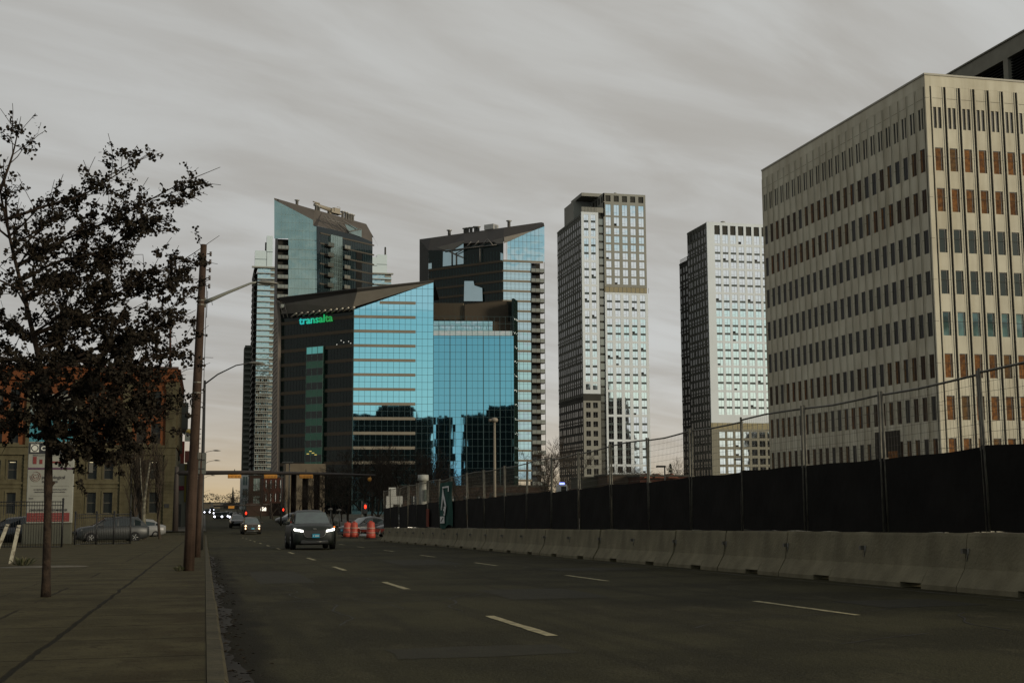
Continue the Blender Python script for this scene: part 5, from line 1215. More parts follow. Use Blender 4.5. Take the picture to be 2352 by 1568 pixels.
# ------------------------------------------------------------------ small plants and weeds on the pavement
def tuft(px, py, n, s, lab, seed):
    q = at(px, py, g=.12); t = thing('weed_tuft', q, lab, 'weeds'); r = random.Random(seed); mb = MB()
    for i in range(n):
        a = r.random()*6.28; d = r.random()*s; h = s*r.uniform(.25, .9); b0 = q+Vector((math.cos(a)*d*.5, math.sin(a)*d*.5, 0)); b1 = b0+Vector((math.cos(a)*d*.8, math.sin(a)*d*.8, h))
        w_ = Vector((-math.sin(a), math.cos(a), 0))*s*.10; mid = b0.lerp(b1, .6)+Vector((0, 0, h*.15))
        mb.add([b0, mid-w_, b1, mid+w_], [(0, 1, 2, 3)], i % 2)
    mb.build('leaves', [mat('dry_weed', (.085, .08, .045), .9), mat('weed_green', (.035, .042, .018), .9)], t)
tuft(428, 1308, 60, .16, 'dry yellowish weed tuft at the foot of the wooden pole', 1); tuft(410, 1311, 45, .12, 'smaller weed tuft left of the wooden pole foot', 3)
tuft(52, 1300, 50, .28, 'low dark plant tuft beside the leaning stakes', 2)
mb = MB(); q = at(130, 1301, g=.12); mb.lathe(0, 0, [(1.05, 0), (1.0, .012), (.2, .02)], 18); o = mb.build('gravel_patch', mat('pale_gravel', (.11, .098, .072), .95, col2=(.07, .06, .045), sc=12), None)
o.location = (q.x-.3, q.y, gz(q.y)+.115); o.scale = (1, .55, 1); tag(o, kind='structure')

# ------------------------------------------------------------------ near tree with dark berry-like leaf clusters
TY = 18.56; tb = at(105, 1370, g=.12); t = thing('young_tree', (tb.x, TY, gz(TY)+.12), 'young pavement tree at left with dark clustered leaves and bare spiky tips', 'tree')
def W(px, py, dy=0.): return at(px, py, Y=TY+dy)
BARK = mat('reddish_bark', (.036, .025, .017), .9, col2=(.017, .012, .009), sc=9, bump=.8, bsc=30, thr=(.4, .6)); TW_ = mat('twig_bark', (.030, .024, .017), .85, col2=(.05, .045, .033), sc=4)
LEAF = mat('dark_leaf', (.010, .008, .0045), .85, col2=(.018, .013, .007), sc=5, spec=.2)
r = random.Random(12); tr = MB(); lf = MB()
tr.tube([W(105, 1374), W(106, 1330), W(108, 1240), W(110, 1160), W(111, 1110), W(112, 1040), W(113, 990)], [.072, .058, .053, .051, .058, .047, .043], 12)
for k in range(3): tr.tube([W(111, 1120), W(118+4*k, 1112-3*k)], [.03, .02], 6)
def leaf(p, s):
    a = Vector((r.gauss(0, 1), r.gauss(0, 1), r.gauss(0, .8))).normalized(); b_ = a.cross(Vector((r.gauss(0, 1), r.gauss(0, 1), r.gauss(0, 1)))).normalized(); c_ = a.cross(b_)
    s *= 1.12; lf.add([p-a*s*.1, p+a*s*.35+b_*s*.45, p+a*s*.8+b_*s*.3+c_*s*.12, p+a*s*1.0, p+a*s*.75-b_*s*.32+c_*s*.1, p+a*s*.3-b_*s*.45], [(0, 1, 2, 3, 4, 5)])
def cluster(p, n, sp_):
    if p.z < 3.5 and p.x < -.9: n = int(n*1.7)
    if p.z > 4.6 and p.x < -2.25: n = int(n*.6)
    for _ in range(n): leaf(p+Vector((r.gauss(0, sp_), r.gauss(0, sp_), r.gauss(0, sp_))), r.uniform(.026, .052))
def limb(p0, p1, r0, r1, lvl, bend=.12, bare=.14):
    d = p1-p0; L = d.length
    if L < .05: return
    n = max(4, int(L/.14)); off = Vector((r.gauss(0, 1), r.gauss(0, 1), r.gauss(0, .6)-(.5 if lvl == 0 else 0)))*bend*L; pts = []; w1 = Vector((r.gauss(0, 1), r.gauss(0, 1), r.gauss(0, 1)))*L*.018
    for i in range(n+1):
        k = i/n; pts.append(p0+d*k+off*(k*(1-k)*1.6)+w1*math.sin(k*9+lvl)*(k*(1-k)*4))
    tr.tube(pts, [r0+(r1-r0)*(i/n)**.8 for i in range(n+1)], 6 if lvl == 0 else (5 if lvl == 1 else 3), cap=False)
    if lvl < 2:
        m_ = int(L*(7.6 if lvl == 0 else 5.6))
        for j in range(m_):
            k = r.uniform(.22 if lvl == 0 else .15, .93); i = min(n-1, int(k*n)); q = pts[i]; dd = (pts[i+1]-pts[i]).normalized()
            side = Vector((r.gauss(0, 1), r.gauss(0, 1), r.gauss(.02, .7))).normalized(); e = (dd*.9+side*.9).normalized(); ll = (r.uniform(.35, .95) if lvl == 0 else r.uniform(.15, .42))*(1.15-k*.6)*min(1.2, L/1.6+.3)
            limb(q, q+e*ll, r0*(1-k*.7)*.42, .0035, lvl+1, .10)
    if lvl >= 1 or True:
        for i in range(n+1):
            k = i/n
            if k < (.45 if lvl == 0 else .25) or k > 1-bare*(1 if lvl < 2 else .8): continue
            if r.random() < (.64 if lvl else .5): cluster(pts[i]+Vector((r.gauss(0, .02), r.gauss(0, .02), r.gauss(0, .02))), r.randint(5, 10), .022)
fork = [W(113, 1000), W(112, 1020), W(113, 985)]
LD = [(113, 1000), (104, 900), (84, 800), (58, 690), (30, 580), (6, 470), (-14, 350)]
def leader(k):
    k = max(0, min(5.999, k*6)); i = int(k); f_ = k-i; a, b_ = LD[i], LD[i+1]; return W(a[0]+(b_[0]-a[0])*f_, a[1]+(b_[1]-a[1])*f_, .12*math.sin(k*2))
tr.tube([leader(i/12) for i in range(13)], [.048*(1-i/15) for i in range(13)], 8)
ends = [(506, 384, .2), (357, 345, -.1), (420, 440, -.5), (504, 541, .3), (452, 606, -.4), (458, 655, .5), (450, 712, -.3), (446, 775, .5), (418, 850, -.2), (436, 905, .4), (400, 960, -.5), (345, 1010, .2), (265, 1075, -.2), (180, 1050, -.6),
        (215, 440, .3), (142, 455, -.3), (100, 460, .5), (40, 470, -.4), (300, 560, 1.1), (260, 640, -1.2), (340, 690, 1.3), (310, 780, -1.3), (210, 720, 1.6), (130, 620, -1.6), (60, 820, -1.5), (230, 880, -1.1), (350, 860, .9), (20, 900, .4), (-60, 980, -.4), (-120, 860, .5), (-200, 740, -.5), (-180, 560, .6), (-90, 430, -.2), (150, 820, 1.3), (10, 720, 1.5),
        (48, 268, .1), (8, 365, -.2), (100, 950, -.8), (190, 950, .8), (60, 1000, .5), (160, 560, .2), (230, 500, -.3), (380, 500, .1), (90, 540, -.8), (170, 780, .3), (250, 840, .4), (120, 700, -.4), (300, 940, -.6), (380, 800, -.2), (30, 640, .3), (200, 600, .7), (80, 900, 1.1), (330, 620, -.5)]
for (ex, ey, dy) in ends:
    e = W(ex, ey, dy); dist = math.hypot(ex-60, ey-700); k = (1000-ey-dist*.40)/640 if ey < 940 else 0.0
    st = leader(max(0, min(.93, k+r.uniform(-.05, .05)))) if ey < 940 else W(113, 990+30*r.random())
    big = ex > 340 or ey < 430
    limb(st, e, .026 if big else .019, .0035, 0, .08, .17 if big else .1)
tr.build('trunk', [BARK], t); lf.build('crown', LEAF, t)

# ------------------------------------------------------------------ bare trees
BR_ = mat('bare_branch', (.040, .031, .022), .9, col2=(.028, .022, .016), sc=.6)
def bare_mesh(seed, h, upright=.5, lvls=5, spread=.55, r0=.13):
    r = random.Random(seed); mb = MB()
    def grow(p, d, L, rad, lv):
        n = 3; pts = [p]; dd = d.copy()
        for i in range(n): dd = (dd+Vector((r.gauss(0, .10), r.gauss(0, .10), r.gauss(0, .05)+.05*upright))).normalized(); pts.append(pts[-1]+dd*L/n)
        mb.tube(pts, [rad*(1-.38*i/n) for i in range(n+1)], 6 if lv == 0 else (4 if lv < 2 else 3), cap=False)
        if lv >= lvls: return
        for k in range(r.randint(3, 4) if lv else r.randint(5, 7)):
            q = pts[-1] if k < 2 else pts[r.randint(1, n)]
            s = Vector((r.gauss(0, 1), r.gauss(0, 1), r.gauss(0, .4)+.3*upright)).normalized(); e = (dd*(1-spread)+s*spread+Vector((0, 0, .25*upright))).normalized()
            grow(q, e, L*r.uniform(.58, .82), max(.012, rad*.52), lv+1)
    grow(Vector((0, 0, -.1)), Vector((0, 0, 1)), h*.27, r0, 0); return mb
BP = []
def bare_tree(px, D, pytop, lab, grp, kind=0, gy=None):
    p = at(px, 1150, D=D); g_ = gz(p.y); ztop = at(px, pytop-12, D=D).z; s = (ztop-g_)/10.; 
    key = kind
    while len(BP) < 5:
        i = len(BP); tt = thing('bare_tree', (p.x, p.y, g_), lab, 'tree', grp); mb = bare_mesh(40+i, 10.4, (.5, .3, .7, 1.2, .4)[i], 5 if i != 3 else 4, (.55, .6, .5, .3, .55)[i])
        zmax = max(v[2] for v in mb.v); mb.v = [(v[0]*10/zmax, v[1]*10/zmax, v[2]*10/zmax) for v in mb.v]
        mb.build('branches', BR_, tt, local=True); BP.append(tt)
    src = BP[key]
    if not src.get('_used'): src['_used'] = 1; src['label'] = lab; src['group'] = grp; o = src; o.location = (p.x, p.y, g_); o.scale = (s,)*3
    else: o = copy_tree(src, loc=(p.x, p.y, g_), rz=rnd.random()*6.28, label=lab, scale=(s*rnd.uniform(.9, 1.15), s, s)); o['group'] = grp
    return o
G1 = 'bare trees in front of the glass office building'
lst = [(768, 172, 1085, 0), (800, 180, 1045, 1), (838, 176, 1030, 0), (868, 170, 1018, 2), (900, 180, 1040, 1), (930, 176, 1030, 4), (962, 172, 1045, 0), (988, 185, 1062, 2), (1020, 180, 1085, 1), (1060, 190, 1080, 4), (1100, 190, 1095, 0), (1150, 200, 1090, 1), (745, 190, 1100, 4), (855, 200, 1060, 1), (915, 205, 1055, 0), (970, 205, 1070, 4), (785, 205, 1075, 2)]
words = ['leftmost', 'second', 'third', 'fourth', 'fifth', 'sixth', 'seventh', 'eighth', 'ninth', 'tenth', 'eleventh', 'twelfth', 'thirteenth', 'fourteenth', 'fifteenth', 'sixteenth', 'rightmost']
order = sorted(range(len(lst)), key=lambda i: lst[i][0])
for k, i in enumerate(order): px, D, py, kd = lst[i]; bare_tree(px, D, py, 'bare brown tree before the glass office, %s of that row counting from the left' % words[k], G1, kd)
bare_tree(1262, 230, 1005, 'bare pale-lit tree right of the right glass tower, upper one', 'bare trees by the right glass tower', 2); bare_tree(1243, 215, 1035, 'lower bare tree right of the right glass tower', 'bare trees by the right glass tower', 3)
bare_tree(1277, 260, 1040, 'small bare tree touching the left edge of the stepped tower', 'bare trees by the right glass tower', 0)
bare_tree(1568, 320, 1058, 'bare tree between the two gridded towers', 'bare trees by the gridded towers', 2); bare_tree(1470, 300, 1066, 'bare tree at the foot of the stepped gridded tower', 'bare trees by the gridded towers', 1); bare_tree(1425, 300, 1075, 'bushy bare tree at the foot of the stepped gridded tower, left one', 'bare trees by the gridded towers', 0)
G2 = 'bare street trees beyond the crossing'
for k, (px, D, py, kd) in enumerate(((600, 250, 1118, 1), (628, 240, 1110, 0), (575, 330, 1130, 4), (650, 225, 1120, 2), (690, 220, 1125, 1), (722, 215, 1118, 0), (545, 420, 1142, 1), (525, 520, 1148, 0))):
    bare_tree(px, D, py, 'bare street tree beyond the crossing, %s from the right' % ['sixth', 'fourth', 'seventh', 'third', 'second', 'first', 'eighth', 'ninth'][k], G2, kd)
p = at(330, 1150, Y=95.); o = bare_tree(335, 97, 985, 'tall thin bare poplar with pale trunk before the sandstone building', 'bare poplars', 3); o2 = bare_tree(300, 100, 1010, 'smaller bare poplar left of the pale trunked one', 'bare poplars', 3); bare_tree(370, 99, 1000, 'bare poplar nearest the corner of the sandstone building', 'bare poplars', 3)
q = o.location; t = thing('poplar_trunk', (q.x-.4, q.y-1, q.z), 'pale whitish forked poplar trunk left of the sandstone corner', 'tree'); mb = MB()
mb.tube([Vector((q.x-.4, q.y-1, q.z-.1)), at(331, 1205, Y=q.y-1), at(330, 1165, Y=q.y-1), at(334, 1130, Y=q.y-1), at(345, 1060, Y=q.y-1)], [.17, .14, .12, .09, .04], 8); mb.tube([at(331, 1165, Y=q.y-1), at(325, 1120, Y=q.y-1), at(322, 1050, Y=q.y-1)], [.07, .05, .02], 6)
mb.build('trunk', mat('pale_poplar_bark', (.14, .13, .095), .9, col2=(.05, .045, .035), sc=5, thr=(.4, .6)), t)
del_ = [o_ for o_ in BP if '_used' in o_.keys()]
for o_ in C.objects:
    if '_used' in o_.keys(): del o_['_used']

# ------------------------------------------------------------------ vehicles
def car(lab, loc, rz, paint, W=1.88, H=1.68, L=4.6, group=None, lights='slit', style='suv', detail=True, s=1., name=None):
    """nose at local y=0 pointing to -y"""
    t = thing(name or {'suv': 'suv', 'sedan': 'parked_car'}[style], loc, lab, {'suv': 'SUV', 'sedan': 'car'}[style], group, rz); t.scale = (s, s, s)
    w = W/2
    if style == 'suv': st = [(0, .62, .30, .70, .60, .60, .78), (.10, .80, .22, .88, .62, .72, .92), (.40, .86, .2, .94, .80, .80, 1.0), (1.15, .88, .2, 1., .95, .84, 1.10), (2.4, .88, .2, 1., .98, .86, 1.10), (3.8, .88, .2, 1., 1.0, .86, 1.12), (4.4, .84, .28, .96, .95, .8, 1.12), (4.6, .74, .4, .86, .9, .7, 1.05)]; gh = [(.98, .86, 1.06, .88), (1.85, .70, 1.6, .78), (2.8, .68, 1.68, .76), (3.9, .66, 1.64, .74), (4.5, .78, 1.1, .82)]
    else: st = [(0, .62, .3, .70, .5, .6, .62), (.12, .8, .22, .88, .55, .72, .72), (.5, .86, .2, .94, .65, .8, .82), (1.3, .88, .2, 1., .8, .84, .93), (2.4, .88, .2, 1., .85, .86, .95), (3.6, .88, .2, 1., .88, .86, .97), (4.3, .84, .26, .96, .85, .8, .98), (4.6, .74, .36, .86, .8, .7, .9)]; gh = [(1.2, .84, .9, .86), (2.05, .68, 1.38, .75), (2.8, .66, 1.46, .73), (3.5, .64, 1.38, .72), (4.2, .76, .98, .8)]
    hz_ = H/(1.68 if style == 'suv' else 1.46); lz = L/4.6
    mb = MB(); vs = []
    for (y, wb, zb, wm, zm, wt, zt) in st:
        half = [(wb, zb), (wm*.985, zb+.12), (wm, zm*.72), (wm*.985, zm), (wt+.03, zt-.02), (wt*.55, zt+.035)]
        ring = [(a*w, z) for a, z in half]+[(0, zt+.05)]+[(-a*w, z) for a, z in half[::-1]]
        vs += [(x, y*lz, z*hz_) for x, z in ring]
    n = 13; fs = [(i*n+k, i*n+k+1, (i+1)*n+k+1, (i+1)*n+k) for i in range(len(st)-1) for k in range(n-1)]+[((i)*n+n-1, i*n, (i+1)*n, (i+1)*n+n-1) for i in range(len(st)-1)]+[tuple(range(n)), tuple(range((len(st)-1)*n, len(st)*n))[::-1]]
    mb.add(vs, fs, 0, True); mb.build('body', paint, t, local=True)
    mb = MB(); vs = []; n = 7                       # greenhouse
    for i, (y, hw, z, hb) in enumerate(gh):
        zb = gh[0][2]-.06 if i < 4 else gh[4][2]-.06
        ring = [(hb, zb+.02), (hw+(hb-hw)*.15, z-.12 if 0 < i < 4 else z-.01), (hw*.8, z), (0, z+.02), (-hw*.8, z), (-(hw+(hb-hw)*.15), z-.12 if 0 < i < 4 else z-.01), (-hb, zb+.02)]
        vs += [(x*w, y*lz, zz*hz_) for x, zz in ring]
    mb.add(vs, [(i*n+k, i*n+k+1, (i+1)*n+k+1, (i+1)*n+k) for i in range(4) for k in range(n-1)], 0, True); mb.build('roof', paint, t, local=True)
    def gp(i, k, j, m): a = Vector(vs[i*n+m]); b_ = Vector(vs[(i+1)*n+m]); return a.lerp(b_, k)
    nv = Vector((0, -.03, .02)); gl = MB()
    def scr(k0, k1, sh): a, b_ = gh[0], gh[1]; out = []; 
    y0, y1 = gh[0][0], gh[1][0]; z0, z1 = gh[0][2], gh[1][2]
    def ws(u, v): hw = (gh[0][3]*(1-v)+(gh[1][1]+.02)*v)*.90*w; return (u*hw, (y0+(y1-y0)*v)*lz-.035-.05*(1-u*u)*(1-v), (z0+(z1-z0)*v)*hz_+.012+.02*(1-u*u))
    nu = 8; vv = [ws(-1+2*i/nu, v) for v in (.03, .5, .93) for i in range(nu+1)]
    gl.add(vv, [(j*(nu+1)+i, j*(nu+1)+i+1, (j+1)*(nu+1)+i+1, (j+1)*(nu+1)+i) for j in range(2) for i in range(nu)], 0, True); gl.build('windscreen', mat('windscreen_glass', (.035, .055, .045), .07, col2=(.02, .03, .026), sc=3, spec=.9), t, local=True)
    for sx in (-1, 1):
        gl = MB()
        def sd_(y, v): 
            k = max(0, min(3, sum(1 for g_ in gh[1:4] if y > g_[0]))); a, b_ = gh[k], gh[k+1]; f_ = (y-a[0])/(b_[0]-a[0]); hw = a[1]+(b_[1]-a[1])*f_; hb = a[3]+(b_[3]-a[3])*f_; z = a[2]+(b_[2]-a[2])*f_; zb = gh[0][2]
            return (sx*((hb*(1-v)+(hw+.03)*v)*w+.012), y*lz, (zb+(z-zb-.10)*v)*hz_)
        for (ya, yb) in ((gh[1][0]-.35, 2.55), (2.65, 3.6), (3.68, 4.05)):
            ya2 = ya+.35 if ya < 2 else ya
            gl.add([sd_(ya, .05), sd_(yb, .05), sd_(yb, .92), sd_(ya2, .92)], [(0, 1, 2, 3)])
        gl.build('side_windows', GLASSD, t, local=True)
    wr_ = .36*hz_ if style == 'suv' else .32
    for sx in (-1, 1):
        for y in (.85*lz, 3.65*lz):
            mb = MB(); ring = [(.6*wr_, 0), (.95*wr_, 0), (wr_, .04), (wr_, .19), (.95*wr_, .22), (.6*wr_, .22)]; k_ = 18; vv = [(sx*(w-.21+dx_), y+rr*math.cos(2*math.pi*q/k_), wr_+rr*math.sin(2*math.pi*q/k_)) for rr, dx_ in ring for q in range(k_)]
            mb.add(vv, [(i*k_+q, i*k_+(q+1) % k_, (i+1)*k_+(q+1) % k_, (i+1)*k_+q) for i in range(5) for q in range(k_)], 0, True); o = mb.build('wheel', RUBBER, t, local=True)
            if detail:
                mb = MB(); X_ = sx*(w+.004)
                mb.add([(X_-sx*.05, y+.6*wr_*math.cos(2*math.pi*q/k_), wr_+.6*wr_*math.sin(2*math.pi*q/k_)) for q in range(k_)], [tuple(range(k_))], 1)
                for q in range(5): a = q*2*math.pi/5; mb.tube([(X_-sx*.02, y, wr_), (X_-sx*.02, y+.6*wr_*math.cos(a), wr_+.6*wr_*math.sin(a))], .03, 4)
                mb.build('rim', [mat('alloy_rim', (.25, .25, .24), .35, .8), BLACK], o, local=True)
    HL = mat('headlight_glow', (.9, .9, .85), .3, emit=(1, .97, .88), es=7.0); WL = mat('warm_headlight_glow', (.9, .8, .6), .3, emit=(1, .62, .30), es=6.0)
    for sx in (-1, 1):
        mb = MB(); X0, X1 = sx*.50*w, sx*.92*w; zc = (.80 if style == 'suv' else .62)*hz_
        mb.prism([(X0, -.02, zc-.05), (X1, .22, zc+.0), (X1, .24, zc+.13), (X0+sx*.05, .04, zc+.07)], [(X0, .1, zc-.05), (X1, .3, zc), (X1, .3, zc+.13), (X0+sx*.05, .14, zc+.07)]); o = mb.build('headlight', mat('lamp_housing', (.08, .085, .085), .15, spec=.8), t, local=True)
        if lights == 'slit':
            mb = MB(); mb.prism([(X0+sx*.02, -.09, zc-.06), (X1-sx*.02, .10, zc+.005), (X1-sx*.02, .10, zc+.085), (X0+sx*.02, -.09, zc+.015)], [(X0+sx*.02, .0, zc-.05), (X1-sx*.02, .24, zc+.015), (X1-sx*.02, .24, zc+.075), (X0+sx*.02, .0, zc+.005)]); mb.build('light_strip', HL, o, local=True)
        elif lights == 'warm':
            for (xx, zz_, q) in ((.70, zc+.03, .085), (.72, zc-.22, .06)):
                mb = MB(); mb.lathe(0, 0, [(q, 0), (q*.7, .03), (.01, .045)], 10); mb.v = [(sx*xx*w+v[0], -.01-v[2]+.08*(zz_ > zc-.1), zz_+v[1]) for v in mb.v]; mb.build('lamp_bulb', WL, o, local=True)
    if detail:
        mb = MB(); g0, g1 = (.52, .80) if style == 'suv' else (.40, .60)
        mb.prism([(-.50*w, -.035, g1), (.50*w, -.035, g1), (.42*w, -.045, g0+.06), (.28*w, -.05, g0), (-.28*w, -.05, g0), (-.42*w, -.045, g0+.06)], [(-.50*w, .1, g1), (.50*w, .1, g1), (.42*w, .1, g0+.06), (.28*w, .1, g0), (-.28*w, .1, g0), (-.42*w, .1, g0+.06)]); o = mb.build('grille', BLACK, t, local=True)
        k = MB(); k.tube([(-.52*w, -.05, g1-.02), (-.43*w, -.06, g0+.05), (-.28*w, -.065, g0-.005), (.28*w, -.065, g0-.005), (.43*w, -.06, g0+.05), (.52*w, -.05, g1-.02)], .012, 4); k.build('chrome_trim', mat('dull_chrome', (.22, .22, .2), .3, .8), o, local=True)
        mb = MB(); mb.bev(-.62*w, .62*w, -.06, .1, .24, .40, .03); mb.build('lower_intake', BLACK, t, local=True)
        mb = MB(); mb.tube([(-.6*w, -.075, .33), (.6*w, -.075, .33)], .015, 4); mb.build('bumper_trim', MATS['dull_chrome'], t, local=True)
        mb = MB(); mb.bev(-.10, .20, -.09, -.065, .50, .66, .006); o = mb.build('number_plate', mat('blue_plate', (.0, .16, .24), .5, emit=(0, .2, .3), es=.15), t, local=True)
        k = MB(); 
        for a in (-.07, .01, .055, .10, .145): k.box(a, a+.028, -.097, -.091, .55, .61)
        k.build('plate_characters', WHITEP, o, local=True)
        mb = MB(); mb.lathe(0, 0, [(.075, 0), (.06, .012)], 12); mb.v = [(v[0]*1.1, -.012-v[2], .865*hz_+v[1]*.45) for v in mb.v]; mb.build('badge', MATS['dull_chrome'], t, local=True)
        for sx in (-1, 1):
            mb = MB(); mb.bev(sx*w*1.0-.02 if sx > 0 else -w-.22, sx*w+.22 if sx > 0 else -w+.02, 1.45, 1.6, 1.05*hz_, 1.2*hz_, .04); mb.build('mirror', paint, t, local=True)
        for sx in (-1, 1):
            mb = MB(); mb.box(sx*w*.9-.03, sx*w*.9+.03, .13, .2, .92*hz_, .97*hz_)
            if sx > 0 and lights == 'slit': mb.build('indicator', mat('amber_light', (.5, .1, .01), .4, emit=(1, .25, .04), es=1.0), t, local=True)
        mb = MB()
        for sx in (-1, 1): mb.add([(sx*(w*.995), .85*lz+.46*math.cos(a*math.pi/8), wr_+.46*math.sin(a*math.pi/8)) for a in range(9)], [tuple(range(9))])
        mb.build('wheel_arches', BLACK, t, local=True)
    return t
GP = mat('dark_green_grey_paint', (.013, .016, .013), .5, .0, spec=.25); BP_ = mat('brown_grey_paint', (.045, .036, .026), .3, .3); KP = mat('black_paint', (.010, .011, .010), .25, spec=.6)
SP = mat('silver_paint', (.018, .020, .019), .45, .1); WP = mat('white_car_paint', (.14, .14, .135), .4)
def onroad(px, Y_): return Vector((at(px, 1200, Y=Y_).x, Y_, gz(Y_)))
tilt = -.018
q = onroad(723, 55.5); c1 = car('nearest oncoming dark grey SUV with bright white headlight strips and blue plate', q, R_(.8), GP, s=1.01); c1.rotation_euler = (tilt, 0, R_(.8))
q = onroad(580, 133); c2 = car('second oncoming SUV with four warm glowing lamps, left of the grey one', q, R_(2), BP_, lights='warm'); 
q = Vector((at(826, 1200, Y=112).x, 112, gz(112))); c3 = car('parked black car with bright windscreen behind the orange drums', q, R_(-62), KP, L=4.7, lights='none', style='sedan'); c3.location = Vector((at(786, 1200, Y=108).x, 108, gz(108)))
q = Vector((at(175, 1200, Y=88).x, 88, gz(88))); c4 = car('parked dark silver hatchback behind the iron fence, right of the pylon sign', q, R_(-78), SP, L=4.5, lights='none', style='suv', name='parked_car'); c4['category'] = 'car'
c5 = car('parked black car behind the iron fence at the left photo edge', Vector((at(-10, 1200, Y=80).x, 80, gz(80))), R_(-85), KP, L=4.6, lights='none', style='suv', name='parked_car'); c5['category'] = 'car'; c5.location.x = at(-60, 1200, Y=80).x
c6 = car('pale car beyond the pickets, small, between fence and sandstone wall', Vector((at(262, 1200, Y=120).x, 120, gz(120))), R_(-80), WP, L=4.4, lights='none', style='sedan', detail=False)
c7 = car('dark car parked at the far right of the drums, half hidden by the barrier', Vector((at(868, 1200, Y=106).x, 106, gz(106))), R_(-70), KP, L=4.4, lights='none', style='sedan')
c8 = car('pale parked car seen past the left end of the white hoarding', Vector((at(862, 1200, Y=150).x, 150, gz(150))), R_(-80), WP, L=4.4, lights='none', style='sedan', detail=False)
for k, (px, Y_, dd, pc) in enumerate(((548, 165, 'dim', KP), (635, 190, 'white', WP), (662, 185, 'pale', SP))):
    car('small %s car on the far road, %s' % (dd, ('just left of the warm-lit SUV', 'right of the warm-lit SUV', 'between the two big SUVs')[k]), onroad(px, Y_), R_(2) if k == 0 else R_(-75), pc, lights='none', style='sedan', detail=False)
# far oncoming traffic: simple copies with pairs of lamps
FX = thing('far_car', (0, 0, 0), '', 'car'); mb = MB(); mb.bev(-.9, .9, 0, 4.4, .3, .95, .15); mb.bev(-.72, .72, 1.2, 4, .95, 1.5, .2); mb.build('body', KP, FX, local=True)
for sx in (-1, 1):
    mb = MB(); mb.lathe(0, 0, [(.17, 0), (.13, .05), (.01, .08)], 8); mb.v = [(sx*.62+v[0], -v[2]-.01, .72+v[1]) for v in mb.v]; mb.build('headlight', mat('far_headlight', (.9, .9, 1), .4, emit=(.85, .88, 1), es=5.), FX, local=True)
mb = MB(); mb.box(-.6, .6, 1.14, 1.19, 1.0, 1.4); mb.build('windscreen', GLASSD, FX, local=True)
fcl = ['leftmost of the far lights', 'second of the far lights from the left', 'third of the far lights from the left', 'lit pair under the signal arm, fourth from the left', 'fifth of the far lights from the left', 'sixth of the far lights, nearer and bluish', 'seventh of the far lights, nearer and bluish', 'rightmost of the far lights']
for k, (px, Y_) in enumerate(((475, 330), (486, 420), (497, 300), (501, 230), (515, 235), (526, 250), (536, 225), (545, 205))):
    o = FX if k == 0 else copy_tree(FX); o.location = onroad(px, Y_); o['label'] = 'oncoming car with headlights on, '+fcl[k]; o['group'] = 'far oncoming traffic'

# ------------------------------------------------------------------ overhead signal arm and other signals
GM = mat('rusty_dark_pole', (.030, .022, .017), .7); YM = mat('signal_yellow', (.62, .27, .03), .6, col2=(.5, .21, .025), sc=3)
Yg = 147.; gx = at(402, 1228, Y=Yg).x; t = thing('signal_gantry', (gx, Yg, gz(Yg)), 'long dark signal arm over the street with three yellow horizontal signal heads', 'traffic signal')
za = at(402, 1086, Y=Yg).z; mb = MB(); mb.tube([(gx, Yg, gz(Yg)), (gx, Yg, za-.4), (gx, Yg, za+.7)], [.34, .26, .22], 10); mb.build('mast', GM, t)
def G_(px, py): return at(px, py, Y=Yg)
mb = MB(); mb.tube([G_(402, 1086), G_(560, 1084.5), G_(740, 1088), G_(862, 1091.5)], [.26, .22, .17, .12], 8); mb.build('arm', GM, t)
for (a, b_) in ((523, 554), (606, 636.5), (687, 718)):
    x0, x1 = G_(a, 1095).x, G_(b_, 1095).x; z1 = G_(a, 1089.5).z; z0 = G_(a, 1098).z
    mb = MB(); mb.bev(x0, x1, Yg-.34, Yg-.12, z0, z1, .04); o = mb.build('signal_head', YM, t); k = MB()
    for i in range(4): cx = x0+(x1-x0)*(i+.5)/4; k.tube([(cx, Yg-.40, (z0+z1)/2), (cx, Yg-.345, (z0+z1)/2)], .13, 8)
    k.build('lens_backs', mat('signal_cap', (.42, .17, .02), .6), o); k = MB(); k.tube([((x0+x1)/2, Yg-.1, z1-.1), ((x0+x1)/2, Yg, z1+.6)], .05, 5); k.build('hanger', GM, o)
mb = MB(); a = G_(849, 1100); mb.tube([G_(852, 1091), a], .05, 4); mb.lathe(a.x, a.y, [(.1, a.z-.25), (.22, a.z-.1), (.2, a.z+.15), (.05, a.z+.2)], 8); mb.build('pedestrian_head', YM, t)
def sigpole(px, Y_, pyt, sx_, sy, lab, glow=(1, .16, .05), s=.16, es=4.):
    p = at(px, 1200, Y=Y_); t = thing('signal_pole', (p.x, Y_, gz(Y_)), lab, 'traffic signal'); zt = at(px, pyt, Y=Y_).z; mb = MB(); mb.tube([(p.x, Y_, gz(Y_)), (p.x, Y_, zt)], [.09, .06], 6); mb.build('pole', STEEL, t)
    q = at(sx_, sy, Y=Y_); mb = MB(); mb.bev(q.x-.24, q.x+.24, Y_-.3, Y_-.08, q.z-.75, q.z+.42, .04); mb.box(min(p.x, q.x), max(p.x, q.x), Y_-.1, Y_-.05, q.z-.2, q.z-.14); h_ = mb.build('signal_housing', BLACK, t)
    mb = MB(); mb.lathe(0, 0, [(s, 0), (s*.9, .03), (.01, .05)], 12); mb.v = [(q.x+v[0]*.75, Y_-.31-v[2], q.z+v[1]*1.3) for v in mb.v]; mb.build('red_lamp', mat('red_signal_glow', (.8, .05, .02), .4, emit=(1, .035, .012), es=es*.45), h_)
sigpole(831, 138, 1150, 838.4, 1163, 'grey pole with glowing red stop hand, behind the orange drums', s=.17, es=5)
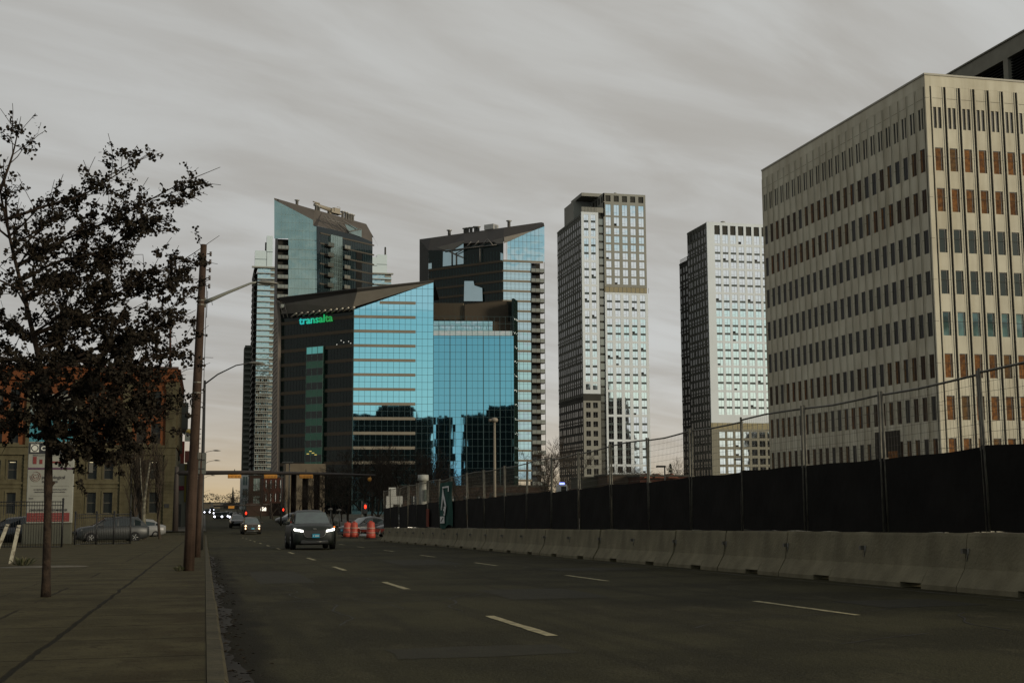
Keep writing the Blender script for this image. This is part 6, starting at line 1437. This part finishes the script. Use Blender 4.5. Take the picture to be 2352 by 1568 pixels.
sigpole(559, 215, 1150, 565, 1178, 'small red signal above the warm-lit SUV', s=.2); sigpole(655, 200, 1150, 650.5, 1170, 'small red signal left of the near SUV roof', s=.17, es=2.5)
sigpole(320, 126, 1150, 315.3, 1172, 'red stop hand glowing left of the pale poplar trunk', s=.22, es=4)
Y_ = 250.; p0, p1 = at(490, 1162, Y=Y_), at(622, 1158, Y=Y_); t = thing('signal_gantry', (p1.x, Y_, gz(Y_)), 'second signal arm far down the street with one yellow head', 'traffic signal'); mb = MB(); mb.tube([(p1.x, Y_, gz(Y_)), (p1.x, Y_, p1.z+.3)], .2, 6); mb.build('mast', GM, t)
mb = MB(); mb.tube([p0, p1], .16, 6); mb.build('arm', GM, t); a = at(524, 1161.5, Y=Y_); b_ = at(538, 1167, Y=Y_); mb = MB(); mb.bev(a.x, b_.x, Y_-.3, Y_-.2, b_.z, a.z, .02); mb.build('signal_head', YM, t)
# lamp posts
def post(px, D, pyt, lab, r0=.14, r1=.07, head='ball', m=STEEL, base=None):
    p = at(px, 1150, D=D); g_ = gz(p.y); zt = at(px, pyt, Y=p.y).z; t = thing('lamp_post', (p.x, p.y, g_), lab, 'lamp post'); mb = MB(); mb.tube([(p.x, p.y, g_-.1), (p.x, p.y, zt)], [r0, r1], 8); mb.build('pole', m, t)
    if head == 'ball': mb = MB(); mb.lathe(p.x, p.y, [(.06, zt-.1), (.18, zt-.05), (.23, zt+.05), (.17, zt+.16), (.04, zt+.2)], 10); mb.tube([(p.x-.35, p.y, zt+.02), (p.x, p.y, zt+.05)], .1, 5); mb.build('lamp_head', mat('warm_grey_lamp', (.20, .17, .13), .6), t)
    elif head == 'flat': mb = MB(); mb.bev(p.x-1., p.x+.1, p.y-.2, p.y+.2, zt-.1, zt+.12, .04); mb.build('lamp_head', DARKM, t)
    elif head == 'two': mb = MB(); mb.bev(p.x-1., p.x+.5, p.y-.2, p.y+.2, zt-.1, zt+.12, .04); mb.build('lamp_head', STEEL, t)
post(1136.5, 78, 966, 'tall slender lamp post with round head behind the fence, before the mirror wing', .11, .065, m=mat('beige_pole', (.17, .145, .105), .7))
post(646, 178, 1085, 'thin lamp post with small head left of the entrance canopy', .12, .07, 'flat'); post(663.5, 185, 1062, 'taller twin-headed lamp post at the canopy left pier', .12, .07, 'two')
post(760, 160, 1170, 'short round-headed lamp behind the near SUV, left one', .06, .05); post(780, 160, 1172, 'short round-headed lamp behind the near SUV, right one', .06, .05)
post(1562-18, 250, 1078, 'thin lamp post standing between the two gridded towers', .12, .08, 'two')
post(1528, 150, 1062+9, 'square-headed lamp post at the foot of the stepped tower', .12, .08, 'flat'); post(1706, 180, 1055, 'dark lamp post in front of the half hidden gridded tower', .14, .1, 'flat', DARKM)

# ------------------------------------------------------------------ drums and barricade
DR = mat('drum_orange', (.30, .032, .012), .6, col2=(.24, .025, .010), sc=4); DW = mat('drum_band', (.28, .14, .10), .6)
D0 = None
for k, (px, Y_) in enumerate(((798, 103), (813.5, 101), (852, 93))):
    l = Vector((at(px, 1200, Y=Y_).x, Y_, gz(Y_))); lab = 'orange traffic drum, '+('leftmost of three', 'middle of three', 'rightmost and nearest of three, beside the barrier end')[k]
    if k == 0:
        D0 = thing('traffic_drum', l, lab, 'traffic drum', 'orange traffic drums'); mb = MB()
        mb.lathe(0, 0, [(.30, .06), (.29, .33), (.275, .35), (.27, .60), (.26, .62), (.25, .86), (.24, .88), (.23, 1.04), (.16, 1.08), (.03, 1.09)], 16); mb.build('drum', DR, D0, local=True)
        mb = MB(); mb.lathe(0, 0, [(.42, 0), (.42, .06), (.31, .08)], 12); mb.build('rubber_base', RUBBER, D0, local=True)
        for z in (.36, .64): mb = MB(); mb.lathe(0, 0, [(.278, z), (.272, z+.10)], 16); mb.build('reflective_band', DW, D0, local=True)
        mb = MB(); mb.box(-.03, .03, -.10, .10, 1.08, 1.16); mb.build('handle', DR, D0, local=True); D0.scale = (1.12,)*3
    else: copy_tree(D0, loc=l, rz=k*.7, label=lab)
Y_ = 98.; a = at(822, 1212, Y=Y_+3); b_ = at(884, 1217, Y=Y_+1); t = thing('barricade', (a.x, a.y, gz(a.y)), 'orange barricade board with two white plates between the drums', 'barricade')
f = Fc((a.x, a.y), (b_.x, b_.y)); g_ = gz(a.y); zt = f.z(850, 1213.5); zb2 = f.z(850, 1221); mb = MB(); mb.fb(f, 0, f.L, zb2, zt, 0, .06); mb.build('board', DR, t)
mb = MB()
for u in (.4, f.L-.4): mb = MB(); mb.tube([f.p(u, g_, .4), f.p(u, zt, .02), f.p(u, g_, -.4)], .03, 5); mb.build('leg', STEEL, t)
for (z0, z1) in ((f.z(840, 1230), f.z(840, 1225)), (f.z(840, 1215), f.z(840, 1211))): mb = MB(); mb.fb(f, f.u(828, 1215), f.u(844, 1215), z0, z1, .07, .1); mb.build('white_plate', WHITEP, t)
Y_ = 103.; t = thing('barricade', (at(800, 1200, Y=Y_).x, Y_, gz(Y_)), 'low orange cross bar joining the two left drums', 'barricade'); mb = MB(); a = at(806, 1213, Y=Y_-1); b_ = at(826, 1215, Y=Y_-1); mb.tube([a, b_], .09, 4); mb.build('board', DR, t); mb = MB(); mb.tube([a, (a.x, a.y, gz(Y_))], .03, 4); mb.build('leg', STEEL, t)

# ------------------------------------------------------------------ people
def person(px, Y_, pose, lab, top, legs, seed=0, h=1.72):
    import bmesh
    X = at(px, 1200, Y=Y_).x; g_ = gz(Y_); k = h/1.72
    J = [(0, 0, .95), (0, 0, 1.15), (0, 0, 1.40), (0, -.01, 1.50), (0, -.02, 1.62), (0, -.02, 1.70)]; Rr = [.15, .145, .16, .065, .095, .07]; E = [(0, 1), (1, 2), (2, 3), (3, 4), (4, 5)]
    st_ = .28 if pose == 'walk' else .06
    for sx in (-1, 1):
        b0 = len(J); J += [(sx*.09, 0, .88), (sx*.10, -sx*st_*.4-.03, .50), (sx*.10, -sx*st_, .09), (sx*.10, -sx*st_-.12, .04)]; Rr += [.10, .065, .045, .04]; E += [(0, b0), (b0, b0+1), (b0+1, b0+2), (b0+2, b0+3)]
        b0 = len(J); J += [(sx*.19, 0, 1.40), (sx*.24, sx*st_*.3, 1.12), (sx*.23, sx*st_*.3-.12, .88), (sx*.22, sx*st_*.3-.15, .80)]; Rr += [.06, .045, .035, .03]; E += [(2, b0), (b0, b0+1), (b0+1, b0+2), (b0+2, b0+3)]
    me = bpy.data.meshes.new('person'); me.from_pydata([(a*k, b_*k, c_*k) for a, b_, c_ in J], E, []); o = bpy.data.objects.new('person', me); C.objects.link(o); o.location = (X, Y_, g_); tag(o, lab, 'person')
    bm = bmesh.new(); bm.from_mesh(me); ly = bm.verts.layers.skin.verify()
    for i, v in enumerate(bm.verts): v[ly].radius = (Rr[i]*k, Rr[i]*k*.8); v[ly].use_root = (i == 0)
    bm.to_mesh(me); bm.free(); md = o.modifiers.new('s', 'SKIN'); md.use_smooth_shade = True; o.modifiers.new('u', 'SUBSURF').levels = 1
    me.materials.append(top)
    for nm, prof_, m in (('coat', [(.17, .82), (.185, .95), (.17, 1.15), (.20, 1.38), (.10, 1.47)], top), ('trousers', [(.13, .5), (.17, .84)], legs), ('hair', [(.102, 1.62), (.104, 1.68), (.06, 1.74), (.01, 1.75)], BLACK)):
        mb = MB(); mb.lathe(0, -.01, [(a*k, z*k) for a, z in prof_], 12); mb.v = [(v[0], v[1]*.72, v[2]) for v in mb.v]; mb.build(nm, m, o, local=True)
    return o
person(546.5, 175, 'walk', 'person in dark clothes walking across the far crossing left of the warm-lit SUV', mat('dark_coat', (.015, .015, .016), .9), mat('dark_trousers', (.012, .012, .014), .9), h=1.8)
person(664, 118, 'walk', 'person in pale top and brown trousers at left shoulder of the near SUV', mat('pale_jacket', (.13, .12, .09), .9), mat('tan_trousers', (.10, .07, .035), .9), h=1.72)

# ------------------------------------------------------------------ background buildings and yard behind the fence
def block(name, px0, px1, pyt, D, m, lab, cat='building', depth=14, wins=None, wm=None, roof=None, zb=-3.):
    Y_ = at(px0, 1150, D=D).y; x0, x1 = at(px0, 1100, Y=Y_).x, at(px1, 1100, Y=Y_).x; zt = at(px0, pyt, Y=Y_).z
    t = thing(name, (x0, Y_, zb), lab, cat); mb = MB(); mb.box(x0, x1, Y_, Y_+depth, zb, zt); mb.build('wall', m, t)
    mb = MB(); mb.box(x0-.15, x1+.15, Y_-.15, Y_+depth, zt, zt+.3); mb.build('parapet', roof or DKF, t)
    if wins:
        nx, nz_, fw_, fh = wins
        for j in range(nz_):
            for i in range(nx):
                u0 = x0+(x1-x0)*(i+.5-fw_/2)/nx; u1 = x0+(x1-x0)*(i+.5+fw_/2)/nx; z1 = zt-(zt-zb)*(j+.5-fh/2)/nz_; z0 = zt-(zt-zb)*(j+.5+fh/2)/nz_
                mb = MB(); mb.box(u0, u1, Y_-.06, Y_, z0, z1); mb.box((u0+u1)/2-.05, (u0+u1)/2+.05, Y_-.09, Y_-.06, z0, z1, 1); mb.build('window', [wm or GLASSD, WHITEP], t)
    return t
BRD = mat('dark_brown_brick', (.034, .022, .015), .9, col2=(.036, .022, .017), sc=.8); RED = mat('dark_red_brick', (.05, .018, .012), .9, col2=(.034, .014, .010), sc=.8)
block('podium', 553.5, 573, 1090, 560, mat('podium_white', (.27, .28, .27), .7), 'white framed podium at the foot of the tall balcony tower', wins=(1, 3, .5, .7), wm=mat('podium_glass', (.07, .10, .09), .2))
block('podium', 573.5, 606, 1092, 540, BRD, 'brown brick podium with tall pale windows behind the street trees', wins=(1, 2, .45, .7), wm=mat('pale_podium_glass', (.16, .20, .18), .2))
block('brick_building', 606, 650, 1096, 330, RED, 'dark red brick building left of the entrance canopy', wins=(4, 3, .4, .6))
t = block('low_building', 560, 600, 1172, 420, BRD, 'low dark building beyond the crossing with a row of street trees')
Y_ = 300; x0 = at(597, 1165, Y=Y_).x; t = thing('lit_shop', (x0, Y_, gz(Y_)), 'dark low shop with a lit white window group beyond the crossing', 'building'); x1 = at(652, 1165, Y=Y_).x
mb = MB(); mb.box(x0-3, x1, Y_, Y_+8, -3, at(600, 1155, Y=Y_).z); mb.build('wall', BRD, t)
for k in range(4): a = at(598.5+k*3.4, 1164, Y=Y_); b_ = at(601+k*3.4, 1172.5, Y=Y_); mb = MB(); mb.box(a.x, b_.x, Y_-.1, Y_, b_.z, a.z); mb.build('lit_window', mat('lit_window_glow', (.8, .78, .7), .5, emit=(1, .9, .8), es=.9), t)
block('low_building', 460, 560, 1168, 700, mat('distant_brown', (.055, .045, .033), .9), 'distant low brown buildings closing the end of the street', depth=30)
block('apartment_house', 468, 486, 1156, 640, mat('distant_tan', (.12, .10, .075), .9), 'small pale gabled house at the end of the street, left one', depth=8); block('apartment_house', 491, 507, 1155, 660, mat('distant_tan2', (.13, .11, .08), .9), 'small pale gabled house at the end of the street, right one', depth=8)
block('low_building', 515, 560, 1158, 600, mat('distant_grey', (.05, .045, .036), .9), 'flat-roofed dark building left of the tower podium in the distance', depth=20)
t = thing('spire', at(535, 1150, D=800), 'thin distant spire over the low roofs left of the tower podium', 'spire'); mb = MB(); a = at(535, 1118, D=800); mb.tube([at(535, 1160, D=800), at(535, 1140, D=800), a], [1.5, .8, .15], 5); mb.build('shaft', DKF, t)
t = thing('antenna_mast', at(391, 900, D=420), 'thin reddish antenna mast seen through the near tree', 'mast'); mb = MB(); mb.tube([at(391, 1100, D=420), at(391, 745, D=420), at(391, 708, D=420)], [.5, .35, .2], 5); mb.build('mast', RED, t)
block('low_building', 905, 1260, 1118, 225, BRD, 'long low dark brick building behind the fence at the foot of the office', wins=(12, 1, .4, .5), depth=12)
block('brick_wall', 1130, 1285, 1138, 130, mat('reddish_low_wall', (.075, .048, .034), .9), 'low reddish wall strip just above the fence screen', 'wall', depth=.4)
block('site_building', 1338, 1385, 1098, 240, mat('olive_shed', (.055, .055, .042), .9), 'olive grey shed at the foot of the stepped gridded tower', depth=8)
block('brick_building', 1395, 1470, 1092, 235, mat('brown_shed', (.05, .036, .026), .9), 'dark brown low building behind the fence right of the olive shed', depth=8)
t = block('brick_building', 1470, 1585, 1094, 230, RED, 'low red brick building with orange roof planes between the gridded towers', depth=8)
Yh = at(1470, 1150, D=230).y
for k, (a, b_, c_) in enumerate(((1478, 1500, 1489), (1503, 1530, 1514), (1534, 1560, 1545))):
    mb = MB(); A_ = at(a, 1097, Y=Yh-1); B_ = at(b_, 1097, Y=Yh-1); P_ = at(c_, 1087, Y=Yh+2); mb.add([A_, B_, P_], [(0, 1, 2)]); mb.add([B_, P_, Vector((B_.x, B_.y+6, B_.z)), Vector((P_.x, P_.y+4, P_.z))], [(0, 1, 3, 2)]); mb.build('roof_gable', mat('orange_roof', (.15, .045, .02), .8), t)
# white tank-like kiosk, box truck with blue light, excavator-like orange bits
def kx(px, D): return at(px, 1100, D=D)
D_ = 96.; a = kx(972, D_); t = thing('storage_silo', (a.x, a.y, gz(a.y)), 'white column with flared cap and dark hatch behind the far fence panels', 'silo'); zt = at(972, 1090, D=D_).z; zm = at(972, 1104, D=D_).z
mb = MB(); mb.lathe(a.x, a.y, [(.36, gz(a.y)), (.30, zm-.6), (.29, zm), (.42, zm+.02), (.41, zm+.2), (.40, zt), (.05, zt+.02)], 14); mb.build('column', mat('dull_white', (.27, .27, .24), .7, col2=(.2, .2, .17), sc=3), t)
mb = MB(); mb.box(a.x+.02, a.x+.26, a.y-.44, a.y-.34, at(972, 1150, D=D_).z, at(972, 1124, D=D_).z); mb.build('hatch', mat('hatch_green', (.03, .045, .035), .7), t)
D_ = 190.; a = kx(1293, D_); t = thing('truck', (a.x, a.y, gz(a.y)), 'white truck with small blue roof light seen over the fence screen', 'truck'); z1 = at(1293, 1112, D=D_).z
mb = MB(); mb.bev(a.x-.5, a.x+.7, a.y, a.y+2, gz(a.y)+.5, z1, .1); mb.bev(a.x+.7, a.x+1.6, a.y-.2, a.y+1.8, gz(a.y)+.5, z1-1.1, .15); mb.build('cab', WHITEP, t); mb = MB(); mb.bev(a.x-.4, a.x+.3, a.y+.1, a.y+.6, z1, z1+.28, .05); mb.build('blue_light', mat('blue_glow', (.1, .1, .8), .4, emit=(.2, .25, 1), es=4), t)
mb = MB(); mb.bev(a.x+1.7, a.x+4.5, a.y+.5, a.y+3, gz(a.y)+.6, z1-.6, .1); mb.build('cargo_box', BRD, t); mb = MB(); mb.add([(a.x-.3, a.y-.02, z1-.3), (a.x+.5, a.y-.02, z1-.3), (a.x+.5, a.y-.02, z1-1), (a.x-.3, a.y-.02, z1-1)], [(0, 1, 2, 3)]); mb.build('windscreen', GLASSD, t)
a = at(1040, 1200, X=BX+.9); t = thing('marker_post', (a.x, a.y, gz(a.y)), 'dull orange marker post showing through the fence screen near the green banner', 'post'); a = at(1005+0, 1200, X=BX-.13)
mb = MB(); q = at(1045, 1240, X=BX-.12); q = at((940+775/7.35)*.9408, 1170, X=BX-.1); t.location = (q.x, q.y, gz(q.y)+.84); ORG[t.name] = Vector(t.location); zt = at((940+775/7.35)*.9408, 1168, X=BX-.1).z
mb.bev(q.x-.04, q.x-.01, q.y-.35, q.y+.35, gz(q.y)+.9, zt, .005); mb.build('board', mat('dull_orange', (.12, .025, .012), .8), t)
# evergreen between the towers
p = at(1540, 1080, D=300); t = thing('fir_tree', (p.x, p.y, -3), 'small dark fir between the two gridded towers', 'tree'); zt = at(1541, 1064, D=300).z; r = random.Random(6); mb = MB()
for i in range(900):
    k = r.random(); z = -1+(zt+1)*k; rad = (1-k)*2.6*r.uniform(.3, 1); a = r.random()*6.28; c_ = Vector((p.x+math.cos(a)*rad, p.y+math.sin(a)*rad, z)); d = Vector((math.cos(a), math.sin(a), -.3))*.5; s_ = Vector((-math.sin(a), math.cos(a), 0))*.18; mb.add([c_-s_, c_+d, c_+s_], [(0, 1, 2)])
mb.build('crown', mat('fir_green', (.02, .03, .018), .9), t); mb = MB(); mb.tube([(p.x, p.y, -3), (p.x, p.y, zt)], [.25, .03], 6); mb.build('trunk', BARK, t)
# distant tree belt at the end of the street
mb = MB(); r = random.Random(31)
for i in range(15000):
    x = r.uniform(-160, 420); y = r.uniform(720, 800); h_ = 6+2.5*math.sin(x*.11)+1.5*math.sin(x*.37+1); z = -2.3+h_*r.random()**.7; s_ = r.uniform(.25, .6); a = r.random()*3.14
    mb.add([(x-math.cos(a)*s_, y-math.sin(a)*s_, z), (x+math.cos(a)*s_, y+math.sin(a)*s_, z+r.uniform(-.4, .4)), (x+r.uniform(-.3, .3), y, z+s_)], [(0, 1, 2)])
tag(mb.build('distant_trees', mat('distant_wood', (.045, .038, .027), .95), None), 'brown belt of far trees along the horizon at the end of the street', 'trees', kind='stuff')

# ------------------------------------------------------------------ buildings behind the camera that the mirror glass shows
def refl(px, py, f, Yt):
    p = onplane(px, py, f.a, f.a+f.d); d = (p-CAM).normalized(); n_ = Vector((f.n.x, f.n.y, 0)); d2 = d-n_*2*d.dot(n_); k = (Yt-p.y)/d2.y; return p+d2*k
MK = mat('unlit_brown_cladding', (.022, .020, .016), .9)
def rblock(pts, f, Yt, lab, depth=25):
    """pts: (px0,px1,py) seen in the glass"""
    q0 = refl(pts[0][0], 1000, f, Yt); t = thing('office_building', (q0.x, Yt, 0), lab, 'building'); mb = MB()
    for i, (a, b_, y) in enumerate(pts):
        A_, B_ = refl(a, y, f, Yt), refl(b_, y, f, Yt); x0, x1 = sorted((A_.x, B_.x)); mb.box(x0, x1, Yt-depth-.1*i, Yt-.1*i, -.5, A_.z)
    mb.build('wall', MK, t); return t
rblock([(806, 866, 951), (862, 953, 936), (866, 950, 931), (953, 994, 959)], F2, -70, 'dark stepped office building mirrored in the slanted glass front')
rblock([(997, 1029, 955)], F3, -66, 'dark narrow building mirrored at the left end of the mirror wing')
ff = Fc((cA.x, Yc), (cA.x+40, Yc)); rblock([(1330, 1402, 882), (1402, 1441, 915), (1441, 1462, 1000)], ff, -60, 'dark tall building mirrored in the stepped gridded tower')
rblock([(1743, 1800, 992)], Fc((cD.x, Yd), (cD.x+40, Yd)), -60, 'dark building mirrored low in the half hidden gridded tower')
